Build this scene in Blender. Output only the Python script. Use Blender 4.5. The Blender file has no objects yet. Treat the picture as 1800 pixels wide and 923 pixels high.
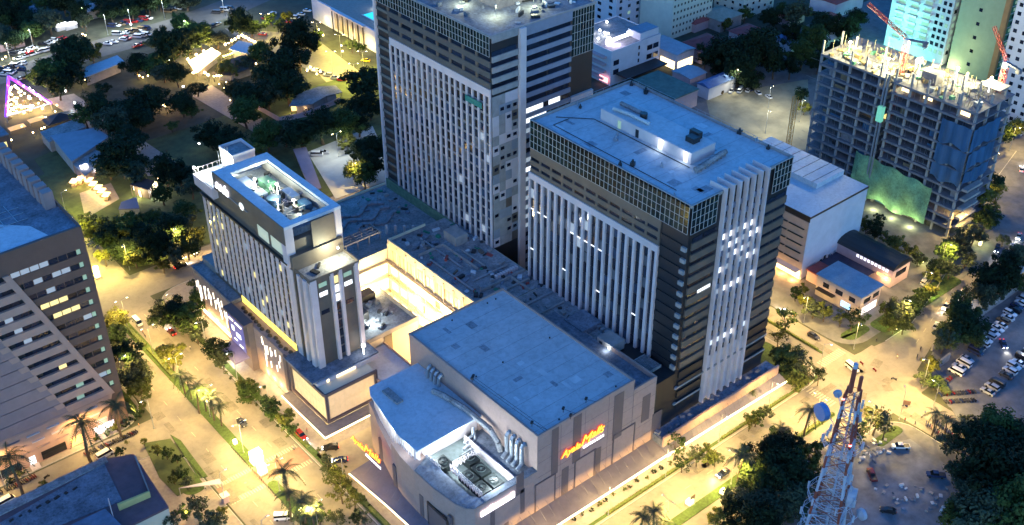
import bpy, bmesh, math, random
from mathutils import Vector, Matrix
random.seed(7)
SC = bpy.context.scene
COL = SC.collection
# ------------------------------------------------------------------ camera
FPX, PITCH, ROLL, YAW, HCAM = 2034.28, math.radians(34.0587), math.radians(-0.127), math.radians(50.1498), 230.0
_fw = Vector((math.cos(YAW)*math.cos(PITCH), math.sin(YAW)*math.cos(PITCH), -math.sin(PITCH)))
_r = _fw.cross(Vector((0, 0, 1))).normalized(); _u = _r.cross(_fw)
_c, _s = math.cos(ROLL), math.sin(ROLL)
_right = _c*_r + _s*_u; _up = -_s*_r + _c*_u
cam_d = bpy.data.cameras.new('camera'); cam = bpy.data.objects.new('camera', cam_d); COL.objects.link(cam)
cam.matrix_world = Matrix(((_right.x, _up.x, -_fw.x, 0), (_right.y, _up.y, -_fw.y, 0), (_right.z, _up.z, -_fw.z, HCAM), (0, 0, 0, 1)))
cam_d.sensor_width = 36.0; cam_d.lens = FPX*36.0/1800.0
cam_d.clip_start = 1.0; cam_d.clip_end = 9000.0
SC.camera = cam
# ------------------------------------------------------------------ dusk sky, no direct sun left
W = bpy.data.worlds.new('World'); SC.world = W; W.use_nodes = True
nt = W.node_tree; bg = nt.nodes['Background']
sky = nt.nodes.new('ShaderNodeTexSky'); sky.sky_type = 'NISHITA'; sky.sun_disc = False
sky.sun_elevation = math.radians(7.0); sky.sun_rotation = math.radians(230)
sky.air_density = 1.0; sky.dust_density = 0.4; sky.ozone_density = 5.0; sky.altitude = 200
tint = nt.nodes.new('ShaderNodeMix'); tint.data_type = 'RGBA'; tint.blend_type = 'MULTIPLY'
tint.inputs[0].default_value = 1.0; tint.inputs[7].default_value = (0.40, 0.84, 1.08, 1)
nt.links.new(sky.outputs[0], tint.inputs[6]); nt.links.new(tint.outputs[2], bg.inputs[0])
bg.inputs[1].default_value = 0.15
sun_d = bpy.data.lights.new('dusk_sun', 'SUN'); sun_d.energy = 0.17; sun_d.angle = math.radians(60); sun_d.color = (1.0, 0.72, 0.70)
sun = bpy.data.objects.new('dusk_sun', sun_d); COL.objects.link(sun); sun.location = (0, 0, 400)
sun.rotation_euler = Vector((0.74, 0.66, -0.16)).to_track_quat('-Z', 'Y').to_euler()   # afterglow from low behind the camera
vs = SC.view_settings; vs.view_transform = 'Standard'; vs.look = 'None'; vs.exposure = 2.0; vs.gamma = 1.0
SC.render.engine = 'CYCLES'
SC.cycles.use_denoising = True
SC.cycles.max_bounces = 5; SC.cycles.diffuse_bounces = 2; SC.cycles.glossy_bounces = 2; SC.cycles.transmission_bounces = 2
SC.cycles.sample_clamp_indirect = 4.0
SC.cycles.caustics_reflective = False; SC.cycles.caustics_refractive = False

# ------------------------------------------------------------------ helpers
def G(px, py, z=0.0):
    """point at height z seen at photo pixel (px, py)"""
    d = _fw + _right*((px-900.0)/FPX) - _up*((py-461.5)/FPX)
    t = (z-HCAM)/d.z
    return Vector((d.x*t, d.y*t, z))

MATS = {}
def M(name, col=(.5, .5, .5), rough=.8, var=.18, scale=.6, metal=0.0, em=None, es=0.0, bump=0.0, spec=None, detail=4, rnd=0.0, streak=0.0, stain=0.0):
    if name in MATS: return MATS[name]
    m = bpy.data.materials.new(name); m.use_nodes = True; n = m.node_tree; b = n.nodes['Principled BSDF']; L = n.links
    b.inputs['Roughness'].default_value = rough; b.inputs['Metallic'].default_value = metal
    if spec is not None: b.inputs['Specular IOR Level'].default_value = spec
    geo = n.nodes.new('ShaderNodeNewGeometry')
    c = (*col, 1)
    if var > 0:
        no = n.nodes.new('ShaderNodeTexNoise'); no.inputs['Scale'].default_value = scale; no.inputs['Detail'].default_value = detail
        no.inputs['Roughness'].default_value = .62
        if streak > 0:
            mp = n.nodes.new('ShaderNodeMapping'); mp.inputs['Scale'].default_value = (1, 1, streak)
            L.new(geo.outputs['Position'], mp.inputs['Vector']); L.new(mp.outputs[0], no.inputs['Vector'])
        else:
            L.new(geo.outputs['Position'], no.inputs['Vector'])
        ra = n.nodes.new('ShaderNodeValToRGB'); L.new(no.outputs['Fac'], ra.inputs['Fac'])
        ra.color_ramp.elements[0].position = .3; ra.color_ramp.elements[1].position = .72
        ra.color_ramp.elements[0].color = tuple(x*(1-var) for x in col)+(1,)
        ra.color_ramp.elements[1].color = tuple(min(1, x*(1+var)) for x in col)+(1,)
        src = ra.outputs['Color']
        if stain > 0:      # blotches, drips and hairline cracks
            n2 = n.nodes.new('ShaderNodeTexNoise'); n2.inputs['Scale'].default_value = scale*5.5; n2.inputs['Detail'].default_value = 9; n2.inputs['Roughness'].default_value = .72; n2.inputs['Distortion'].default_value = .6
            L.new(geo.outputs['Position'], n2.inputs['Vector'])
            vo = n.nodes.new('ShaderNodeTexVoronoi'); vo.feature = 'DISTANCE_TO_EDGE'; vo.inputs['Scale'].default_value = .05
            ad = n.nodes.new('ShaderNodeVectorMath'); ad.operation = 'MULTIPLY_ADD'; ad.inputs[1].default_value = (3, 3, 3)
            L.new(n2.outputs['Color'], ad.inputs[0]); L.new(geo.outputs['Position'], ad.inputs[2]); L.new(ad.outputs[0], vo.inputs['Vector'])
            r2 = n.nodes.new('ShaderNodeValToRGB'); r2.color_ramp.elements[0].position = .36; r2.color_ramp.elements[1].position = .56
            r2.color_ramp.elements[0].color = (1-stain,)*3+(1,); r2.color_ramp.elements[1].color = (1, 1, 1, 1); L.new(n2.outputs['Fac'], r2.inputs[0])
            r3 = n.nodes.new('ShaderNodeValToRGB'); r3.color_ramp.elements[0].position = .0; r3.color_ramp.elements[1].position = .012
            r3.color_ramp.elements[0].color = (1-stain*.55,)*3+(1,); r3.color_ramp.elements[1].color = (1, 1, 1, 1); L.new(vo.outputs['Distance'], r3.inputs[0])
            for r_ in (r2, r3):
                mm = n.nodes.new('ShaderNodeMix'); mm.data_type = 'RGBA'; mm.blend_type = 'MULTIPLY'; mm.inputs[0].default_value = 1
                L.new(src, mm.inputs[6]); L.new(r_.outputs[0], mm.inputs[7]); src = mm.outputs[2]
        if rnd > 0:
            oi = n.nodes.new('ShaderNodeObjectInfo'); mr = n.nodes.new('ShaderNodeMapRange')
            mr.inputs['To Min'].default_value = 1-rnd; mr.inputs['To Max'].default_value = 1+rnd
            L.new(oi.outputs['Random'], mr.inputs['Value'])
            vm = n.nodes.new('ShaderNodeVectorMath'); vm.operation = 'SCALE'
            L.new(src, vm.inputs[0]); L.new(mr.outputs[0], vm.inputs['Scale']); src = vm.outputs[0]
        L.new(src, b.inputs['Base Color'])
        if bump > 0:
            bp = n.nodes.new('ShaderNodeBump'); bp.inputs['Strength'].default_value = bump; bp.inputs['Distance'].default_value = .1
            L.new(no.outputs['Fac'], bp.inputs['Height']); L.new(bp.outputs[0], b.inputs['Normal'])
    else:
        b.inputs['Base Color'].default_value = c
    if em is not None:
        b.inputs['Emission Color'].default_value = (*em, 1); b.inputs['Emission Strength'].default_value = es
    MATS[name] = m
    return m

class MB:
    """collects boxes, prisms, tubes into one mesh"""
    def __init__(s): s.v = []; s.f = []
    def add(s, vs_, fs):
        o = len(s.v); s.v.extend(vs_); s.f.extend([tuple(i+o for i in f) for f in fs]); return s
    def box(s, x0, x1, y0, y1, z0, z1):
        if x1 < x0: x0, x1 = x1, x0
        if y1 < y0: y0, y1 = y1, y0
        if z1 < z0: z0, z1 = z1, z0
        return s.add([(x0, y0, z0), (x1, y0, z0), (x1, y1, z0), (x0, y1, z0), (x0, y0, z1), (x1, y0, z1), (x1, y1, z1), (x0, y1, z1)],
                     [(0, 3, 2, 1), (4, 5, 6, 7), (0, 1, 5, 4), (1, 2, 6, 5), (2, 3, 7, 6), (3, 0, 4, 7)])
    def cbox(s, c, dx, dy, dz, rz=0.0):
        """box on centre c (x,y,zbase), turned by rz"""
        ca, sa = math.cos(rz), math.sin(rz); q = []
        for z in (0, dz):
            for a, b in ((-1, -1), (1, -1), (1, 1), (-1, 1)):
                x, y = a*dx/2, b*dy/2
                q.append((c[0]+x*ca-y*sa, c[1]+x*sa+y*ca, c[2]+z))
        return s.add(q, [(0, 3, 2, 1), (4, 5, 6, 7), (0, 1, 5, 4), (1, 2, 6, 5), (2, 3, 7, 6), (3, 0, 4, 7)])
    def prism(s, poly, z0, z1, top=None):
        a = sum(poly[i][0]*poly[(i+1) % len(poly)][1]-poly[(i+1) % len(poly)][0]*poly[i][1] for i in range(len(poly)))
        if a < 0: poly = poly[::-1]; top = top[::-1] if top else None
        n = len(poly); t = top or poly
        q = [(p[0], p[1], z0) for p in poly]+[(p[0], p[1], z1) for p in t]
        return s.add(q, [tuple(range(n-1, -1, -1)), tuple(range(n, 2*n))]+[(i, (i+1) % n, n+(i+1) % n, n+i) for i in range(n)])
    def tube(s, p, q, r, n=6, r2=None, cap=True):
        p = Vector(p); q = Vector(q); d = (q-p)
        if d.length < 1e-6: return s
        d.normalize(); a = d.cross(Vector((0, 0, 1)) if abs(d.z) < .9 else Vector((1, 0, 0))).normalized(); b = d.cross(a)
        r2 = r if r2 is None else r2; vs_ = []
        for c, rr in ((p, r), (q, r2)):
            for i in range(n):
                t = 2*math.pi*i/n; vs_.append(tuple(c+a*(rr*math.cos(t))+b*(rr*math.sin(t))))
        fs = [(i, n+i, n+(i+1) % n, (i+1) % n) for i in range(n)]
        if cap: fs += [tuple(range(n)), tuple(range(2*n-1, n-1, -1))]
        return s.add(vs_, fs)
    def path(s, pts, r, n=6):
        for a, b in zip(pts, pts[1:]): s.tube(a, b, r, n)
        return s
    def quad(s, a, b, c, d): return s.add([tuple(a), tuple(b), tuple(c), tuple(d)], [(0, 1, 2, 3)])
    def sheet(s, poly, z):
        a = sum(poly[i][0]*poly[(i+1) % len(poly)][1]-poly[(i+1) % len(poly)][0]*poly[i][1] for i in range(len(poly)))
        if a < 0: poly = poly[::-1]
        return s.add([(p[0], p[1], z) for p in poly], [tuple(range(len(poly)))])
    def dome(s, c, rx, ry, rz, n=10, m=5, full=False):
        vs_ = []; fs = []; lo = -m if full else 0
        rows = list(range(lo, m+1))
        for k in rows:
            t = math.pi/2*k/m
            for i in range(n):
                p = 2*math.pi*i/n
                vs_.append((c[0]+rx*math.cos(t)*math.cos(p), c[1]+ry*math.cos(t)*math.sin(p), c[2]+rz*math.sin(t)))
        for k in range(len(rows)-1):
            for i in range(n): fs.append((k*n+i, k*n+(i+1) % n, (k+1)*n+(i+1) % n, (k+1)*n+i))
        return s.add(vs_, fs)
    # facade boxes: face = ('B', X) looks towards -x with u = y ; ('A', Y) looks towards -y with u = x
    def fb(s, face, u0, u1, v0, v1, d0, d1):
        k, P_ = face
        if k == 'B': return s.box(P_-d1, P_-d0, u0, u1, v0, v1)
        return s.box(u0, u1, P_-d1, P_-d0, v0, v1)
    def mesh(s, name, mat, off=(0, 0, 0), smooth=False):
        me = bpy.data.meshes.new(name)
        o = off
        me.from_pydata([(a-o[0], b-o[1], c-o[2]) for a, b, c in s.v], [], s.f)
        me.materials.append(mat)
        if smooth: me.shade_smooth()
        return me

def thing(name, label, cat, loc=(0, 0, 0), group=None, rz=0.0):
    o = bpy.data.objects.new(name, None); COL.objects.link(o); o.empty_display_size = .5
    o.location = loc; o.rotation_euler = (0, 0, rz); o['label'] = label; o['category'] = cat
    if group: o['group'] = group
    return o
def link(name, me, parent=None, loc=(0, 0, 0), rz=0.0, label=None, kind=None):
    o = bpy.data.objects.new(name, me); COL.objects.link(o); o.location = loc
    if rz: o.rotation_euler = (0, 0, rz)
    if parent is not None: o.parent = parent
    if label: o['label'] = label
    if kind: o['kind'] = kind
    return o
def wloc(o):
    v = Vector((0, 0, 0))
    while o is not None: v = v+Vector(o.location); o = o.parent
    return v
def part(parent, name, mb, mat, label=None, kind=None, smooth=False):
    """mb in world coordinates, becomes a child (roots here are never turned)"""
    off = wloc(parent)
    return link(name, mb.mesh(name, mat, off, smooth), parent, (0, 0, 0), 0, label, kind)
def single(name, mb, mat, label, cat, group=None, kind=None, smooth=False):
    cx = sum(v[0] for v in mb.v)/len(mb.v); cy = sum(v[1] for v in mb.v)/len(mb.v); cz = min(v[2] for v in mb.v)
    o = link(name, mb.mesh(name, mat, (cx, cy, cz), smooth), None, (cx, cy, cz))
    o['label'] = label; o['category'] = cat
    if group: o['group'] = group
    if kind: o['kind'] = kind
    return o
def struct(name, mb, mat):
    return link(name, mb.mesh(name, mat), None, kind='structure')
_pc = {}
def piece(parent, name, face, u0, u1, v0, v1, d0, d1, mat):
    """a small box on a facade as an object of its own, mesh shared between equal sizes"""
    du, dv, dd = round(u1-u0, 3), round(v1-v0, 3), round(d1-d0, 3)
    key = (name, face[0], du, dv, dd, mat.name)
    me = _pc.get(key)
    if me is None:
        b = MB()
        if face[0] == 'B': b.box(-dd, 0, 0, du, 0, dv)
        else: b.box(0, du, -dd, 0, 0, dv)
        me = _pc[key] = b.mesh(name, mat)
    k, P_ = face
    loc = Vector((P_-d0, u0, v0)) if k == 'B' else Vector((u0, P_-d0, v0))
    return link(name, me, parent, loc-wloc(parent))
def boxpiece(parent, name, x0, x1, y0, y1, z0, z1, mat):
    key = (name, round(x1-x0, 3), round(y1-y0, 3), round(z1-z0, 3), mat.name)
    me = _pc.get(key)
    if me is None:
        me = _pc[key] = MB().box(0, x1-x0, 0, y1-y0, 0, z1-z0).mesh(name, mat)
    return link(name, me, parent, Vector((x0, y0, z0))-wloc(parent))
def copy_tree(o, parent=None):
    c = o.copy(); COL.objects.link(c); c.parent = parent
    for ch in o.children: copy_tree(ch, c)
    return c
def lamp(parent, name, loc, power, col, kind='SPOT', size=.35, angle=160, blend=.6):
    d = bpy.data.lights.new(name, kind); d.energy = power; d.color = col
    if kind == 'SPOT': d.spot_size = math.radians(angle); d.spot_blend = blend; d.shadow_soft_size = size
    elif kind == 'POINT': d.shadow_soft_size = size
    o = bpy.data.objects.new(name, d); COL.objects.link(o)
    if parent is not None: o.parent = parent; o.location = Vector(loc)-wloc(parent)
    else: o.location = loc
    return o
def text_mesh(txt, size, mat, shear=0.0, depth=.12, align='LEFT', bold=0.0):
    cu = bpy.data.curves.new('lettering', 'FONT'); cu.body = txt; cu.size = size; cu.extrude = depth; cu.shear = shear; cu.align_x = align; cu.offset = bold
    ob = bpy.data.objects.new('lettering', cu); COL.objects.link(ob)
    dg = bpy.context.evaluated_depsgraph_get(); dg.update()
    me = bpy.data.meshes.new_from_object(ob.evaluated_get(dg)); COL.objects.unlink(ob); bpy.data.objects.remove(ob); bpy.data.curves.remove(cu)
    me.materials.clear(); me.materials.append(mat)
    return me
WARM = (1.0, .665, .185); SODIUM = (1.0, .60, .18); COOL = (.86, .95, 1.0); CREAM = (1.0, .78, .44)

# ------------------------------------------------------------------ materials
m_soil = M('soil', (.05, .055, .035), .95, .45, .12, bump=.3)
m_grass = M('grass_verge', (.05, .085, .018), .95, .4, 1.2, bump=.4)
m_lawn = M('lawn', (.055, .075, .025), .95, .4, .25, bump=.3)
m_road = M('road_concrete', (.19, .17, .15), .85, .16, .10, bump=.05, detail=7, stain=.16)
m_asph = M('asphalt', (.085, .082, .08), .85, .2, .3)
m_pave = M('paving', (.26, .22, .19), .85, .18, .8)
m_pink = M('paving_red', (.26, .14, .11), .85, .15, .8)
m_lot = M('lot_gravel', (.13, .13, .135), .9, .3, .25, bump=.2)
m_kerb = M('kerb', (.34, .33, .31), .8, .15, 1)
m_paint = M('road_paint', (.36, .32, .24), .7, .3, 2)
m_wht = M('white_cladding', (.52, .445, .44), .55, .10, .2)
m_roofm = M('roof_membrane', (.42, .46, .48), .7, .10, .10, detail=6, stain=.22)
m_roofw = M('roof_pale', (.50, .53, .56), .7, .08, .15, detail=6, stain=.2)
m_roofd = M('roof_dark', (.16, .18, .22), .8, .4, .22, detail=6, stain=.5)
m_roofg = M('roof_grey', (.27, .26, .26), .8, .35, .25, detail=6, stain=.5)
m_conc = M('concrete', (.27, .25, .235), .85, .2, .4)
m_concd = M('concrete_raw', (.16, .15, .16), .9, .25, .5)
m_beige = M('mall_stucco', (.36, .245, .205), .8, .08, .2, stain=.12)
m_mauve = M('mall_panel', (.13, .092, .09), .75, .06, .4)
m_brown = M('brown_cladding', (.115, .090, .068), .6, .18, .2)
m_slate = M('slate_cladding', (.014, .014, .016), .5, .2, .3)
m_glass = M('dark_glass', (.012, .016, .028), .10, .3, .3, spec=.7, rnd=.5)
m_glassb = M('glass_blinds', (.07, .075, .085), .35, .3, .6, rnd=.5)
m_glassc = M('glass_reflecting', (.025, .04, .07), .08, .3, .2, spec=.9, rnd=.5)
m_glass2 = M('crown_glass', (.012, .022, .018), .12, .8, .15, spec=.4)
m_mull = M('mullion', (.40, .38, .36), .5, .05, 1)
m_steel = M('galvanised_steel', (.33, .35, .38), .45, .15, 1, metal=.6)
m_black = M('black_metal', (.02, .02, .022), .5, .1, 2)
m_litw = M('window_lit_white', (.5, .5, .5), .5, 0, em=(.88, .95, 1.0), es=.50)
m_litd = M('window_lit_dim', (.1, .12, .15), .3, 0, em=(.62, .78, .95), es=.12)
m_lity = M('window_lit_yellow', (.4, .35, .2), .5, 0, em=(1.0, .78, .25), es=.32)
m_litg = M('window_lit_green', (.2, .3, .2), .5, 0, em=(.55, .85, .65), es=.09)
m_strip = M('strip_light_warm', (.8, .7, .5), .5, 0, em=(1.0, .78, .38), es=2.6)
m_stripw = M('strip_light_white', (.9, .9, .9), .5, 0, em=(.95, .98, 1.0), es=2.0)
m_bulb = M('bulb_warm', (.9, .7, .4), .5, 0, em=(1.0, .70, .28), es=6.0)
m_bulbw = M('bulb_white', (.9, .95, 1), .5, 0, em=(.95, 1.0, 1.0), es=8.0)
m_lampg = M('lamp_lens', (.9, .8, .5), .5, 0, em=(1.0, .72, .30), es=30.0)
m_leaf = [M('leaf_%s' % k, c, .75, .5, .9, rnd=.3, spec=.12) for k, c in (('deep', (.013, .026, .010)), ('mid', (.042, .070, .018)), ('olive', (.068, .082, .020)), ('yellow', (.085, .090, .018)), ('grey', (.048, .062, .034)))]
m_palm = M('palm_leaf', (.030, .052, .013), .7, .35, .8, rnd=.2)
m_bark = M('bark', (.085, .06, .04), .95, .3, 2, bump=.4)
m_hedge = M('hedge_leaf', (.085, .11, .02), .7, .4, 2)
# ------------------------------------------------------------------ ground, streets, pavements
def GP(*pts, z=0.0): return [G(a, b, z)[:2] for a, b in pts]
struct('ground', MB().sheet([(-3000, -3000), (4000, -3000), (4000, 4000), (-3000, 4000)], 0), m_soil)
struct('road', MB().box(-60, 276, 127, 150.7, -.2, .010), m_road)                      # main avenue beside the mall
struct('road', MB().box(84, 110.6, 20, 430, -.2, .014), m_road)                        # boulevard beside the hotel
struct('road', MB().box(253.5, 267.5, 20, 330, -.2, .018), m_road)                     # side street behind the striped tower
struct('road', MB().box(80, 310, 325, 341, -.2, .022), m_road)                         # back street
struct('road', MB().box(-90, 88, 252.5, 266.5, -.2, .026), m_road)                     # street between the left buildings
_rn = [(262, 152), (281, 149), (295, 149), (315, 154), (342, 162), (362, 170), (395, 181), (430, 190), (480, 200)]
_rs = [(260, 120), (268, 127), (276, 134), (297, 140), (323, 146), (346, 150), (377, 158), (418, 172), (482, 184)]
struct('road', MB().prism(_rn+_rs[::-1], -.2, .030), m_road)
struct('road', MB().prism(GP((395, 50), (545, 60), (690, 170), (640, 215), (560, 130), (430, 75)), -.2, .012), m_road)
struct('road', MB().prism(GP((0, 125), (130, 82), (300, 33), (460, -25), (520, -20), (420, 25), (300, 66), (150, 108), (0, 148)), -.2, .010), m_asph)

def rounded(x0, x1, y0, y1, r, n=6):
    """r: radius per corner (x0y0, x1y0, x1y1, x0y1)"""
    P_ = []
    for (cx, cy, a0), rr in zip(((x0, y0, 180), (x1, y0, 270), (x1, y1, 0), (x0, y1, 90)), r):
        sx = 1 if cx == x0 else -1; sy = 1 if cy == y0 else -1
        for k in range(n+1):
            a = math.radians(a0+90*k/n)
            P_.append((cx+sx*rr+rr*math.cos(a), cy+sy*rr+rr*math.sin(a)))
    return P_
def block(poly, mat=m_pave, h=.13):
    struct('pavement', MB().prism(poly, -.2, h), mat)
block(rounded(111, 253, 151, 324.5, (6, 9, 6, 10)))                       # mall block
block(rounded(268, 560, 153, 330, (9, 3, 3, 3)), m_lot)
block([(268.5, 20), (268.5, 118), (274, 127), (279, 133)]+[(297, 139.4), (323, 145.4), (346, 149.4), (377, 157.4), (418, 171.4), (482, 183.4), (560, 190), (560, 20)], m_lot, .12)
block(rounded(40, 252.5, -40, 126.5, (3, 14, 8, 3)), m_lot, .12)
block(rounded(-140, 83.2, 267.3, 430, (3, 10, 10, 3)))
block(rounded(-140, 83.2, 152, 252, (3, 10, 9, 3)))
block(rounded(111.2, 330, 342, 430, (10, 3, 3, 3)), m_lawn, .12)
# kerbs of the main blocks: thin raised rims
def kerb(pts, w=.25, h=.2, closed=False):
    b = MB(); pp = pts+[pts[0]] if closed else pts
    for p, q in zip(pp, pp[1:]):
        d = Vector((q[0]-p[0], q[1]-p[1])); L = d.length
        if L < .01: continue
        b.cbox(((p[0]+q[0])/2, (p[1]+q[1])/2, 0), L+.1, w, h, math.atan2(d.y, d.x))
    return b
struct('kerb', kerb(rounded(110.9, 253.1, 150.9, 324.6, (6, 9, 6, 10)), closed=True), m_kerb)
struct('kerb', kerb(rounded(-140, 83.3, 267.2, 430, (3, 10, 10, 3)), h=.21, closed=True), m_kerb)
struct('kerb', kerb(rounded(-140, 83.3, 152, 252.1, (3, 10, 9, 3)), h=.22, closed=True), m_kerb)
struct('kerb', kerb(_rn[1:-1], h=.21), m_kerb)
struct('kerb', kerb(rounded(40, 252.6, -40, 126.6, (3, 14, 8, 3)), h=.2, closed=True), m_kerb)
# medians and verges
def verge(name, poly, mat, h=.16, z0=-.1):
    struct(name, MB().prism(poly, z0, h), mat)
verge('median', rounded(95.6, 98.6, 165, 221, (1.3,)*4), m_grass)
verge('median', rounded(95.6, 98.6, 229, 320, (1.3,)*4), m_grass)
verge('median', rounded(150, 212, 136.8, 139.8, (1.3,)*4), m_grass)
verge('median', rounded(222, 240, 137.4, 139.2, (.8,)*4), m_grass)
verge('median', rounded(260.0, 260.9, 158, 215, (.4,)*4), m_grass)
verge('lawn', rounded(113, 250, 151.6, 152.6, (.4,)*4), m_grass, .2)
verge('lawn', rounded(111.5, 113.4, 156, 300, (.6,)*4), m_grass, .2)
verge('lawn', rounded(240, 251.5, 153, 175, (3, 8, 3, 3)), m_grass, .19)
verge('lawn', rounded(271.5, 283, 155.6, 160.5, (4, 2, 2, 2)), m_grass, .19)
verge('lawn', rounded(284, 330, 151.6, 158, (2, 2, 2, 2)), m_grass, .205)
verge('lawn', rounded(76.5, 82.5, 230, 249.5, (3, 2, 6, 3)), m_grass, .2)
verge('lawn', GP((252, 780), (300, 772), (340, 830), (345, 855), (312, 873), (280, 840)), m_lawn, .24)
verge('lawn', GP((300, 765), (318, 775), (365, 838), (350, 842)), m_grass, .22)
verge('lawn', rounded(77.5, 82.4, 272, 330, (4, 3, 3, 2)), m_grass, .2)
verge('lawn', rounded(112, 132, 343, 352, (9, 2, 2, 2)), m_grass, .2)
verge('lawn', rounded(238, 249.5, 120.2, 123.6, (1.5, 1.5, 1.6, 1.5)), m_grass, .2)
verge('lawn', GP((60, 280), (150, 240), (240, 330), (265, 355), (160, 420)), m_lawn, .1)
verge('plaza', GP((540, 268), (655, 222), (690, 300), (680, 318), (590, 350)), M('plaza_paving', (.36, .37, .36), .85, .12, .2), .15)
verge('path', GP((140, 340), (195, 322), (210, 350), (150, 385)), m_pave, .14)
verge('path', GP((330, 165), (372, 150), (470, 215), (445, 232)), m_pave, .14)
verge('path', GP((80, 175), (130, 165), (330, 300), (260, 310), (150, 220)), m_pave, .13)
verge('path', GP((395, 440), (330, 470), (300, 475), (345, 440)), m_pave, .17)
# flat-laid forecourts
verge('forecourt', [(112.4, 206), (134, 206), (134, 222), (112.4, 222)], M('forecourt_paving', (.33, .27, .17), .8, .15, .5), .20)
verge('parking_lot', GP((1655, 690), (1800, 545), (1990, 560), (1860, 760), (1720, 800)), m_lot, .15)
verge('yard', GP((1480, 800), (1600, 772), (1680, 830), (1720, 923), (1500, 960)), M('yard_dirt', (.15, .16, .175), .95, .45, .18, detail=6), .15)
verge('yard', GP((1240, 170), (1420, 140), (1425, 260), (1395, 270), (1250, 215)), M('yard_sand', (.24, .22, .15), .95, .3, .12, detail=6), .15)
# zebra crossings and lane lines
zb = [link('zebra_stripe', MB().box(-.25, .25, -1.5, 1.5, 0, .008).mesh('zebra_stripe', m_paint), None, (0, 0, 0), kind='structure')]
COL.objects.unlink(zb[0]); bpy.data.objects.remove(zb[0])
def zebra(x0, x1, y0, y1, n, along='x', z=.034):
    b = MB()
    for i in range(n):
        t = (i+.5)/n
        if along == 'x': c = x0+(x1-x0)*t; w = (x1-x0)/n*.27; b.box(c-w, c+w, y0, y1, z, z+.012)
        else: c = y0+(y1-y0)*t; w = (y1-y0)/n*.27; b.box(x0, x1, c-w, c+w, z, z+.012)
    struct('zebra_crossing', b, m_paint)
struct('crossing_bed', MB().box(84.2, 110.4, 222.0, 228.0, -.1, .036), m_pink)
zebra(84.5, 95.3, 228.2, 229.8, 14, z=.03); zebra(98.8, 110.3, 228.2, 229.8, 14, z=.03)
zebra(84.5, 95.3, 220.0, 221.7, 14, z=.03); zebra(98.8, 110.3, 220.0, 221.7, 14, z=.03)
zebra(241.5, 244.5, 128, 137, 10, 'y'); zebra(241.5, 244.5, 140.5, 150, 10, 'y'); zebra(255, 266.5, 153.5, 156.5, 12)
def patches(mat, items):
    b = MB()
    for (x, y, w, h, r) in items: b.cbox((x, y, .031), w, h, .012, r)
    struct('road_patch', b, mat)
_rp = random.Random(11)
patches(M('road_patch_dark', (.155, .138, .12), .9, .2, .4, stain=.3), [(_rp.uniform(99.5, 109.5), _rp.uniform(175, 320), _rp.uniform(1.2, 3.2), _rp.uniform(2, 7), 0) for i in range(14)]+[(_rp.uniform(85, 94), _rp.uniform(175, 320), _rp.uniform(1.2, 3.2), _rp.uniform(2, 7), 0) for i in range(12)]+[(_rp.uniform(120, 250), _rp.uniform(141, 149), _rp.uniform(2, 8), _rp.uniform(1.2, 3), 0) for i in range(14)]+[(_rp.uniform(255, 266), _rp.uniform(100, 220), _rp.uniform(1.2, 3), _rp.uniform(2, 7), 0) for i in range(14)]+[(_rp.uniform(240, 275), _rp.uniform(122, 148), _rp.uniform(2, 5), _rp.uniform(1, 3), _rp.random()) for i in range(8)])
def manholes():
    b = MB()
    for (x, y) in [(_rp.uniform(85, 109), _rp.uniform(175, 320)) for i in range(12)]+[(_rp.uniform(120, 270), _rp.uniform(128, 149)) for i in range(14)]: b.tube((x, y, .03), (x, y, .046), .42, 10)
    struct('manhole_covers', b, m_concd)
manholes()
lb = MB()
for y in range(170, 318, 9):
    if 216 < y < 232: continue
    lb.box(104.4, 104.55, y, y+2.6, .03, .036); lb.box(89.6, 89.75, y, y+2.6, .03, .036)
for x in range(120, 236, 9): lb.box(x, x+2.6, 145.2, 145.35, .03, .036); lb.box(x, x+2.6, 132.2, 132.35, .03, .036)
for i in range(2, len(_rn)-2):
    a = Vector(((_rn[i][0]+_rs[i][0])/2, (_rn[i][1]+_rs[i][1])/2)); c = Vector(((_rn[i+1][0]+_rs[i+1][0])/2, (_rn[i+1][1]+_rs[i+1][1])/2))
    n = int((c-a).length/6)
    for k in range(n):
        q = a.lerp(c, (k+.5)/max(1, n)); lb.cbox((q.x, q.y, .034), 2.6, .15, .006, math.atan2(c.y-a.y, c.x-a.x))
struct('lane_marking', lb, m_paint)
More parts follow.
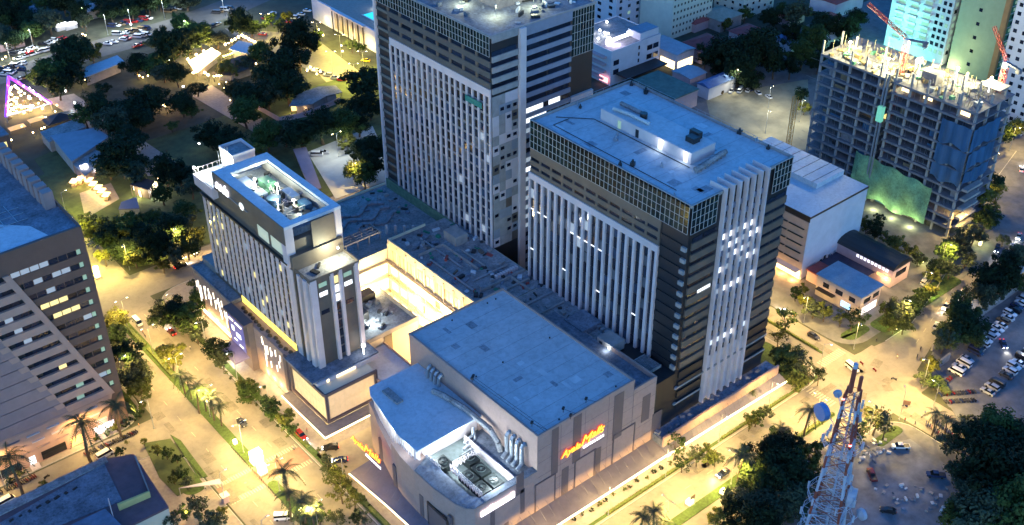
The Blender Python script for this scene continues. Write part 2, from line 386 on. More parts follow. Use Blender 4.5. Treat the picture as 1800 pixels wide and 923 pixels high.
# ------------------------------------------------------------------ striped office tower with blue roof (front)
def crown_screen(parent, face, u0, u1, v0, v1, nu, nv, d=.5):
    pane = MB().fb(face, u0, u1, v0, v1, d-.05, d)
    part(parent, 'crown_glazing', pane, m_glass2)
    b = MB()
    for i in range(nu+1):
        u = u0+(u1-u0)*i/nu; b.fb(face, u-.055, u+.055, v0, v1, d+.002, d+.12)
    for j in range(nv+1):
        v = v0+(v1-v0)*j/nv; b.fb(face, u0, u1, v-.05, v+.05, d+.004, d+.10)
    part(parent, 'crown_mullions', b, m_mull, kind='stuff')
def T2():
    X0, X1, Y0, Y1 = 194.0, 233.4, 162.0, 223.6
    t = thing('office_tower', 'dark office tower with white vertical fins and a wide blue-lit flat roof', 'office tower', ((X0+X1)/2, (Y0+Y1)/2, 0))
    B = ('B', X0); A = ('A', Y0)
    part(t, 'core', MB().box(X0, X1, Y0, Y1, 0, 78.4), m_slate)
    Z = [8.2+3.55*k for k in range(21)]
    # white frame with fins on the long side
    fr = MB().fb(B, 171.4, 223.8, 60.2, 62.3, .02, .8)
    part(t, 'frame_head', fr, m_wht)
    n = 18; sp = (223.75-171.4)/n
    for i in range(n+1):
        u = 171.4+sp*i; w = .45
        piece(t, 'fin', B, max(171.4, u-w), max(171.4, u-w)+.9 if i < n else 223.8, 22.0, 60.2, .02, .8, m_wht)
    rows = 10; vh = (60.2-24.5)/rows
    for i in range(n):
        for j in range(rows):
            u = 171.4+sp*i+.47; v = 24.5+vh*j
            lit = (j == 6 and i < 11 and random.random() < .85) or (j == 8 and 8 < i and random.random() < .3)
            r = random.random()
            mt = (m_glass if r < .6 else (m_glassc if r < .82 else m_glassb)) if not (j >= 6 and i > 8 and r < .12) else m_litd
            piece(t, 'window', B, u+.02, u+sp-.92, v+.5, v+vh, .02, .12, mt)
            if (j == 7 and i > 6 and random.random() < .8) or (j == 3 and random.random() < .22): piece(t, 'ceiling_light_strip', B, u+.02, u+sp-.92, v+.12, v+.38, .02, .2, m_litw)
    # brown upper storeys with strip windows: cladding stands proud, glass lies behind
    cl = MB()
    for v0, v1 in ((62.3, 63.6), (64.7, 66.3), (67.4, 70.3)): cl.fb(B, 171.4, Y1, v0, v1, .01, .4)
    k = 0
    for i in range(11):
        u = 171.4+4.75*i; cl.fb(B, u, min(u+.8, Y1), 63.6, 64.7, .012, .38); cl.fb(B, u, min(u+.8, Y1), 66.3, 67.4, .012, .38)
        for v0, v1 in ((63.6, 64.7), (66.3, 67.4)):
            if u+4.7 < Y1+.2: piece(t, 'strip_window', B, u+.8, min(u+4.75, Y1), v0, v1, .01, .1, m_glass)
    part(t, 'upper_cladding', cl, m_brown)
    # dark corner bay and brown street side, band by band
    for j in range(17):
        z = Z[j+1]
        if z > 68.5: break
        lo = z < 25
        mt = m_slate if lo else m_brown
        piece(t, 'spandrel', A, 195.2, 205.0, z, z+2.1, .02, .5, mt)
        piece(t, 'spandrel', A, 224.0, 233.2, z, z+2.3, .02, .5, mt)
        if z > 20:
            piece(t, 'corner_block', B, 162.0, 163.6, z, z+1.2, .02, .75, m_conc)
            piece(t, 'spandrel', B, 163.8, 171.2, z, z+1.5, .02, .35, m_slate)
        if not lo:
            for (a, b_) in ((195.6, 199.4), (199.8, 204.8), (224.4, 228.6), (229.0, 233.0)):
                r = random.random()
                if j < 8 and r < .5: b_ = a+1.4
                piece(t, 'strip_window', A, a, b_, z+2.12, z+3.5, .02, .12, m_litw if (j == 10 and a == 199.8) else m_glass)
    # fins and windows of the lit bay
    nf = 6; f0, f1 = 206.0, 222.8; sp = (f1-f0)/nf
    for i in range(nf+1):
        u = f0+sp*i
        piece(t, 'fin', A, u-.26, u+.26, 8.0, 80.0, .02, 1.3, m_wht)
        fb_ = MB().box(u-.14, u+.14, Y0+.0, Y0+4.6, 78.45, 79.98)
        part(t, 'fin_return', fb_, m_wht)
    lit_rows = {5: .55, 10: .75, 11: .15, 12: .7, 13: .85, 14: .8, 15: .55}
    for j in range(19):
        z = Z[j]
        for i in range(nf):
            u = f0+sp*i
            piece(t, 'spandrel', A, u+.34, u+sp-.34, z, z+1.55, .02, .35, m_wht if j < 5 else M('bay_panel', (.16, .17, .22), .6, .1, .5))
            lit = random.random() < lit_rows.get(j, 0)
            if j == 5 and i < 3: lit = True
            if j < 4: piece(t, 'spandrel', A, u+.34, u+sp-.34, z+1.57, z+3.5, .02, .3, m_wht)
            else: piece(t, 'window', A, u+.34, u+sp-.34, z+1.57, z+3.53, .02, .14, random.choice((m_litw, m_litw, m_litd, M('window_lit_soft', (.4, .4, .4), .5, 0, em=(.80, .90, 1.0), es=.27))) if lit else random.choice((m_glass, m_glass, m_glassc, m_glassb)))
    # glazed crown
    crown_screen(t, B, Y0+.05, Y1-.05, 70.4, 79.2, 38, 4)
    crown_screen(t, A, X0+.05, 203.6, 70.4, 79.2, 6, 4)
    crown_screen(t, A, 226.0, X1-.05, 70.4, 79.2, 5, 4)
    part(t, 'parapet', MB().box(X0-.5, X0+.1, Y0-.5, Y1+.3, 78.42, 79.3).box(X0+.12, 205.5, Y0-.5, Y0+.1, 78.42, 79.28).box(223.4, X1+.3, Y0-.5, Y0+.1, 78.42, 79.28)
         .box(X1-.1, X1+.3, Y0+.12, Y1+.3, 78.42, 79.3).box(X0+.12, X1-.12, Y1-.1, Y1+.3, 78.42, 79.3), m_conc)
    part(t, 'roof_deck', MB().box(X0+.2, X1-.2, Y0+.2, Y1-.2, 78.41, 78.6), m_roofm)
    sm = MB()
    for k in range(9): sm.box(X0+.6, X1-.6, Y0+3+6.6*k, Y0+3.09+6.6*k, 78.6, 78.615)
    part(t, 'roof_seams', sm, m_roofg, kind='stuff')
    rg = random.Random(21)
    for k in range(14): q = (rg.uniform(X0+2, X0+11), rg.uniform(Y0+3, Y1-4)) if k < 8 else (rg.uniform(X0+25, X1-3), rg.uniform(Y0+8, Y1-4)); part(t, 'roof_patch', MB().cbox((q[0], q[1], 78.6), rg.uniform(1, 4), rg.uniform(1, 5), .02, 0), rg.choice((M('patch_dark', (.26, .29, .32), .8, .2, .3, stain=.4), M('patch_pale', (.50, .53, .54), .8, .12, .3))))
    rl = MB()
    for q in range(0, 60, 3): rl.tube((X1-.2, Y0+1+q, 79.3), (X1-.2, Y0+1+q, 80.3), .05, 4)
    for q in range(0, 38, 3): rl.tube((X0+1+q, Y1-.2, 79.3), (X0+1+q, Y1-.2, 80.3), .05, 4)
    rl.tube((X1-.2, Y0+1, 80.3), (X1-.2, Y1-.2, 80.3), .05, 4); rl.tube((X0+1, Y1-.2, 80.3), (X1-.2, Y1-.2, 80.3), .05, 4)
    part(t, 'railing', rl, m_steel)
    # machine room with doors
    ph = [G(1209, 292, 78.6), G(1060, 208, 78.6)]
    px0 = (ph[0].x+ph[1].x)/2; py0, py1 = ph[0].y, ph[1].y
    pw = part(t, 'machine_room', MB().box(px0, px0+9.5, py0, py1, 78.6, 82.0), m_wht)
    part(pw, 'machine_room_roof', MB().box(px0+.3, px0+9.2, py0+.3, py1-.3, 81.7, 82.05), m_roofm)
    for (q, w, mt) in ((py0+1.2, 1.3, m_litw), (py0+10.5, 1.5, m_litw), (py0+19.5, 1.2, m_black), (py0+26.5, 1.2, m_litg)):
        part(pw, 'door', MB().fb(('B', px0), q, q+w, 78.7, 81.1, .01, .08), mt)
    dl = lamp(t, 'door_light', (px0-1.2, py0+2, 81), 60, COOL, 'POINT', .2); dl2 = lamp(t, 'door_light', (px0-1.2, py0+11, 81), 60, COOL, 'POINT', .2)
    part(t, 'vent_drum', MB().tube((px0+5, py1-12, 82.05), (px0+5, py1-12, 83.6), 1.1, 12), m_black, smooth=False)
    part(t, 'duct', MB().path([(px0+2, py1-3, 82.6), (px0+3, py1-9, 82.6), (px0+3, py1-16, 82.6)], .55, 8), m_roofm)
    part(t, 'duct', MB().path([(px0+6, py1-2, 82.6), (px0+6, py1-10, 82.6)], .6, 8), m_roofg)
    part(t, 'chiller', MB().box(px0+4, px0+6.6, py0+3, py0+6, 82.05, 83.6).box(px0+7, px0+8.6, py0+4, py0+7.4, 82.05, 84.0), m_black)
    for i in range(7):
        q = G(1228+i*7, 297-i*4.4, 79.4)
        part(t, 'water_tank', MB().tube((q.x-1.3, q.y, 79.7), (q.x+1.3, q.y, 79.7), .75, 10).box(q.x-1, q.x-.7, q.y-.5, q.y+.5, 78.6, 79.4).box(q.x+.7, q.x+1, q.y-.5, q.y+.5, 78.6, 79.4), m_roofg)
    for (a, b_) in ((1082, 247), (1112, 291), (1163, 293), (1090, 292), (1185, 345), (1020, 190), (1015, 185), (1110, 150), (1135, 165), (1137, 210), (1135, 163), (1330, 250), (1350, 262), (1300, 235), (1085, 238)):
        q = G(a, b_, 78.6); r = random.uniform(.4, .9)
        part(t, 'roof_vent', MB().cbox((q.x, q.y, 78.6), r*1.4, r*1.4, r*1.2, random.random()).tube((q.x, q.y, 78.6+r*1.2), (q.x, q.y, 79+r*1.6), r*.35, 6), m_black if random.random() < .6 else m_steel)
    part(t, 'roof_pipe', MB().path([(px0-1.5, py0-1, 78.8), (px0-1.5, py1+1, 78.8), (px0-9, py1+9, 78.8)], .12, 5), m_black)
    part(t, 'roof_pipe', MB().path([(X0+3, Y0+8, 78.75), (X0+3, Y1-6, 78.75), (X0+9, Y1-6, 78.75)], .1, 5), m_black)
    # plinth towards the street
    part(t, 'plinth_band', MB().fb(A, X0, X1, 19.0, 19.5, .02, .7).fb(A, X0, 205.4, 13.2, 13.7, .02, .7).fb(A, 223.5, X1, 13.2, 13.7, .02, .7), m_conc)
    part(t, 'low_roof', MB().box(186.2, 236.0, 157.6, 161.98, 0, 7.4), m_roofd)
    part(t, 'low_parapet', MB().box(186.2, 236.0, 157.0, 157.58, 0, 8.6), m_beige)
    for i in range(16):
        x = 188+i*3; part(t, 'roof_plant', MB().cbox((x+random.uniform(-1, 1), random.uniform(158.4, 161), 7.4), random.uniform(.6, 2), random.uniform(.5, 1.6), random.uniform(.3, .9), random.random()), m_roofd)
T2()

# ------------------------------------------------------------------ grid-windowed office tower (behind)
def T1():
    X0, X1, Y0, Y1 = 195.0, 236.5, 243.0, 302.6
    t = thing('office_tower', 'tall office tower with a white grid of windows and a cluttered lit roof', 'office tower', ((X0+X1)/2, (Y0+Y1)/2, 0))
    B = ('B', X0); A = ('A', Y0)
    part(t, 'core', MB().box(X0, 227.0, Y0+.0, Y1, 0, 97.2).box(227.0, X1, Y0+.6, Y1, 0, 97.2), m_slate)
    part(t, 'frame_head', MB().fb(B, Y0+.05, 294.8, 78.4, 80.9, .02, .6), m_wht)
    n = 18; sp = (294.8-Y0)/n; rows = 16; vh = (78.4-25.0)/rows
    for i in range(n+1):
        u = Y0+.05+sp*i; w = .36
        piece(t, 'fin', B, u-(0 if i == 0 else w), u-(0 if i == 0 else w)+2*w, 22, 78.4, .02, .55, m_wht)
    for i in range(n):
        for j in range(rows):
            u = Y0+.05+sp*i+(.86 if i == 0 else .44); u1 = Y0+.05+sp*(i+1)-.44; v = 25+vh*j
            lit = random.random() < .006
            piece(t, 'window', B, u, u1, v+.75, v+vh, .02, .12, m_litd if lit else random.choice((m_glass, m_glass, m_glass, m_glassc, m_glassb)))
    sb = MB()
    for j in range(rows): sb.fb(B, Y0+.5, 294.6, 25+vh*j, 25+vh*j+.73, .02, .2)
    part(t, 'spandrel_bands', sb, M('spandrel_grey', (.20, .18, .17), .7, .1, .4))
    part(t, 'edge_rib', MB().fb(B, Y1-.9, Y1, 22, 97.2, .02, .9), m_wht)
    for j in range(21):
        v = 25+vh*j
        if v > 95: break
        piece(t, 'side_band', B, 295.4, Y1-1.0, v, v+.95, .02, .4, M('side_band', (.10, .11, .10), .6, .1, 1))
    for k, v in enumerate((81.1, 84.5, 87.9)):
        piece(t, 'upper_band', B, Y0+.05, 295.2, v, v+1.9, .02, .45, M('upper_band', (.075, .075, .07), .6, .15, .3))
        for i in range(8):
            u = Y0+.4+6.5*i; piece(t, 'strip_window', B, u, u+5.4, v+1.92, v+3.38, .02, .1, m_glass)
            piece(t, 'pier', B, u+5.42, u+6.46, v+1.92, v+3.38, .02, .45, m_brown)
    crown_screen(t, B, Y0+.05, Y1-1.0, 91.4, 97.6, 40, 3)
    # street side: patchy corner bay, white rib, blue recess, framed wing
    for j in range(16):
        v = 25+vh*j
        for i in range(4):
            u = 195.2+2.5*i
            mt = random.choice([m_wht, m_conc, m_conc, m_brown, M('panel_grey', (.22, .24, .27), .6, .1, .6)])
            piece(t, 'wall_panel', A, u, u+2.46, v, v+vh-.04, .02, .22, mt)
            if random.random() < .45: piece(t, 'corner_window', A, u+.5, u+1.9, v+1.3, v+2.4, .225, .3, m_glass)
    for k, v in enumerate((79.3, 82.7, 86.1, 89.5)):
        piece(t, 'spandrel', A, 195.2, 205.2, v, v+1.8, .02, .5, m_conc); piece(t, 'strip_window', A, 195.2, 205.2, v+1.82, v+3.3, .02, .12, m_glass)
    piece(t, 'spandrel', A, 195.2, 205.2, 95.6, 97.6, .02, .5, m_conc)
    part(t, 'rib', MB().fb(A, 205.3, 207.6, 10, 97.6, .02, 1.2), m_wht)
    for j in range(24):
        v = 12+3.45*j
        if v > 93: break
        lit_f = j > 2 and v < 70
        piece(t, 'spandrel', A, 207.7, 226.6, v, v+1.6, .02, .4, M('recess_panel', (.17, .20, .26), .55, .12, .4))
        for i in range(2):
            u = 208+9.4*i; r = random.random()
            mt = m_litw if lit_f and r < .28 else (m_litd if lit_f and r < .7 else m_glass)
            if v > 70: mt = m_glass
            w = random.uniform(4, 8.6) if mt is not m_glass else 8.6
            piece(t, 'recess_window', A, u, u+8.6, v+1.62, v+3.43, .02, .12, m_glass)
            if mt is not m_glass: piece(t, 'lit_window', A, u+.3, u+.3+w, v+1.7, v+3.3, .125, .16, mt)
    piece(t, 'spandrel', A, 207.7, 226.6, 94.4, 97.6, .02, .4, M('recess_panel'))
    A2 = ('A', Y0+.6)
    part(t, 'wing_frame', MB().fb(A2, 227.0, X1, 66, 68.5, .02, 1.0), m_wht)
    for i in range(4):
        u = 227+(X1-227-.9)*i/3; piece(t, 'fin', A2, u, u+.9, 20, 66, .02, 1.0, m_wht)
    for i in range(3):
        u = 227.9+3.17*i
        for j in range(12): piece(t, 'wing_window', A2, u+.05, u+2.2, 21+3.75*j+.9, 21+3.75*(j+1), .02, .1, m_glass); piece(t, 'spandrel', A2, u+.05, u+2.2, 21+3.75*j, 21+3.75*j+.88, .02, .3, m_conc)
    crown_screen(t, A2, 227.1, X1-.1, 82, 97.4, 8, 6, .3)
    part(t, 'parapet', MB().box(X0-.4, X0+.1, Y0-.4, Y1+.2, 97.2, 98.0).box(X0+.12, X1, Y0-.4, Y0+.1, 97.2, 97.98).box(X1-.2, X1, Y0+.12, Y1, 97.2, 98.0), m_conc)
    part(t, 'roof_deck', MB().box(X0+.15, X1-.25, Y0+.15, Y1-.1, 97.21, 97.4), m_roofd)
    for i in range(70):
        x, y = random.uniform(X0+2, X1-3), random.uniform(Y0+2, Y1-8)
        if 208 < x < 228 and y > 262: continue
        part(t, 'roof_equipment', MB().cbox((x, y, 97.4), random.uniform(.6, 3), random.uniform(.5, 2), random.uniform(.3, 1.3), random.random()*3), random.choice([m_roofd, m_roofw, m_black, m_steel, m_roofw]))
    pr = part(t, 'penthouse', MB().box(210, 226, 258, 292, 97.4, 105), m_concd)
    part(pr, 'penthouse_parapet', MB().box(209.8, 226.2, 257.8, 258.2, 104.6, 106).box(209.8, 210.2, 258.22, 292.2, 104.6, 106), m_conc)
    for q in ((206, 254), (219, 252), (230, 262), (204, 268)):
        fl = part(t, 'floodlight', MB().tube((q[0], q[1], 97.4), (q[0], q[1], 101), .08, 5).box(q[0]-.3, q[0]+.3, q[1]-.2, q[1]+.2, 101, 101.3), m_steel)
        lamp(t, 'floodlight_lamp', (q[0], q[1], 100.6), 900, (.95, 1.0, .62), 'POINT', .3)
    # hung sign with green backing
    sg = [(260.0+.9*i) for i in range(8)]
    part(t, 'green_sign_net', MB().fb(B, 246.5, 254.5, 73.6, 75.6, .92, 1.0), M('green_net', (.02, .16, .13), .8, .3, 1.5))
T1()
# ------------------------------------------------------------------ shopping mall, podium and hotel
def ray(px, py): return _fw+_right*((px-900.0)/FPX)-_up*((py-461.5)/FPX)
def onA(px, py, Y): d = ray(px, py); t = Y/d.y; return d.x*t, HCAM+d.z*t      # (x, z) on plane y = Y
def onB(px, py, X): d = ray(px, py); t = X/d.x; return d.y*t, HCAM+d.z*t      # (y, z) on plane x = X
m_cream = M('cream_wall', (.62, .52, .36), .8, .06, .3)
m_gl_or = M('sign_orange', (.9, .5, .1), .5, 0, em=(1.0, .42, .02), es=.62)
m_gl_red = M('sign_red_halo', (.7, .1, .02), .5, 0, em=(1.0, .09, .01), es=.45)  # colour of the imitated glow halo round the orange letters
m_gl_w = M('sign_white', (.9, .9, .9), .5, 0, em=(.93, .90, 1.0), es=1.0)
m_litc = M('window_lit_cream', (.6, .5, .3), .5, 0, em=(1.0, .74, .36), es=.95)
MY = 161.5
CURVE = [(126.8, 214.5), (125.6, 210.5), (123.7, 205.5), (122.0, 200), (120.5, 194.5), (119.4, 189), (118.95, 182), (119.0, 174), (119.9, 166), (121.0, 163), (122.6, MY)]
def mall():
    t = thing('shopping_mall', 'beige shopping mall with a big blue-lit flat roof and glowing orange lettering', 'shopping mall', (150, 185, 0))
    A = ('A', MY)
    part(t, 'cinema_box', MB().box(143, 177.2, MY, 216.6, 0, 31.0), m_beige)
    part(t, 'cinema_roof', MB().box(143.4, 176.8, MY+.4, 216.2, 30.9, 31.25), m_roofm)
    sm = MB()
    for k in range(10): sm.box(143.8, 176.4, MY+5.2*k+2, MY+5.2*k+2.1, 31.25, 31.262)
    part(t, 'cinema_roof_seams', sm, m_roofg, kind='stuff')
    rg = random.Random(8)
    for k in range(12): part(t, 'roof_patch', MB().cbox((rg.uniform(146, 174), rg.uniform(165, 213), 31.25), rg.uniform(.8, 3), rg.uniform(1, 4), .02, 0), rg.choice((M('patch_dark'), M('patch_pale'))))
    for k in range(8): x, y = rg.uniform(145, 175), rg.choice((163, 190, 214)); part(t, 'roof_drain', MB().tube((x, y, 31.25), (x, y, 31.6), .22, 7), m_black)
    part(t, 'cinema_parapet', MB().box(142.9, 143.5, MY-.1, 216.7, 31.02, 31.75).box(143.52, 177.3, MY-.1, MY+.4, 31.02, 31.73).box(176.8, 177.3, MY+.42, 216.7, 31.02, 31.75).box(143.52, 176.78, 216.2, 216.7, 31.02, 31.74), m_beige)
    part(t, 'east_annex', MB().box(177.25, 186.1, MY+.02, 203, 0, 26.6), m_beige)
    part(t, 'annex_roof', MB().box(177.6, 185.8, MY+.6, 203, 26.4, 26.72), m_roofd)
    part(t, 'annex_parapet', MB().box(177.25, 186.1, MY-.05, MY+.5, 26.62, 28.2).box(185.6, 186.1, MY+.52, 180, 26.62, 28.2), m_beige)
    # mauve upright panels and framed display panels on the avenue front
    def r7(x, y): return 900+x/4.0, 693+y/4.0
    for (x, y0, y1, w) in ((300, 240, 560, 38), (455, 150, 470, 42), (745, 0, 300, 46), (940, 10, 180, 40), (1010, 130, 350, 44), (370, 520, 740, 40), (595, 385, 600, 38), (915, 370, 465, 36), (510, 640, 740, 44), (275, 800, 900, 44), (55, 560, 700, 52)):
        a = onA(*r7(x-w/2, y0+w*.3), MY); b = onA(*r7(x+w/2, y1-w*.3), MY)
        x0, x1 = a[0], b[0]; 
        if x1 < x0: x0, x1 = x1, x0
        x1 = max(x1, x0+1.2)
        piece(t, 'upright_panel', A, x0, x0+round(x1-x0, 1), max(5, b[1]), min(31.0 if x0 < 176 else 26.4, a[1]), .02, .12, m_mauve)
    for (x0, x1, y0, y1) in ((160, 300, 640, 850), (440, 580, 470, 660), (710, 850, 290, 500)):
        a = onA(*r7(x0, y0), MY); b = onA(*r7(x1, y1-110), MY); x_0, x_1 = a[0], b[0]; z1, z0 = a[1], b[1]-1.0
        z0 = onA(*r7(x0, y1), MY)[1]
        f = MB()
        for q in (0, .9): f.fb(A, x_0+q*0, x_0+.25, z0, z1, .02, .3)
        f = MB().fb(A, x_0, x_0+.3, z0, z1, .02, .3).fb(A, x_1-.3, x_1, z0, z1, .02, .3).fb(A, x_0+.31, x_1-.31, z0, z0+.3, .02, .28).fb(A, x_0+.31, x_1-.31, z1-.3, z1, .02, .28)
        part(t, 'display_frame', f, m_mauve)
        part(t, 'display_panel', MB().fb(A, x_0+.32, x_1-.32, z0+.32, z1-.32, .02, .1), m_beige)
    jt = MB()
    for z in (9, 13, 17, 22, 26.5): jt.fb(A, 143.2, 186, z, z+.06, .005, .03)
    for x in (151, 159.5, 168, 177.3): jt.fb(A, x, x+.07, 5, 31, .006, .03)
    part(t, 'wall_joints', jt, m_mauve, kind='stuff')
    # low curved wing
    base = CURVE+[(143, MY), (143, 214.5)]
    part(t, 'curved_wing', MB().prism(base, 0, 16.8), m_beige)
    part(t, 'wing_ledge', MB().prism([p for p in CURVE[4:]]+[(126.0, MY+.02), (126.0, 163.6), (124.6, 165.5), (124.4, 190)], 16.82, 19.6), m_beige)
    part(t, 'wing_ledge_top', MB().prism([(p[0]+.25, p[1]) for p in CURVE[6:]]+[(126.0, MY+.3), (126.0, 163.5), (124.55, 165.5), (124.4, 184)], 19.62, 19.75), m_roofd)
    part(t, 'wing_front_wall', MB().box(126.02, 143, MY, 163.4, 16.82, 19.6), m_beige)
    part(t, 'wing_coping', MB().box(126.02, 143, MY-.05, 163.45, 19.62, 19.9), m_roofd)
    part(t, 'plant_floor', MB().box(124.6, 142.9, 163.5, 186, 16.82, 16.95), M('plant_deck', (.10, .12, .12), .8, .3, .6))
    part(t, 'service_deck', MB().box(137.2, 142.95, 163.5, 184, 16.97, 18.6), m_roofd)
    part(t, 'plant_wall', MB().box(136.8, 137.18, 163.5, 184, 16.97, 19.8), m_wht)
    part(t, 'wing_roof', MB().prism([(124.8, 210), (122.9, 200), (121.3, 192), (121.6, 184), (142.9, 184), (142.9, 213), (126.5, 213)], 22.9, 23.4), m_roofw)
    part(t, 'wing_roof_hatch', MB().box(128, 130.2, 202, 209, 23.42, 24.0), m_roofg)
    lv = MB(); rim = [(126.4, 212), (124.6, 206.5), (122.6, 199), (121.3, 193), (120.9, 186), (121.2, 184.2)]
    for p, q in zip(rim, rim[1:]):
        n = max(1, int((Vector(q)-Vector(p)).length/1.1))
        for k in range(n):
            c = Vector(p).lerp(Vector(q), (k+.5)/n); a = math.atan2(q[1]-p[1], q[0]-p[0])
            lv.cbox((c.x+.55, c.y, 16.82), .7, .12, 6.05, a)
    part(t, 'louvre_posts', lv, m_wht, kind='stuff')
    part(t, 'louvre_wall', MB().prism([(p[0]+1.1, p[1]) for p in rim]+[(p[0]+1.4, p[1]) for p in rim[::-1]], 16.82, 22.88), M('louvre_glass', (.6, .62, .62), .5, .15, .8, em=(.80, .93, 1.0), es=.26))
    part(t, 'plant_back_wall', MB().box(123, 142.9, 186.02, 186.4, 16.82, 22.88), m_wht)
    # cooling units with fans
    for i in range(2):
        for j in range(3):
            x, y = 129.0+4.0*i+(0 if j < 2 else .4), 166.8+5.2*j
            if i == 0 and j == 2: x, y = 127.2, 180.5
            u = part(t, 'cooling_unit', MB().box(x-1.7, x+1.7, y-2.2, y+2.2, 16.97, 18.9), M('unit_black', (.006, .010, .010), .6, .2, 1))
            part(u, 'fan_ring', MB().tube((x, y, 18.92), (x, y, 19.3), 1.3, 16, cap=False).tube((x, y, 18.92), (x, y, 19.35), .3, 8), M('fan_grey', (.05, .065, .065), .5, .1, 1))
            fb_ = MB()
            for k in range(5): fb_.cbox((x+.75*math.cos(k*1.257), y+.75*math.sin(k*1.257), 18.98), 1.1, .35, .05, k*1.257)
            part(u, 'fan_blades', fb_, m_black)
    rl = MB()
    for (p, q) in (((126.9, 164, 18.2), (126.9, 177, 18.2)), ((128, 177.2, 18.2), (136.6, 177.2, 18.2)), ((124.5, 178, 18.2), (124.5, 186, 18.2))):
        p = Vector(p); q = Vector(q); n = int((q-p).length/1.1)
        for k in range(n+1):
            a = p.lerp(q, k/n); rl.tube(a, a+Vector((0, 0, 2.6)), .15, 4)
            if k < n: b = p.lerp(q, (k+1)/n); rl.tube(a, b+Vector((0, 0, 2.6)), .12, 4); rl.tube(b, a+Vector((0, 0, 2.6)), .12, 4)
        rl.tube(p+Vector((0, 0, 2.6)), q+Vector((0, 0, 2.6)), .09, 4)
    part(t, 'lattice_screen', rl, m_wht)
    for k in range(3):
        part(t, 'duct', MB().path([(133+k*1.2, 180+k, 17.6+k*.9), (139, 181+k, 17.6+k*.9), (140, 184, 19+k)], .42, 8), m_steel)
    part(t, 'duct', MB().path([(138.6, 200, 23.9), (139.4, 196, 24.4), (140.6, 188, 24.4), (141.2, 178, 23.4), (141.2, 175, 21), (141.2, 174, 18.7)], .8, 8), m_roofg)
    for k in range(4):
        y = 172-2.0*k; part(t, 'duct', MB().path([(143.1, y, 25.5), (142.3, y, 26.3), (141.6, y, 25.4), (141.4, y-.3, 20.2), (139.4, y-.8, 19.6)], .55, 8), m_steel)
    for k in range(4):
        y = 206-1.7*k; part(t, 'duct', MB().path([(143.1, y, 26.2), (142.2, y, 27.0), (141.4, y, 26.2), (141.2, y, 23.4)], .5, 8), m_steel)
    for (a, b) in ((1003, 737), (990, 725), (1030, 708), (935, 750), (832, 668), (830, 672)):
        q = G(a, b, 31.3); part(t, 'roof_floodlight', MB().tube(q, q+Vector((0, 0, 1.4)), .08, 5).path([q+Vector((0, 0, 1.2)), (q.x+1.2, MY-.6, 32.6)], .06, 4).cbox((q.x, q.y, q.z+1.2), .9, .6, .5, .5), m_black)
    for q in ((127.5, 175), (134.5, 182), (134.5, 168), (131, 165.0), (127, 184)):
        lamp(t, 'plant_light', (q[0], q[1], 21.5), 850, (.82, .96, 1.0), 'POINT', .3)
    for (x, y) in ((122.9, 196), (123.6, 203), (122.2, 188)):
        lamp(t, 'louvre_light', (x-1.5, y, 22.3), 150, (.82, .96, 1.0), 'POINT', .2)
    # curved front: tall recessed gate and panels
    Bv = ('B', 119.0)
    piece(t, 'tall_gate', Bv, 167.5, 176.5, 1.5, 13.2, .02, .35, m_slate)
    piece(t, 'gate_leaf', Bv, 168.2, 175.8, 1.7, 12.6, .36, .45, m_mauve)
    for (y, z0, z1) in ((178.5, 2, 13), (166.4, 7, 15)): piece(t, 'upright_panel', Bv, y, y+1.5, z0, z1, -.35, .22, m_mauve)
    for (y, xx) in ((192, 120.0), (203, 123.1)): piece(t, 'upright_panel', ('B', xx), y, y+1.5, 4, 13, -.6, .25, m_mauve)
    for (x, z0, z1) in ((123.6, 3, 9), (127.5, 8, 15), (132, 1, 8), (137.4, 8, 16.5)): piece(t, 'upright_panel', A, x, x+1.4, z0, z1, .02, .12, m_mauve)
    # awning along the avenue and round the corner
    cv = [(113.6, 206), (114.6, 190), (115.2, 172), (115.6, 158), (118, 155.2), (185.9, 155.0), (186, 154.99), (236.5, 154.0)]
    wl = [(124.6, 206), (119.6, 190), (118.8, 172), (119.8, 165), (122.4, MY-.1), (185.9, MY-.1), (186, 156.95), (236.5, 156.95)]
    aw = MB()
    for i in range(len(cv)-1):
        z1 = 5.3
        w0, w1 = wl[i], wl[i+1]
        aw.add([(cv[i][0], cv[i][1], 4.3), (cv[i+1][0], cv[i+1][1], 4.3), (w1[0], w1[1], z1), (w0[0], w0[1], z1), (cv[i][0], cv[i][1], 4.1), (cv[i+1][0], cv[i+1][1], 4.1), (w1[0], w1[1], 5.0), (w0[0], w0[1], 5.0)],
               [(0, 1, 2, 3), (7, 6, 5, 4), (0, 4, 5, 1), (3, 2, 6, 7), (0, 3, 7, 4), (1, 5, 6, 2)])
    part(t, 'awning', aw, M('awning_glass', (.13, .12, .15), .35, .12, .5))
    rib = MB()
    for i in range(22): 
        x = 122+i*3.0
        if x < 185: rib.tube((x, 157.5, 4.8), (x, 161.3, 7.4), .06, 4)
    for i in range(17): y = 164+i*2.4; rib.tube((116.8, y, 4.6), (118.6, y, 6.8), .06, 4)
    for i in range(25): x = 186.5+i*2.0; rib.tube((x, 155.2, 4.7), (x, 156.8, 7.0), .05, 4)
    part(t, 'awning_ribs', rib, m_concd, kind='stuff')
    st = MB()
    for i in range(3, len(cv)-1): st.tube((cv[i][0], cv[i][1]-.12, 4.0), (cv[i+1][0], cv[i+1][1]-.12, 4.0), .26, 5)
    for i in range(0, 3): st.tube((cv[i][0]-.12, cv[i][1], 4.0), (cv[i+1][0]-.12, cv[i+1][1], 4.0), .16, 5)
    part(t, 'awning_light_strip', st, m_strip)
    part(t, 'shopfront', MB().box(123.2, 185.9, MY-.25, MY-.1, .3, 3.9), m_litc)
    part(t, 'shopfront', MB().box(188, 235, 156.75, 156.95, .3, 3.9), m_litc)
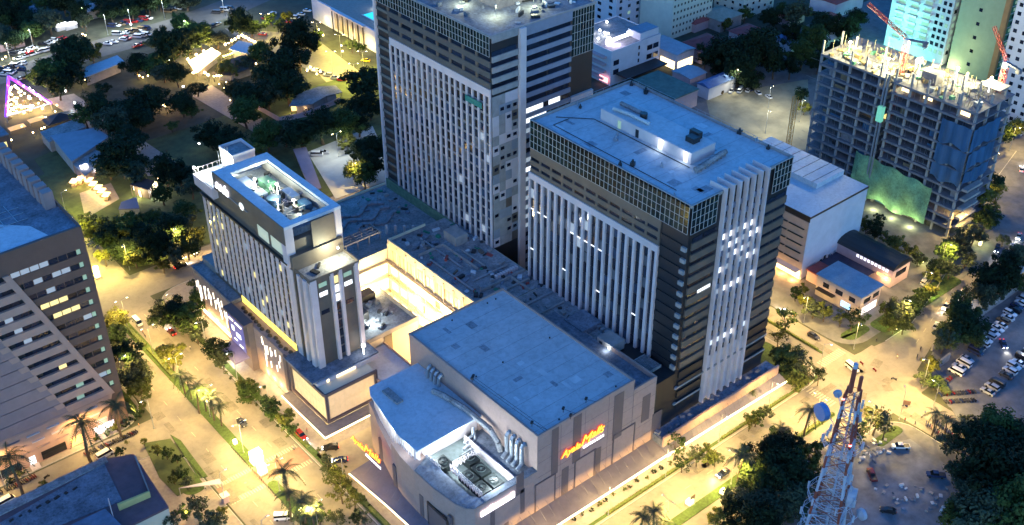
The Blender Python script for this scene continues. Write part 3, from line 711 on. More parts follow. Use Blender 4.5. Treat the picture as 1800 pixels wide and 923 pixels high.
    for i in range(12):
        x = 126+i*10; lamp(t, 'awning_light', (x, 156.6, 3.7), 210, CREAM, 'POINT', .3)
    for i in range(4): lamp(t, 'awning_light', (116.4, 168+i*10, 3.7), 160, CREAM, 'POINT', .3)
mall()

def orient(o, face, u, v, d):
    if face[0] == 'A': o.matrix_world = Matrix(((1, 0, 0, u), (0, 0, -1, face[1]-d), (0, 1, 0, v), (0, 0, 0, 1)))
    else: o.matrix_world = Matrix(((0, 0, -1, face[1]-d), (-1, 0, 0, u), (0, 1, 0, v), (0, 0, 0, 1)))
def mall_sign(face, u, v, s, d, label, lean=0.0):
    t = thing('mall_sign', label, 'sign'); orient(t, face, u, v, d)
    def add(name, me, x, y, z):
        o = link(name, me, t, (x, y, z)); return o
    for nm, mt, z, bo in (('letter_halo', m_gl_red, -.12, .14*s), ('letters', m_gl_or, .0, .0)):  # bolder red letters behind stand in for the sign's glow halo
        add(nm, text_mesh('Ayala', 3.0*s, mt, .32, .08, bold=bo), 0, 0, z)
        add(nm, text_mesh('M', 4.4*s, mt, .42, .08, bold=bo), 6.6*s, .2*s, z); add(nm, text_mesh('alls', 3.6*s, mt, .40, .08, bold=bo), 10.4*s, .9*s, z)
    add('subtitle', text_mesh('CENTRAL BLOC', 1.05*s, m_gl_w, 0, .06, bold=.03*s), 7.6*s, -1.1*s, 0)
    for xx in (2, 7, 12): l = lamp(None, 'letter_glow', (0, 0, 0), 26, (1.0, .36, .06), 'POINT', .4); l.parent = t; l.location = (xx*s, 1.5*s, .9)
    return t
_a = onA(987, 806, MY-.5)
mall_sign(('A', MY), _a[0], _a[1], 1.0, .55, 'orange Ayala Malls sign with white CENTRAL BLOC line on the avenue wall')
mall_sign(('B', 119.9), 210.5, 11.4, .95, 2.2, 'orange Ayala Malls sign on the curved corner wall above the forecourt')
def glow_sign():
    t = thing('glowing_sign', 'white glowing sign bar on the mall wall under the lit roof plant', 'sign', (131, MY-.4, 12))
    a = onA(846, 906, MY-.4); b = onA(904, 868, MY-.4)
    n = 11; z = (a[1]+b[1])/2-.2
    for i in range(n):
        x = a[0]+(b[0]-a[0])*(i+.5)/n; h = random.choice((1.5, 1.5, 1.9))
        o = MB().box(x-.55, x+.55, MY-.55, MY-.25, z-.6, z-.6+h)
        part(t, 'glowing_letter', o, m_gl_w)
    part(t, 'sign_rail', MB().box(a[0], b[0], MY-.24, MY-.02, z-.1, z+.1), m_steel)
glow_sign()

def podium():
    t = thing('mall_podium', 'flat podium with cluttered roof garden and brightly lit courtyard walls', 'podium', (180, 250, 0))
    X = 171.0; B = ('B', X)
    part(t, 'main_block', MB().box(X, 195, 216.7, 268, 0, 25.0).box(177.3, 193.9, 203.1, 216.68, 0, 25.0), m_cream)
    part(t, 'main_roof', MB().box(X+.5, 194.6, 217.2, 267.6, 24.9, 25.25).box(177.5, 193.9, 180, 216.68, 24.9, 25.3), m_roofg)
    part(t, 'main_parapet', MB().box(X-.02, X+.45, 216.7, 268, 25.02, 26.1).box(X+.47, 186, 267.6, 268.02, 25.02, 26.1).box(X+.47, 177, 216.72, 217.1, 25.02, 26.1), m_cream)
    part(t, 'terrace_block', MB().box(150.5, 195, 268.04, 304, 0, 21.6), m_cream)
    part(t, 'terrace_deck', MB().box(150.9, 194.8, 268.5, 303.6, 21.5, 21.85), m_roofg)
    part(t, 'terrace_parapet', MB().box(150.5, 150.85, 268.04, 304, 21.62, 22.6).box(150.87, 171.0, 268.04, 268.4, 21.62, 22.6).box(150.87, 195, 303.65, 304, 21.62, 22.6), m_cream)
    part(t, 'strip_under_tower', MB().box(186.2, 193.9, MY+.2, 203.05, 0, 24.9), m_slate)
    # lit gallery storeys towards the courtyard
    for k, (z0, z1) in enumerate(((1.0, 5.6), (7.2, 11.8), (13.4, 17.6), (19.0, 23.0))):
        n = 10
        for i in range(n):
            u = 218+(267.0-218)*i/n
            piece(t, 'gallery_window', B, u+.25, u+(267-218)/n-.25, z0, z1, .02, .1, m_litc if k != 3 else M('window_lit_amber', (.5, .4, .2), .5, 0, em=(1.0, .62, .22), es=.2))
        if k < 3: piece(t, 'gallery_slab', B, 217.0, 267.8, z1+.2, z1+.7, .02, 1.6, m_cream)
        m_ = 4
        if k < 3:
            for i in range(m_):
                u = 152+(170.5-152)*i/m_
                piece(t, 'gallery_window', ('A', 268.04), u+.2, u+18.5/m_-.2, z0, z1, .02, .1, m_litc)
            piece(t, 'gallery_slab', ('A', 268.04), 150.6, 170.8, z1+.2, z1+.7, .02, 1.3, m_cream)
    for i in range(11):
        u = 217.6+4.95*i; piece(t, 'gallery_column', B, u, u+.5, 0, 25, .02, .55, m_cream)
    for k, z in enumerate((6.3, 12.5, 18.3)):
        rr = MB().fb(B, 217.2, 267.6, z+1.0, z+1.1, 1.5, 1.6)
        for i in range(26): rr.fb(B, 217.4+1.95*i, 217.46+1.95*i, z, z+1.0, 1.5, 1.58)
        part(t, 'gallery_railing', rr, m_brown)
    for (u, z) in ((222, 1.0), (233, 1.0), (247, 7.2), (256, 1.0), (240, 13.4), (226, 13.4)): piece(t, 'shop_shutter', B, u, u+2.4, z, z+3.0, .12, .2, m_brown)
    mu = MB()
    for i in range(24): u = 219+i*2.0; mu.fb(B, u, u+.16, 19, 23, .12, .22)
    part(t, 'mullions', mu, m_brown)
    for (x, y, z) in ((166, 225, 16), (166, 238, 16), (166, 251, 16), (160, 262, 16), (166, 245, 7), (166, 230, 7)):
        lamp(t, 'courtyard_light', (x, y, z), 3400, (1.0, .74, .34), 'POINT', .6)
    # roof hut, pergola, posts and clutter
    part(t, 'roof_hut', MB().box(186, 190.8, 251, 257.5, 25.25, 28.6), m_conc)
    h2 = part(t, 'service_hut', MB().box(185.5, 190.5, 178.5, 184.5, 25.3, 28.4), m_conc)
    part(h2, 'door', MB().fb(('B', 185.5), 179.2, 180.2, 25.4, 27.6, .01, .06), m_litw); part(h2, 'door', MB().fb(('B', 185.5), 182.4, 183.6, 25.4, 27.6, .01, .06), m_black)
    lamp(t, 'hut_light', (184.3, 179.7, 27.8), 60, COOL, 'POINT', .2)
    gr = MB()
    for i in range(26): gr.box(179+.52*i, 179.2+.52*i, 166, 172, 25.4, 26.2)
    gr.box(179, 192.4, 165.8, 166, 25.3, 26.3).box(179, 192.4, 172.02, 172.2, 25.3, 26.3)
    part(t, 'roof_grating', gr, m_roofg)
    part(t, 'plant_room', MB().box(185, 192.6, 190, 198, 25.3, 27.2), m_roofd)
    pg = MB()
    for i in range(2): pg.box(154.5, 172.5, 274.2+i*4.4, 274.5+i*4.4, 25.0, 25.5)
    for i in range(2): pg.box(154.5, 172.5, 275.7+i*1.5, 275.85+i*1.5, 25.05, 25.4)
    part(t, 'pergola_beam', pg, m_conc)
    for i in range(5):
        boxpiece(t, 'pergola_rafter', 154.6+i*4.4, 154.9+i*4.4, 273.6, 279.6, 25.52, 25.8, m_conc)
        for y in (274.2, 278.6): boxpiece(t, 'pergola_post', 154.6+i*4.4, 154.95+i*4.4, y, y+.35, 21.85, 25.0, m_conc)
    for i in range(5): boxpiece(t, 'column', 176+i*2.2, 176.7+i*2.2, 276-i*2.0, 276.7-i*2.0, 21.85, 25.3, m_wht)
    wav = MB()
    for k in range(3):
        pts = [(156+i*1.7, 284+k*5+2.0*math.sin(i*.8+k), 22.3) for i in range(19)]
        for p, q in zip(pts, pts[1:]): wav.cbox(((p[0]+q[0])/2, (p[1]+q[1])/2, 21.86), 1.95, 1.5, .75, math.atan2(q[1]-p[1], q[0]-p[0]))
    part(t, 'planter_wall', wav, M('planter', (.24, .21, .22), .8, .3, .6))
    for i in range(110):
        x, y = random.uniform(173, 194), random.uniform(219, 266)
        if 184 < x < 192 and 249 < y < 259: continue
        part(t, 'roof_debris', MB().cbox((x, y, 25.25), random.uniform(.4, 2.6), random.uniform(.3, 1.4), random.uniform(.2, .9), random.random()*3), random.choice([m_roofd, m_conc, m_brown, m_roofw, m_roofd, M('tarp_green', (.02, .16, .10), .7, .2, 1), M('debris_red', (.3, .05, .04), .7, .2, 1), m_black]))
    for i in range(26):
        x, y = random.uniform(178.5, 193), random.uniform(198, 218)
        part(t, 'roof_debris', MB().cbox((x, y, 25.3), random.uniform(.4, 2.2), random.uniform(.3, 1.4), random.uniform(.2, .9), random.random()*3), random.choice([m_roofd, m_conc, m_black, m_roofg]))
    for i in range(30):
        x, y = random.uniform(172, 193), random.uniform(280, 302)
        part(t, 'roof_debris', MB().cbox((x, y, 21.85), random.uniform(.4, 2.6), random.uniform(.3, 1.4), random.uniform(.2, .8), random.random()*3), random.choice([m_roofd, m_conc, m_black, m_roofg, M('tarp_green')]))
    for (x0, y0, x1, y1) in ((174, 222, 192, 222), (175, 228, 175, 250), (178, 232, 192, 232), (180, 240, 180, 262), (174, 258, 184, 262), (186, 236, 186, 248), (179, 206, 192, 206), (181, 212, 193, 212)):
        part(t, 'duct', MB().path([(x0, y0, 25.7), (x1, y1, 25.7)], .32, 6), random.choice((m_steel, m_roofd, m_conc)))
    for (x0, x1, y0, y1) in ((173.5, 183, 254, 254.3), (183, 183.3, 236, 254), (176, 194, 226, 226.3), (188, 188.3, 217, 226)): part(t, 'low_wall', MB().box(x0, x1, y0, y1, 25.25, 26.3), m_conc)
    for i in range(9): part(t, 'condenser_unit', MB().box(184.5+1.1*i*.9, 185.2+1.1*i*.9, 228.4, 229.6, 25.25, 26.3), m_wht)
    for i in range(7): part(t, 'condenser_unit', MB().box(190.5, 191.8, 186.0+1.6*i, 187.0+1.6*i, 25.3, 26.5), m_steel)
    part(t, 'green_fence', MB().box(194.0, 194.25, 262, 302, 21.85, 25.6), M('fence_green', (.10, .16, .10), .8, .3, .8))
podium()

def hotel():
    t = thing('hotel', 'slim white-finned hotel tower with an open roof frame full of lit machinery', 'hotel', (131, 265, 0))
    X0, X1, Y0, Y1 = 123.6, 140.2, 243.0, 297.0
    B = ('B', X0); A = ('A', Y0)
    part(t, 'core', MB().box(X0, X1, Y0, Y1, 0, 52.0), m_brown)
    # finned side
    n = 17; sp = (295.6-246.0)/n; vh = 2.95; rows = 10
    for i in range(n+1): piece(t, 'fin', B, 246+sp*i-.72, 246+sp*i+.72, 19.6, 48.6, .02, .3, m_wht)
    for i in range(n):
        for j in range(rows):
            u = 246+sp*i+.74; v = 19.6+2.9*j; r = random.random()
            piece(t, 'window', B, u, u+sp-1.48, v+.9, v+2.88, .02, .1, m_lity if r < .05 else (m_litd if r < .09 else m_glass))
    part(t, 'fin_sill', MB().fb(B, 245, 296.6, 48.6, 49.2, .02, .85), m_slate)
    for k, (a, b) in enumerate(((246, 254), (255.5, 261.5))): piece(t, 'window', B, a, b, 50.4, 54.2, .02, .12, M('window_lit_pale', (.3, .35, .3), .4, 0, em=(.75, .92, .7), es=.10))
    part(t, 'attic', MB().box(X0, X1, Y0+2, 285, 52.02, 55.6), m_brown)
    # open roof frame
    z0, z1 = 60.6, 61.5
    part(t, 'roof_frame', MB().box(122.9, 126.4, 244.2, 285, z0, z1).box(139.0, 141.2, 244.2, 285, z0, z1).box(126.42, 138.98, 244.2, 246.6, z0, z1).box(126.42, 138.98, 280.8, 285, z0, z1), m_roofw)
    part(t, 'frame_fascia', MB().box(122.7, 122.88, 244.2, 285.2, 55.6, z1+.02), m_brown)
    part(t, 'frame_leg', MB().box(122.9, 125.6, 244.3, 246.8, 48, z0), m_wht)
    part(t, 'frame_leg', MB().box(138.6, 141.1, 244.3, 246.8, 48, z0), m_wht)
    part(t, 'plant_deck', MB().box(125.7, 138.5, 247, 284.5, 55.62, 57.6), m_roofd)
    part(t, 'plant_back', MB().box(138.7, 139.1, 247, 284.8, 55.62, z0), m_conc)
    for i in range(64):
        x, y = random.uniform(126.6, 137.4), random.uniform(249, 283)
        part(t, 'machinery', MB().cbox((x, y, 57.6), random.uniform(.5, 2.0), random.uniform(.5, 2.2), random.uniform(.4, 2.4), random.random()), random.choice([m_steel, m_roofd, m_black, m_brown, m_black, M('machine_blue', (.04, .09, .15), .5, .2, 1), M('machine_green', (.05, .13, .08), .5, .2, 1), m_roofg]))
    pp = MB()
    for i in range(34):
        a = Vector((random.uniform(127, 137), random.uniform(249, 268), 57.6)); b = a+Vector((random.uniform(-5, 5), random.uniform(-6, 6), random.uniform(1.0, 3.4))); pp.tube(a, b, .10, 4)
    part(t, 'pipework', pp, m_wht)
    for (x, y, w, d, h, mt) in ((128.5, 276, 3.5, 4.5, 2.6, m_roofw), (133.5, 272, 3.2, 5, 2.8, M('machine_green')), (135.5, 262, 2.6, 6, 2.4, m_steel), (129, 268, 3.0, 3.4, 2.2, m_roofw), (131.5, 251, 8, 3.2, 1.2, m_black), (136, 255, 2.4, 4, 2.2, M('machine_blue'))):  # wide black box at the front stands in for a dark void
        part(t, 'plant_unit_or_void', MB().cbox((x, y, 57.6), w, d, h, 0), mt)
    for (x, y) in ((130.5, 273.5), (134, 267), (133, 256), (129.5, 259)): part(t, 'work_lamp', MB().tube((x, y, 57.6), (x, y, 60.9), .06, 4).dome((x, y, 61.1), .4, .4, .35, 7, 3, True), m_bulbw)
    part(t, 'water_tank', MB().tube((130, 262, 57.6), (130, 262, 60.4), 2.0, 14), M('machine_blue'))
    for (x, y, p) in ((130.5, 273, 2200), (134, 268, 2000), (133, 255, 1500), (129.5, 261, 1000), (135.4, 279, 1000)):
        lamp(t, 'roof_floodlight', (x, y, 61.6), p*.26, (.92, 1.0, .72), 'POINT', .3)
    # far roof terrace with white railing and machine room
    part(t, 'terrace', MB().box(122.0, 140.4, 285.2, 297.4, 52.02, 55.6), m_wht)
    part(t, 'terrace_deck', MB().box(122.4, 140.0, 285.4, 297, 55.62, 55.75), m_roofw)
    tr = MB()
    for i in range(9): tr.tube((122.2, 285.6+i*1.45, 55.7), (122.2, 285.6+i*1.45, 57.2), .06, 4)
    for i in range(9): tr.tube((122.2+i*1.6, 297.2, 55.7), (122.2+i*1.6, 297.2, 57.2), .06, 4)
    tr.tube((122.2, 285.6, 57.2), (122.2, 297.2, 57.2), .07, 4).tube((122.2, 297.2, 57.2), (136, 297.2, 57.2), .07, 4)
    part(t, 'railing', tr, m_wht)
    mr = part(t, 'machine_room', MB().box(131.5, 139, 288.5, 296.8, 55.76, 61.2), m_wht)
    part(mr, 'machine_room_roof', MB().box(131.9, 138.6, 288.9, 296.4, 61.1, 61.4), m_roofg)
    part(mr, 'machine_room_parapet', MB().box(131.4, 131.85, 288.4, 296.9, 61.22, 62.2).box(131.87, 139.1, 288.4, 288.85, 61.22, 62.2).box(138.7, 139.1, 288.87, 296.9, 61.22, 62.2).box(131.87, 138.68, 296.5, 296.9, 61.22, 62.2), m_wht)
    lamp(t, 'terrace_floodlight', (130, 290, 60), 3200, (.95, 1.0, .78), 'POINT', .4); lamp(t, 'terrace_floodlight', (123, 296.2, 58), 900, (.95, 1.0, .8), 'POINT', .3)
    part(t, 'floodlight_head', MB().dome((130.2, 290.2, 59.6), .45, .45, .45, 8, 3, True), m_bulbw); part(t, 'floodlight_head', MB().dome((122.4, 296.8, 57.9), .35, .35, .35, 8, 3, True), m_bulbw)
    ant = MB()
    for i in range(5): ant.tube((129.6+i*.5, 294-i*.6, 55.8), (129.6+i*.5, 294-i*.6, 62+i*.5), .06, 4)
    part(t, 'antenna', ant, m_steel)
    # stair tower in front
    part(t, 'stair_tower', MB().box(124.4, 139.6, 236.0, 242.98, 0, 47.0), m_brown)
    AT = ('A', 236.0)
    for (a, b) in ((124.0, 126.0), (130.6, 131.6), (133.4, 134.4), (138.6, 139.9)): piece(t, 'pilaster', AT, a, b, 17.2, 47.6, .02, .9, m_wht)
    for (y, w) in ((236.6, 1.8), (240.2, 1.2), (243.6, 2.4)): piece(t, 'pilaster', ('B', 124.4), y, y+w, 17.2, 47.4, .02, 1.0, m_wht)
    for j in range(9):
        v = 18.6+3.1*j; mt = m_litw if j in (7, 6) else (m_lity if j == 8 else m_glass)
        piece(t, 'stair_window', AT, 131.7, 133.3, v, v+2.4, .02, .12, mt)
        for (a, b) in ((127, 129.6), (135.2, 137.8)):
            if j in (5, 7, 8): piece(t, 'window', AT, a, b, v+.6, v+2.0, .02, .1, m_litw if j == 7 else (m_litg if j == 8 else m_glass))
        if j % 2 == 0: piece(t, 'window', ('B', 124.4), 238.6, 240.0, v, v+2.4, .02, .1, m_lity if j == 2 else m_glass)
    part(t, 'stair_roof', MB().box(124.0, 140.2, 235.4, 243.9, 47.02, 47.3), m_roofg)
    part(t, 'stair_parapet', MB().box(123.9, 140.3, 235.2, 235.5, 47.02, 48.1).box(123.9, 124.3, 235.52, 243.9, 47.02, 48.1).box(139.9, 140.3, 235.52, 243.9, 47.02, 48.1), m_brown)
    part(t, 'stair_back', MB().box(131, 138.5, 243.6, 244.1, 47.3, 60.5), m_brown)
    lamp(t, 'stair_roof_floodlight', (135, 239.6, 50.5), 1500, (1.0, 1.0, .66), 'POINT', .4)
    part(t, 'floodlight_head', MB().dome((137.5, 241.6, 50.2), .3, .3, .3, 8, 3, True), m_bulbw)
    part(t, 'roof_frame_rubble', MB().cbox((128, 239, 47.3), 1.4, 2.6, .5, .3).cbox((130.5, 241, 47.3), 2.6, .6, .5, .8), m_black)
    # podium of the hotel
    PX = 119.7
    pb = part(t, 'podium', MB().box(PX, 141, 246.2, 306, 0, 16.6), m_beige)
    part(t, 'podium_ledge', MB().box(PX, X0-.02, 280.5, 306, 16.62, 18.0), m_roofg)
    part(t, 'podium_coping', MB().box(PX-.25, PX+.3, 280.3, 306.2, 18.02, 18.3).box(PX+.32, X0+4, 305.8, 306.2, 16.7, 18.28), m_roofd)
    part(t, 'podium_back', MB().box(X0, 140.8, 297.05, 306, 16.62, 20.4), m_conc)
    for i in range(11): piece(t, 'podium_window', ('B', X0-.02), 247.2+3.0*i, 249.9+3.0*i, 16.7, 19.2, .02, .12, M('window_lit_gold', (.5, .4, .1), .5, 0, em=(1.0, .74, .10), es=.6))
    for i in range(14):
        y = 248+2.2*i
        if 246.5 < y < 280: part(t, 'ledge_shrub', MB().dome((121.4+random.uniform(-.5, .6), y, 16.6), .7, .9, .8, 7, 3), M('shrub_dry', (.10, .06, .03), .9, .4, 2))
    # glowing rods on the wall
    BB = ('B', PX)
    for (y0, y1, seed, n) in ((284, 305.2, 3, 22), (248, 262.5, 5, 16)):
        rg = random.Random(seed)
        for i in range(n):
            y = rg.uniform(y0, y1-.5); L = rg.choice((1.6, 2.4, 3.4, 5.2)); z = rg.uniform(4.5, 15.8-L)
            piece(t, 'light_rod', BB, y, y+.22, z, z+L, .02, .2, M('rod_light', (.8, .75, .6), .5, 0, em=(1.0, .90, .66), es=.9))
    part(t, 'wall_strip_light', MB().fb(BB, 281, 304.5, 2.2, 3.0, .02, .35), m_strip); 
    for i in range(5): lamp(t, 'wall_washer', (PX-1.2, 283+5*i, 3.2), 300, (1.0, .78, .34), 'POINT', .3)
    for i in range(4): lamp(t, 'wall_washer', (PX-1.0, 249+4*i, 2.0), 160, (1.0, .80, .40), 'POINT', .3)
    # screen tower with entrance canopy
    sc = part(t, 'screen_tower', MB().box(117.6, PX-.02, 266.5, 279.6, 0, 17.4), M('screen_case', (.15, .11, .10), .7, .1, .5))
    part(sc, 'screen', MB().fb(('B', 117.6), 269.5, 278.8, 5.2, 15.6, .02, .15), M('screen_face', (.05, .05, .12), .3, 0, em=(.16, .15, .42), es=.22))
    for (y, z, w, h) in ((275.6, 10.6, 1.6, 1.7), (271.8, 9.2, 2.8, 1.6), (271, 6.2, 2.4, .5), (274.5, 7.2, 2.0, .4)):
        part(sc, 'screen_mark', MB().fb(('B', 117.6), y, y+w, z, z+h, .16, .2), M('screen_white', (.8, .8, .9), .4, 0, em=(.85, .85, 1.0), es=1.0 if h > 1 else .25))
    part(sc, 'screen_light_bar', MB().fb(('B', 117.6), 275.6, 278.4, 14.4, 14.6, .2, .3).fb(('B', 117.6), 270.4, 274.4, 14.4, 14.6, .2, .3), m_strip)
    part(sc, 'screen_head', MB().box(116.6, PX, 266.4, 279.7, 17.42, 18.2), m_mauve)
    part(t, 'entrance_canopy', MB().box(112.6, 117.58, 268, 279, 4.3, 4.9), M('canopy_violet', (.20, .17, .30), .4, .1, .6))
    lamp(t, 'canopy_light', (114.5, 273.5, 3.6), 600, (1.0, .93, .75), 'POINT', .5)
    # lantern hall with ribbed lit skin
    LX, LY = 119.6, 226.2
    part(t, 'lantern_hall', MB().box(LX+.5, 137, LY+.5, 246.15, 0, 15.4), m_litc if False else m_cream)
    part(t, 'lantern_top', MB().box(LX+.3, 140.8, 230.6, 246.15, 15.42, 16.6), m_wht)
    part(t, 'lantern_ledge', MB().box(118.7, 141.6, 231.2, 247, 16.62, 17.1), m_roofd)
    for (u0, u1, f) in ((121, 136.4, ('A', LY+.5)), (227.2, 244.6, ('B', LX+.5))):
        n = 9 if f[0] == 'A' else 10
        for i in range(n):
            for j in range(2):
                w = (u1-u0)/n
                piece(t, 'lantern_pane', f, u0+w*i+.05, u0+w*(i+1)-.05, 5.8+4.4*j, 5.8+4.4*(j+1)-.08, .02, .12, M('lantern_skin', (.55, .42, .25), .6, .12, .5, em=(1.0, .62, .28), es=.16))
    fr = MB().fb(('A', LY), LX, 137.4, 14.6, 15.6, -.3, .25).fb(('A', LY), LX, 137.4, 4.9, 5.7, -.3, .25).fb(('A', LY), 136.6, 137.4, 5.72, 14.58, -.3, .25).fb(('A', LY), LX, LX+.8, 5.72, 14.58, -.3, .25)
    part(t, 'lantern_frame', fr, m_mauve)
    fr = MB().fb(('B', LX), LY+.32, 246.0, 14.6, 15.6, -.3, .25).fb(('B', LX), LY+.32, 246.0, 4.9, 5.7, -.3, .25).fb(('B', LX), 245, 246.0, 5.72, 14.58, -.3, .25)
    part(t, 'lantern_frame', fr, m_mauve)
    part(t, 'wall_return', MB().box(118.9, PX-.02, 246.3, 248.0, 0, 17.2), m_mauve)
    cn = MB().prism([(116.0, 246), (116.0, 222.0), (134.2, 222.0), (137.2, 226.0), (LX-.3, 226.0), (LX-.3, 246)], 4.2, 4.7)
    part(t, 'lantern_canopy', cn, m_pave)
    part(t, 'canopy_edge_light', MB().box(115.85, 115.98, 222, 246, 4.2, 4.6).box(116, 134, 221.85, 221.98, 4.2, 4.6), m_strip)
    part(t, 'lit_windows', MB().fb(('A', 230.6), 126.5, 133, 15.5, 16.5, .01, .06).fb(('A', 230.6), 123.2, 124, 15.5, 16.5, .01, .06), m_litc)
    for (x, y) in ((120, 223.8), (127, 223.8), (133, 223.8), (117.5, 233), (117.5, 241)): lamp(t, 'canopy_light', (x, y, 3.8), 240, CREAM, 'POINT', .3)
    lamp(t, 'corner_floodlight', (137.6, 232.6, 20.2), 500, (.9, 1.0, .9), 'POINT', .3)
    part(t, 'floodlight_head', MB().tube((137.6, 233, 17.1), (137.6, 233, 20), .08, 5).dome((137.6, 232.8, 20.4), .55, .55, .55, 8, 3, True), m_bulbw)
    # rear wing and link building
    rw = part(t, 'rear_wing', MB().box(141.2, 161.4, 239, 262, 0, 14.4), m_cream)
    part(rw, 'rear_roof', MB().box(141.5, 161.0, 239.4, 261.6, 14.3, 14.6), m_roofd)
    part(rw, 'rear_parapet', MB().box(141.2, 161.4, 239, 239.35, 14.42, 15.9).box(161.05, 161.4, 239.37, 262, 14.42, 15.9), m_conc)
    part(rw, 'rear_panel', MB().fb(('A', 239), 148.6, 151.6, 0, 14.4, .02, .15), m_brown)
    part(rw, 'plant_room', MB().box(147, 150.2, 249, 259, 14.6, 17.4), m_slate)
    part(rw, 'plant_screen', MB().box(143, 143.3, 244, 260, 14.6, 16.8), m_slate); part(rw, 'water_store', MB().box(152, 158, 257, 260.5, 14.6, 17), m_slate)
    for i in range(34): part(rw, 'roof_equipment', MB().cbox((random.uniform(144, 158), random.uniform(243, 258), 14.6), random.uniform(.5, 2), random.uniform(.5, 1.5), random.uniform(.4, 1.2), random.random()), random.choice([m_black, m_steel, m_roofd]))
    lamp(t, 'rear_floodlight', (149.5, 246, 17.8), 1100, (.92, 1.0, .88), 'POINT', .3)
    lk = part(t, 'link_building', MB().box(137.05, 148.5, 218.5, 238.9, 6.0, 11.8), m_beige)
    part(lk, 'link_roof', MB().box(137.3, 148.2, 218.7, 238.7, 11.7, 12.0), m_roofw)
    part(lk, 'link_parapet', MB().box(136.9, 137.28, 218.4, 230.5, 11.82, 12.6).box(148.22, 148.6, 218.4, 238.9, 11.82, 12.6), m_beige)
    for i in range(5): piece(lk, 'link_window', ('B', 137.05), 218.9+1.35*i, 220.1+1.35*i, 6.3, 9.4, .02, .1, m_strip if i % 2 else m_litc)
    part(t, 'orange_wall', MB().box(151.7, 162.5, 222, 238.9, 0, 1.2), m_cream)
    lamp(t, 'passage_light', (154, 231, 8), 900, (1.0, .62, .20), 'POINT', .4)
hotel()
def hotel_sign():
    t = thing('hotel_sign', 'white glowing script sign on the edge of the hotel roof frame', 'sign', (122.4, 270, 57))
    for (y, z, L, h, a) in ((283.5, 59.2, 2.6, 1.5, 0), (280.8, 57.6, 3.2, 2.6, 0), (277.5, 57.2, 3.0, 1.8, 0), (275.2, 57.3, 2.2, 1.3, 0)):
        pass
    me = text_mesh('seda', 4.4, m_gl_w, .35, .1, bold=.12); o = link('sign_letters', me, t); orient(o, ('B', 122.6), 283.5, 57.0, .25)
    o.matrix_parent_inverse = t.matrix_world.inverted(); orient(o, ('B', 122.6), 0, 0, 0); o.parent = None
    o.parent = t; o.matrix_parent_inverse = Matrix(); o.matrix_basis = Matrix(((0, 0, -1, .0), (-1, 0, 0, 13.5), (0, 1, 0, .2), (0, 0, 0, 1)))
    part(t, 'emblem', MB().dome((122.55, 268, 57.4), .12, 1.4, 1.2, 10, 3, True), M('emblem_white', (.7, .7, .7), .5, 0, em=(.9, .97, .92), es=.5))
    part(t, 'sign_rail', MB().box(122.45, 122.7, 264.5, 284, 56.9, 57.1), m_steel)
hotel_sign()
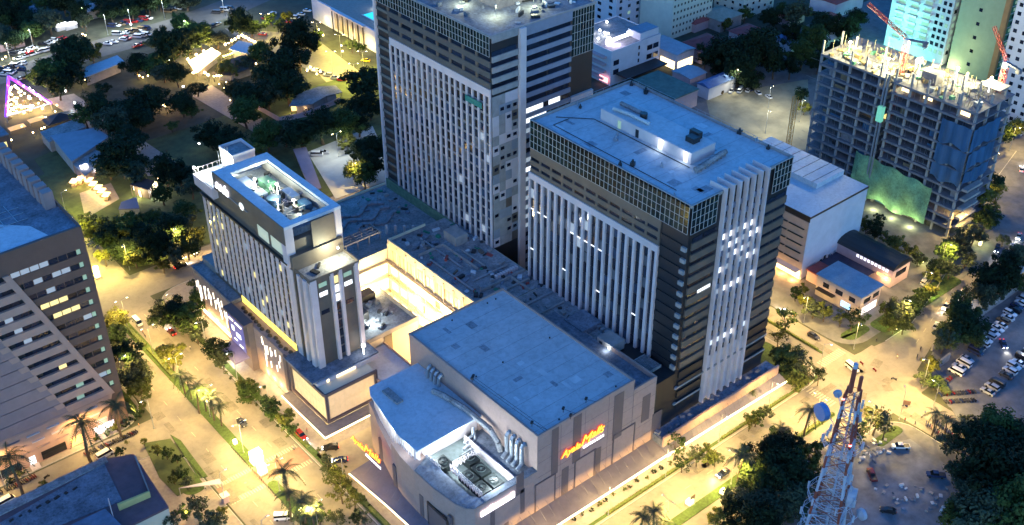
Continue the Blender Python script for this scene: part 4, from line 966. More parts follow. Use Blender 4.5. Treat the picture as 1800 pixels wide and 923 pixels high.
# ------------------------------------------------------------------ brown banded office block on the left
m_terra = M('terracotta_cladding', (.12, .068, .052), .7, .12, .3)
m_pinkc = M('pale_pink_cladding', (.39, .24, .185), .7, .08, .3)
m_lilac = M('lilac_panel', (.26, .18, .17), .7, .1, .3)
def office_left():
    X0, X1, Y0, Y1, ZT = 18.0, 78.0, 270.0, 330.0, 67.0
    t = thing('office_block', 'brown office block with a slanted pale front and long strip windows', 'office block', (55, 300, 0))
    A = ('A', Y0)
    part(t, 'core', MB().box(X0, X1, Y0+.5, Y1, 0, ZT), m_slate)
    def dx(z): return 74.8+(55.7-74.8)*(z-12.6)/(63.7-12.6)        # slanted edge of the pale front
    def lx(z): return dx(z)-12.6
    def slab(name, x0, x1, x2, x3, z0, z1, d, mt):                  # trapezoid slab: bottom x0..x1, top x2..x3
        b = MB().add([(x0, Y0+.5, z0), (x1, Y0+.5, z0), (x3, Y0+.5, z1), (x2, Y0+.5, z1), (x0, Y0+.5-d, z0), (x1, Y0+.5-d, z0), (x3, Y0+.5-d, z1), (x2, Y0+.5-d, z1)],
                     [(0, 1, 2, 3), (7, 6, 5, 4), (0, 4, 5, 1), (1, 5, 6, 2), (2, 6, 7, 3), (3, 7, 4, 0)])
        part(t, name, b, mt)
    fh = 4.1; z = 12.4; k = 0
    while z < ZT-1:
        w0, w1 = z+2.3, min(z+fh, ZT)
        dz = min(z, 63)
        # right: dark brown spandrel ; left: pale spandrel ; windows between
        if z > 60: slab('spandrel', X0, X1, X0, X1, z, ZT+1.0, .55, m_terra); break
        slab('spandrel', dx(z)+.9, X1, dx(w0)+.9, X1, z, w0, .55, m_terra)
        slab('pale_spandrel', lx(z), dx(z)-.9, lx(w0), dx(w0)-.9, z, w0, .9, m_pinkc)
        slab('pale_edge', dx(z)-.9, dx(z)+.9, dx(w1)-.9, dx(w1)+.9, z, w1, 1.05, m_pinkc)
        slab('pier', X1-1.6, X1, X1-1.6, X1, w0, w1, .5, m_terra)
        slab('pier', lx(w0)-2.0, lx(w0)+.4, lx(w1)-2.0, lx(w1)+.4, w0, w1, .85, m_pinkc)
        slab('lilac_panel', X0, lx(z), X0, lx(w1), z, w1-.25, .7, m_lilac)
        # right-hand windows
        x = X1-1.6; n = 0
        while x > dx(w0)+2.2 and n < 9:
            wd = 1.2 if n == 0 else 2.5
            r = random.random()
            mt = m_litg if n == 0 else (m_lity if (k in (2, 7, 8) and 1 < n < 6 and r < .8) else (m_litd if r < .14 else m_glass))
            if k == 11 and 3 < n < 8: mt = m_litd
            x -= wd
            piece(t, 'window', ('A', Y0+.5), x+.1, x+wd-.1, w0+.08, w1-.08, .02, .16, mt)
            if n < 8 and n > 0: piece(t, 'brown_mullion', ('A', Y0+.5), x-.09, x+.09, w0, w1, .02, .35, m_terra)
            n += 1
        # pale-side windows
        x = dx(w1)-1.3
        while x > lx(w0)+2.6:
            r = random.random(); mt = m_lity if (k == 3 and r < .45) else (m_litg if k in (1, 0) and r < .35 else (m_litd if r < .06 else m_glass))
            x -= 2.2
            piece(t, 'window', ('A', Y0+.5), x+.06, x+2.14, w0+.08, w1-.08, .02, .2, mt)
        z += fh; k += 1
    slab('spandrel', 70.5, X1, 73.5, X1, 0, 12.4, .5, m_terra)
    slab('pale_base', X0, 70.4, X0, 75.0, 0, 12.3, .9, m_pinkc)
    slab('pale_base', X0, lx(12.4), X0, lx(12.4), 12.32, 12.6, .8, m_pinkc)
    for i in range(5):
        for j in range(3):
            x, zz = 44+5.6*i+j*.9, 10.4-2.5*j
            if x < 69: piece(t, 'sunshade', ('A', Y0-.4), x, x+3.6, zz, zz+.28, .02, .5, m_wht if random.random() < .6 else m_lilac)
    for i in range(3): piece(t, 'notice_panel', ('A', Y0-.4), 60+2.6*i, 62+2.6*i, 9.6, 11.6, .02, .08, m_pinkc)
    # ground-floor shops and stair
    for (a, b, mt) in ((67.5, 73.5, M('shop_lit_white', (.6, .5, .6), .5, 0, em=(1.0, .88, .92), es=.6)), (60.5, 63.8, M('shop_lit_orange', (.6, .3, .1), .5, 0, em=(1.0, .5, .12), es=.6)), (48.5, 50.2, m_litw), (40, 46, m_glass), (52, 59, m_glass)):
        piece(t, 'shopfront', ('A', Y0-.4), a, b, .5, 3.4, .02, .12, mt)
    lamp(t, 'shop_light', (70, 267.6, 3), 200, (1.0, .8, .7), 'POINT', .3); lamp(t, 'shop_light', (62, 267.6, 3), 200, (1.0, .6, .25), 'POINT', .3)
    for k in range(5): boxpiece(t, 'stair_step', 48, 50.6, 267.4+.35*k, 267.75+.35*k, .13, .3+.17*k, m_wht)
    part(t, 'roof_deck', MB().box(X0+.3, X1-.3, Y0+.9, Y1, ZT-.2, ZT+.15), m_roofd)
    part(t, 'roof_patch', MB().prism([(40, 272), (70, 272.5), (68, 280), (58, 290), (40, 292)], ZT+.16, ZT+.2), m_roofw)
    part(t, 'parapet', MB().box(X1-.35, X1, Y0+.5, Y1, ZT+.02, ZT+1.0).box(X0, X1-.37, Y0+.52, Y0+.85, ZT+.02, ZT+.98), m_terra)
    for i in range(9):
        y = 285+4.2*i
        w = part(t, 'roof_screen', MB().box(74.4, 77.2, y, y+2.7, ZT+.16, ZT+5.2), m_lilac)
        part(w, 'screen_cap', MB().box(74.6, 77.4, y+2.72, y+4.18, ZT+3.6, ZT+4.1), m_slate)
    fr = MB()
    for i in range(4):
        for j in range(3): fr.box(56+3.4*i, 59+3.4*i, 284+3.6*j, 284.15+3.6*j, ZT+.2, ZT+.35).box(56+3.4*i, 56.15+3.4*i, 284.2+3.6*j, 287.4+3.6*j, ZT+.2, ZT+.34)
    part(t, 'roof_grid', fr, m_steel)
office_left()

def low_left():
    t = thing('low_building', 'low building with a dark blue flat roof, maroon eaves and a yellow inner wall', 'building', (50, 237, 0))
    P_ = GP((-10, 905), (190, 805), (235, 797), (296, 890), (205, 935), (-20, 1020), z=8)
    part(t, 'wall', MB().prism([(p[0]*.995+.3, p[1]*.995+1.1) for p in P_], 0, 7.2), m_cream)
    part(t, 'eaves', MB().prism(P_, 7.22, 7.9), M('maroon_eaves', (.13, .075, .085), .7, .2, .4))
    part(t, 'roof', MB().prism(GP((-10, 925), (183, 815), (215, 880), (90, 930), (-20, 990), z=8), 7.92, 8.05), m_roofd)
    part(t, 'roof_edge', MB().prism(GP((-10, 895), (185, 803), (190, 812), (-10, 912), z=8), 7.92, 8.3), m_roofg)
    part(t, 'inner_wall', MB().prism(GP((207, 890), (263, 867), (264, 869), (209, 893), z=9), 7.92, 10.0), M('yellow_wall', (.50, .42, .16), .8, .1, .5))
    part(t, 'parapet', MB().prism(GP((236, 800), (262, 866), (264, 866), (238, 799), z=9), 7.92, 9.0), m_conc)
    part(t, 'lower_roof', MB().prism(GP((100, 935), (185, 895), (215, 925), (225, 960), (120, 1000), z=9), 7.92, 9.2), M('blue_sheet', (.10, .15, .22), .5, .25, .5))
    a = G(198, 905, 9); part(t, 'mast', MB().tube((a.x, a.y, 7.9), (a.x, a.y, 15), .12, 6), m_wht)
    for i in range(8): 
        q = G(20+i*16, 915-i*8, 8.1); part(t, 'roof_stain_unit', MB().cbox((q.x, q.y, 8.05), random.uniform(.6, 1.6), random.uniform(.4, 1), .3, .3), m_black)
    w = G(265, 915, 3); lamp(t, 'wall_light', (72.6, 222, 4), 900, (1.0, .6, .18), 'POINT', .3)
low_left()

# ------------------------------------------------------------------ generic houses and blocks
def bld(name, label, cat, x0, x1, y0, y1, z, wall, roofm, wa=None, wb=None, lit=.0, win=m_glass, ww=.55, par=.6, group=None, z0=0):
    t = thing(name, label, cat, ((x0+x1)/2, (y0+y1)/2, 0), group)
    part(t, 'wall', MB().box(x0, x1, y0, y1, z0, z), wall)
    r = part(t, 'roof', MB().box(x0+.2, x1-.2, y0+.2, y1-.2, z-.05, z+.15), roofm)
    if par > 0: part(t, 'parapet', MB().box(x0-.1, x0+.25, y0-.1, y1+.1, z+.02, z+par).box(x0+.27, x1+.1, y0-.1, y0+.25, z+.02, z+par).box(x1-.25, x1+.1, y0+.27, y1+.1, z+.02, z+par).box(x0+.27, x1-.27, y1-.25, y1+.1, z+.02, z+par), wall)
    for spec, face, u0, u1 in ((wa, ('A', y0), x0, x1), (wb, ('B', x0), y0, y1)):
        if not spec: continue
        n, rws, zb, fh, h = spec
        sp = (u1-u0)/n
        for j in range(rws):
            for i in range(n):
                u = u0+sp*(i+.5); w = sp*ww/2
                if zb+fh*j+h > z-.2: continue
                mt = win
                if lit and random.random() < lit: mt = random.choice((m_lity, m_litd, m_litw, m_litg))
                piece(t, 'window', face, round(u-w, 3), round(u-w, 3)+round(2*w, 2), zb+fh*j, zb+fh*j+h, .02, .1, mt)
    return t
def gable(name, label, cat, x0, x1, y0, y1, ze, zr, wall, roofm, axis='x', group=None, over=.5):
    t = thing(name, label, cat, ((x0+x1)/2, (y0+y1)/2, 0), group)
    part(t, 'wall', MB().box(x0, x1, y0, y1, 0, ze), wall)
    a, b, c, d = x0-over, x1+over, y0-over, y1+over
    if axis == 'x': q = [(a, c, ze), (b, c, ze), (b, d, ze), (a, d, ze), (a, (c+d)/2, zr), (b, (c+d)/2, zr)]; f = [(0, 1, 5, 4), (2, 3, 4, 5), (0, 4, 3), (1, 2, 5), (3, 2, 1, 0)]
    else: q = [(a, c, ze), (b, c, ze), (b, d, ze), (a, d, ze), ((a+b)/2, c, zr), ((a+b)/2, d, zr)]; f = [(0, 4, 5, 3), (1, 2, 5, 4), (0, 1, 4), (2, 3, 5), (3, 2, 1, 0)]
    part(t, 'roof', MB().add(q, f), roofm)
    return t
def hip(name, label, cat, x0, x1, y0, y1, ze, zr, wall, roofm, group=None, over=.7):
    t = thing(name, label, cat, ((x0+x1)/2, (y0+y1)/2, 0), group)
    part(t, 'wall', MB().box(x0, x1, y0, y1, 0, ze), wall)
    a, b, c, d = x0-over, x1+over, y0-over, y1+over; h = min(b-a, d-c)/2
    if b-a > d-c: r = [(a+h, (c+d)/2, zr), (b-h+.01, (c+d)/2, zr)]; f = [(0, 1, 5, 4), (2, 3, 4, 5), (3, 0, 4), (1, 2, 5), (3, 2, 1, 0)]
    else: r = [((a+b)/2, c+h, zr), ((a+b)/2, d-h+.01, zr)]; f = [(0, 4, 5, 3), (1, 2, 5, 4), (0, 1, 4), (2, 3, 5), (3, 2, 1, 0)]
    part(t, 'roof', MB().add([(a, c, ze), (b, c, ze), (b, d, ze), (a, d, ze)]+r, f), roofm)
    return t
m_red = M('roof_red', (.24, .055, .05), .8, .25, .5)
m_bluer = M('roof_blue', (.06, .12, .27), .6, .2, .5)
m_pale = M('pale_wall', (.55, .54, .56), .8, .08, .3)
m_palegr = M('pale_green_wall', (.52, .56, .46), .8, .08, .3)
m_pinkw = M('pink_wall', (.46, .33, .33), .8, .1, .4)

# white box with orange-lit end
def white_box():
    t = thing('warehouse_block', 'plain white block with a stepped metal roof and an orange-lit slatted end', 'building', (303, 209, 0))
    part(t, 'wall', MB().box(287.6, 319.5, 188.6, 232, 0, 25.2), m_pale)
    part(t, 'roof', MB().box(287.6, 319.6, 188.5, 232, 25.22, 25.6), m_roofw)
    s = part(t, 'raised_roof', MB().box(304, 319.4, 199, 232, 25.62, 27.6), m_roofw)
    for i in range(7): boxpiece(s, 'roof_seam', 304.1, 319.3, 201+4.2*i, 201.15+4.2*i, 27.62, 27.75, m_roofg)
    part(t, 'roof_trim', MB().box(287.4, 319.7, 188.3, 188.48, 24.9, 25.62).box(287.4, 287.58, 188.5, 206, 23.4, 25.5), m_slate)
    B = ('B', 287.6)
    for j in range(7): piece(t, 'end_panel', B, 188.8, 204.5, 1.0+3.2*j, 4.05+3.2*j, .02, .25, M('end_panel', (.52, .36, .27), .7, .1, .4))
    for j in range(6):
        for i in range(2): piece(t, 'sunshade', B, 190+7*i, 196.4+7*i, 4.07+3.2*j, 4.17+3.2*j, .02, .9, m_slate)
    for y in (190, 195, 200): lamp(t, 'wall_washer', (285.4, y, 1.2), 600, (1.0, .48, .12), 'POINT', .3)
    part(t, 'shopfront', MB().fb(B, 189, 202, .4, 3.6, .26, .4), M('shopfront_glow', (.6, .5, .3), .5, 0, em=(1.0, .8, .4), es=.8))
    part(t, 'shop_canopy', MB().fb(B, 189, 202, 4.0, 4.3, .3, 3.0), m_wht)
white_box()
def pink_house():
    t = thing('corner_restaurant', 'two-storey cream corner house with a blue flat roof beside the junction', 'house', (289, 171, 0))
    x0, x1, y0, y1 = 284.5, 295.5, 162.4, 180
    part(t, 'wall', MB().box(x0, x1, y0, y1, 0, 8.2), M('house_cream', (.45, .36, .31), .8, .1, .4))
    part(t, 'roof', MB().box(x0-.5, x1+.5, y0-.5, y1+.5, 8.22, 8.6), M('roof_sky', (.27, .33, .38), .6, .15, .4, stain=.2))
    for (u, w) in ((164.5, 2.4), (169.5, 2.8), (175, 2.4)): f = piece(t, 'window', ('B', x0), u, u+w, 4.8, 6.6, .02, .1, m_glass)
    for (u, w) in ((286.3, 3.6), (291.3, 3.2)): piece(t, 'window', ('A', y0), u, u+w, 4.8, 6.6, .02, .1, m_glass)
    part(t, 'cornice', MB().box(x0-.12, x0-.01, y0, y1, 4.2, 4.5).box(x0, x1, y0-.12, y0-.01, 4.2, 4.5), m_pinkw)
    part(t, 'lit_screen', MB().fb(('B', x0), 166, 169.5, 1.4, 3.4, .02, .2), M('screen_blue', (.1, .3, .8), .4, 0, em=(.25, .55, 1.0), es=.8))
    part(t, 'shopfront', MB().fb(('A', y0), 286, 294, .4, 3.2, .02, .12), M('shop_lit_white'))
    part(t, 'awning', MB().box(282.6, x0-.02, 172, 179, 3.6, 3.9), m_slate)
pink_house()
def pub_row():
    t = thing('bar_row', 'long pink bar building with a curved black roof and white neon lettering', 'building', (312, 178, 0))
    part(t, 'wall', MB().box(307, 317, 165.6, 192, 0, 7.4), m_pinkw)
    n = 7; q = []; 
    for k in range(n+1):
        a = math.pi*k/n; q.append((312-5.6*math.cos(a), 7.4+2.4*math.sin(a)))
    b = MB(); vs_ = [(x, 165.2, z) for x, z in q]+[(x, 192.4, z) for x, z in q]
    b.add(vs_, [(i, n+1+i, n+2+i, i+1) for i in range(n)]+[tuple(range(n+1)), tuple(range(2*n+1, n, -1))]); part(t, 'roof', b, m_black)
    for i in range(9): piece(t, 'neon_letter', ('B', 307), 167.5+1.5*i, 168.4+1.5*i, 5.7, 6.7, .02, .12, M('neon_white', (.8, .8, .8), .5, 0, em=(.8, .82, 1.0), es=.6))
    piece(t, 'window', ('A', 165.6), 309, 315, 3.6, 5.8, .02, .1, m_glass)
    piece(t, 'shop_sign', ('B', 307), 165.8, 171.5, 3.0, 4.0, .02, .2, M('sign_amber', (.7, .4, .1), .5, 0, em=(1.0, .5, .15), es=.6))
    part(t, 'yard_roof', MB().box(296.2, 306.6, 172, 190, 3.4, 3.7), M('roof_plum', (.035, .03, .055), .7, .3, .5))
    part(t, 'yard_wall', MB().box(296.2, 306.6, 188.2, 188.5, 0, 3.38).box(296.3, 296.6, 172, 188, 0, 3.38), m_pinkw)
    part(t, 'red_roof', MB().box(288.5, 296, 180.8, 187.6, 4.4, 4.8), m_red); part(t, 'red_house', MB().box(289, 295.8, 181.2, 187.3, 0, 4.38), m_pinkw)
    for i in range(8): part(t, 'scrap_pile', MB().cbox((298+i*1.1, 188.9+random.uniform(-.4, .2), 3.7), 1.0, .8, random.uniform(.4, 1.2), random.random()), random.choice([m_wht, m_steel, m_black]))
    lamp(t, 'sign_light', (305.6, 168, 3), 300, (1.0, .6, .25), 'POINT', .3)
pub_row()

# concrete frame under construction
def frame_tower():
    t = thing('concrete_frame_tower', 'unfinished concrete frame tower with blue tarpaulins and a green net at its foot', 'building site', (362, 205, 0))
    X0, X1, Y0, Y1 = 350.0, 374.0, 171.0, 237.0; fh = 3.85; N = 13
    ys = [171.8+6.5*i for i in range(11)]; xs = [350.8, 358.2, 365.6, 373.2]
    for j in range(1, N+1):
        z = fh*j
        boxpiece(t, 'floor_slab', X0, X1, Y0, 205.0, z, z+.35, m_concd); boxpiece(t, 'floor_slab', X0, X1, 208.0, Y1, z, z+.35, m_concd)
        boxpiece(t, 'edge_beam', X0-.02, X0+.3, Y0, 205.0, z-.45, z-.01, m_concd); boxpiece(t, 'edge_beam', X0-.02, X0+.3, 208, Y1, z-.45, z-.01, m_concd)
    for y in ys:
        for k, x in enumerate(xs[:2]): boxpiece(t, 'column', x-.4, x+.4, y-.4, y+.4, 0, fh*N, m_conc)
    for x in xs[2:]: boxpiece(t, 'column', x-.4, x+.4, 171.4, 172.2, 0, fh*N, m_conc); boxpiece(t, 'column', x-.4, x+.4, 220, 220.8, 0, fh*N, m_conc)
    part(t, 'core_wall', MB().box(359, 372, 176, 203, .1, fh*N+.5).box(359, 372, 210, 232, .1, fh*N+.45), m_concd)
    for i, y in enumerate(ys):
        if random.random() < .85: boxpiece(t, 'starter_column', 350.5, 351.1, y-.3, y+.3, fh*N+.35, fh*N+5.5, m_conc)
        if random.random() < .7: boxpiece(t, 'starter_column', 362, 362.6, y-.3, y+.3, fh*N+.35, fh*N+6, m_conc)
    rb = MB()
    for i in range(120):
        x, y = random.uniform(351, 372), random.uniform(173, 236); rb.tube((x, y, fh*N+.35), (x+random.uniform(-.6, .6), y+random.uniform(-.6, .6), fh*N+random.uniform(1.5, 4)), .09, 3)
    part(t, 'reinforcement', rb, M('rebar', (.20, .14, .08), .8, .2, 1), kind='stuff')
    for i in range(70):
        x, y = random.uniform(351, 373), random.uniform(173, 236)
        part(t, 'formwork', MB().cbox((x, y, fh*N+.36), random.uniform(1, 4), random.uniform(.8, 2), random.uniform(.4, 1.6), random.random()*3), random.choice([M('plywood', (.35, .24, .10), .8, .3, .6), m_conc, M('netting_green', (.08, .25, .14), .8, .3, .5), m_steel]))
    part(t, 'part_slab', MB().box(364, 371, 172, 180, fh*N+3.85, fh*N+4.15), m_concd); part(t, 'lift_core', MB().box(358, 363, 193, 199, fh*N+.5, fh*N+4.5), m_concd)
    for (x, y) in ((352.4, 172.6), (352.4, 180), (352.4, 188), (361, 172.6), (361, 188), (370, 172.6), (370, 180), (370, 188)): boxpiece(t, 'column', x-.35, x+.35, y-.35, y+.35, fh*N+.36, fh*N+3.84, m_conc)
    sf = MB()
    for k in range(60): x, y = random.uniform(350.5, 372), random.uniform(172, 236); sf.tube((x, y, fh*N+.35), (x, y, fh*N+random.uniform(2.5, 6.5)), .10, 4)
    for k in range(40): x, y = random.uniform(351, 366), random.uniform(173, 230); z = fh*N+random.uniform(1.5, 5.5); sf.tube((x, y, z), (x+random.uniform(-1, 5), y+random.uniform(-1, 6), z+random.uniform(-.6, 1.2)), .09, 4)
    part(t, 'scaffold_poles', sf, M('scaffold_tube', (.34, .30, .16), .6, .2, 1), kind='stuff')
    # hoist shaft
    part(t, 'hoist_mast', MB().box(349.0, 349.6, 206.0, 206.6, 0, fh*N+3).box(349.0, 349.6, 207.2, 207.8, 0, fh*N+3), m_steel)
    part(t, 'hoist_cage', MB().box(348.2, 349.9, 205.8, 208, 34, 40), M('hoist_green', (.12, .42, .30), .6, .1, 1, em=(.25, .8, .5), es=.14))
    # tarpaulins on the street end
    m_tarp = M('tarp_blue', (.025, .085, .17), .6, .35, .5, streak=.2)
    def sheet_(name, fn, nu, nv, mat):          # hanging cloth: thin, creased, two-sided
        b = MB(); g = [[Vector(fn(i/nu, j/nv)) for i in range(nu+1)] for j in range(nv+1)]
        for j in range(nv):
            for i in range(nu): b.quad(g[j][i], g[j][i+1], g[j+1][i+1], g[j+1][i])
        part(t, name, b, mat)
    rg = random.Random(31)
    for k, (a, b_) in enumerate(((36, 44.5), (28, 35), (21.5, 27.2))):
        ph = rg.random()*6
        sheet_('tarpaulin', lambda u, v: (349.4-.25*math.sin(u*17+ph)-.2*v*(1-v), 171.0+12*u, a+(b_-a)*v-(1-v)*.7*math.sin(u*9+ph)), 26, 5, m_tarp)
        sheet_('tarpaulin', lambda u, v: (349.6+17*u, 170.5-.25*math.sin(u*21+ph), a+.4+(b_-a-.5)*v-(1-v)*.7*math.sin(u*8+ph+1)), 30, 5, m_tarp)
    m_inf = [M('block_infill', (.20, .19, .20), .9, .25, .6), m_slate, M('ply_infill', (.16, .12, .07), .9, .3, .6), M('tarp_blue')]
    for j in range(N):
        for i in range(10):
            r = rg.random(); y = 171.8+6.5*i+.5
            if 203 < y+3 < 209: continue
            if r < .30: piece(t, 'infill_panel', ('B', 351.6), y, y+rg.choice((2.2, 3.4, 5.4)), fh*j+.4, fh*j+rg.choice((1.2, 1.6, 2.9)), .02, .15, rg.choice(m_inf))
    pr = MB()
    for j in range(N):
        for k in range(34):
            y = rg.uniform(172, 236)
            if 204.5 < y < 208.5: continue
            x = rg.uniform(350.6, 354); pr.tube((x, y, fh*j+.35), (x, y, fh*(j+1)), .07, 3)
        for y in (rg.uniform(174, 200), rg.uniform(210, 233)): pr.tube((350.0, y, fh*j+1.2), (350.0, y+rg.uniform(4, 14), fh*j+1.2), .05, 3)
    part(t, 'scaffold_props', pr, m_steel, kind='stuff')
    for j in range(1, 6): boxpiece(t, 'balcony', 352, 362, 168.8, 170.98, fh*j, fh*j+.9, m_conc)
    sheet_('safety_net', lambda u, v: (349.2-.5*math.sin(u*19)*math.sin(v*5+1)-.7*(1-v), 180.5+33.5*u, 2.0+.8*math.sin(u*13)*(1-v)+v*(15+1.8*u)-.5*math.sin(u*22)*v), 40, 12, M('safety_net', (.15, .30, .16), .8, .45, .22, detail=7, stain=.4))
    for y in (184, 192, 200): lamp(t, 'site_light', (345.8, y, 1.6), 380, (.95, 1.0, .42), 'POINT', .4)
    for (y, z) in ((209, 31), (213, 31)): piece(t, 'lit_bay', ('B', 357), y, y+3.4, z+.4, z+2.6, .02, .1, m_lity)
    for (x, y, z) in ((356, 229, 4), (361, 202, 4), (366, 190, 4), (368, 178, 4), (356, 212, 3)):
        lamp(t, 'site_floodlight', (x, y, fh*N+z+2.5), 9000, (1.0, .92, .46), 'POINT', .5)
        part(t, 'floodlight_head', MB().tube((x, y, fh*N), (x, y, fh*N+z+1.4), .08, 4).dome((x, y, fh*N+z+1.8), .5, .5, .5, 8, 3, True), m_bulbw)
    for (y, z) in ((175, 46.5), (190, 47), (199, 46.8)): piece(t, 'lit_bay', ('B', 353), y, y+3.6, z, z+1.5, .02, .1, m_litc)
frame_tower()
def tower_crane(label, x, y, z0, h, jib, mat, ang=0.0, jz=6):
    t = thing('tower_crane', label, 'crane', (x, y, z0))
    def lattice(p, q, w, n):
        b = MB(); p = Vector(p); q = Vector(q); d = (q-p).normalized(); a = d.cross(Vector((0, 0, 1)) if abs(d.z) < .9 else Vector((1, 0, 0))).normalized()*w; c = d.cross(a.normalized())*w
        cs = [a+c, a-c, -a-c, -a+c]
        for o in cs: b.tube(p+o, q+o, .13, 4)
        for i in range(n):
            s, e = p.lerp(q, i/n), p.lerp(q, (i+1)/n)
            for k in range(4): b.tube(s+cs[k], e+cs[(k+1) % 4], .07, 3); b.tube(e+cs[k], e+cs[(k+1) % 4], .06, 3)
        return b
    part(t, 'mast', lattice((x, y, z0), (x, y, z0+h), .8, int(h/2)), mat)
    if jib > 0: part(t, 'cab', MB().box(x-.9, x+.9, y-.9, y+.9, z0+h, z0+h+2), M('cab_white', (.6, .6, .6), .5, .1, 1))
    if jib > 0:
        e = (x+jib*math.cos(ang), y+jib*math.sin(ang), z0+h+jz)
        part(t, 'jib', lattice((x, y, z0+h+2), e, .5, int(jib/2)), mat)
        part(t, 'counter_jib', MB().cbox((x-4*math.cos(ang), y-4*math.sin(ang), z0+h+1.6), 7, 1.2, .5, ang).cbox((x-6.5*math.cos(ang), y-6.5*math.sin(ang), z0+h+.4), 1.6, 1.4, 1.4, ang), m_concd)
    return t
m_cy = M('crane_yellow', (.48, .22, .03), .6, .15, 1); m_cr = M('crane_red', (.40, .04, .02), .6, .15, 1)
_q = G(1385, 262); tower_crane('yellow lattice crane mast standing alone in the sandy yard behind the striped tower', _q.x, _q.y, 0, 24, 0, m_cy)
tower_crane('orange tower crane rising through the unfinished concrete frame', 357.5, 207.0, 0, 62, 16, m_cr, 1.9, 12)
tower_crane('red tower crane on the street end of the unfinished concrete frame', 371, 175.5, 0, 60, 10, m_cr, 1.2, 11)

# ------------------------------------------------------------------ high-rises and blocks beyond
def teal_tower():
    t = thing('apartment_tower', 'apartment tower washed in teal light behind the unfinished frame', 'apartment tower', (496, 280, 0))
    x0, x1, y0, y1, Z_ = 480, 512, 258, 290, 92
    part(t, 'wall', MB().box(x0, x1, y0, y1, 0, Z_), m_pale)
    for j in range(22):
        z = 5+3.4*j
        if z > 42: break
        for i in range(3):
            y = 268+7*i; b = boxpiece(t, 'balcony', x0-1.6, x0-.02, y, y+5, z, z+1.0, m_pale); piece(t, 'window', ('B', x0), y+.6, y+4.4, z+1.1, z+2.9, .02, .1, m_litg)
        for i in range(3): piece(t, 'window', ('B', x0), 259+2.7*i, 260.6+2.7*i, z, z+1.8, .02, .1, m_litg if random.random() < .4 else m_glass)
        for i in range(8): piece(t, 'window', ('A', y0), 481.5+3.8*i, 483.7+3.8*i, z, z+1.9, .02, .1, m_litg if random.random() < .5 else m_glass)
    for (y, z) in ((272, 1.5), (280, 1.5), (287, 1.5), (276, 18), (284, 18)): lamp(t, 'facade_light', (470.5, y, z), 1500, (.25, 1.0, .85), 'POINT', .6)
    for (x, z) in ((476, 2), (490, 2)): lamp(t, 'facade_light', (x, 252, z), 700, (.9, 1.0, .6), 'POINT', .6)
teal_tower()
def green_tower():
    t = thing('apartment_tower', 'cream and green apartment tower with an orange corner stripe', 'apartment tower', (500, 243, 0))
    x0, x1, y0, y1 = 480, 520, 232, 255; Z_ = 118
    part(t, 'wall', MB().box(x0, x1, y0, y1, 0, Z_), M('tower_cream', (.42, .46, .26), .8, .08, .3))
    part(t, 'corner_stripe', MB().box(x0-.25, x0-.02, y0, y0+2.2, 0, Z_).box(x0-.25, x0+1.6, y0-.25, y0-.02, 0, Z_), M('stripe_orange', (.50, .25, .10), .8, .1, .3))
    part(t, 'green_face', MB().box(x0+1.62, x0+14, y0-.22, y0-.02, 0, Z_), M('face_green', (.05, .20, .10), .8, .1, .3))
    part(t, 'brown_face', MB().box(x0+14.02, x1, y0-.2, y0-.02, 0, Z_), m_terra)
    for j in range(24):
        z = 4+3.3*j
        piece(t, 'floor_line', ('A', y0-.22), x0+1.7, x1, z-.4, z-.15, .02, .25, m_pale)
        for i in range(3): piece(t, 'window', ('A', y0-.22), x0+3.6+3.4*i, x0+5+3.4*i, z+.6, z+2.0, .02, .1, random.choice((m_litg, m_glass, m_glass)))
        for i in range(5): piece(t, 'window', ('A', y0-.22), x0+15.4+4.6*i, x0+17+4.6*i, z+.6, z+2.0, .02, .1, m_glass)
        if j % 2 == 0: piece(t, 'window', ('B', x0), y0+12, y0+13.6, z+.6, z+2.2, .02, .1, m_glass)
    lamp(t, 'site_glow', (470, 246, 14), 500, (.95, 1.0, .55), 'POINT', .6)
green_tower()
_t = bld('apartment_tower', 'grey slab tower with rows of tiny windows beside the green tower', 'apartment tower', 444, 490, 196, 212, 125, m_pale, m_roofg, (11, 30, 5, 3.7, 1.6), (4, 30, 5, 3.7, 1.6), .04, ww=.4)
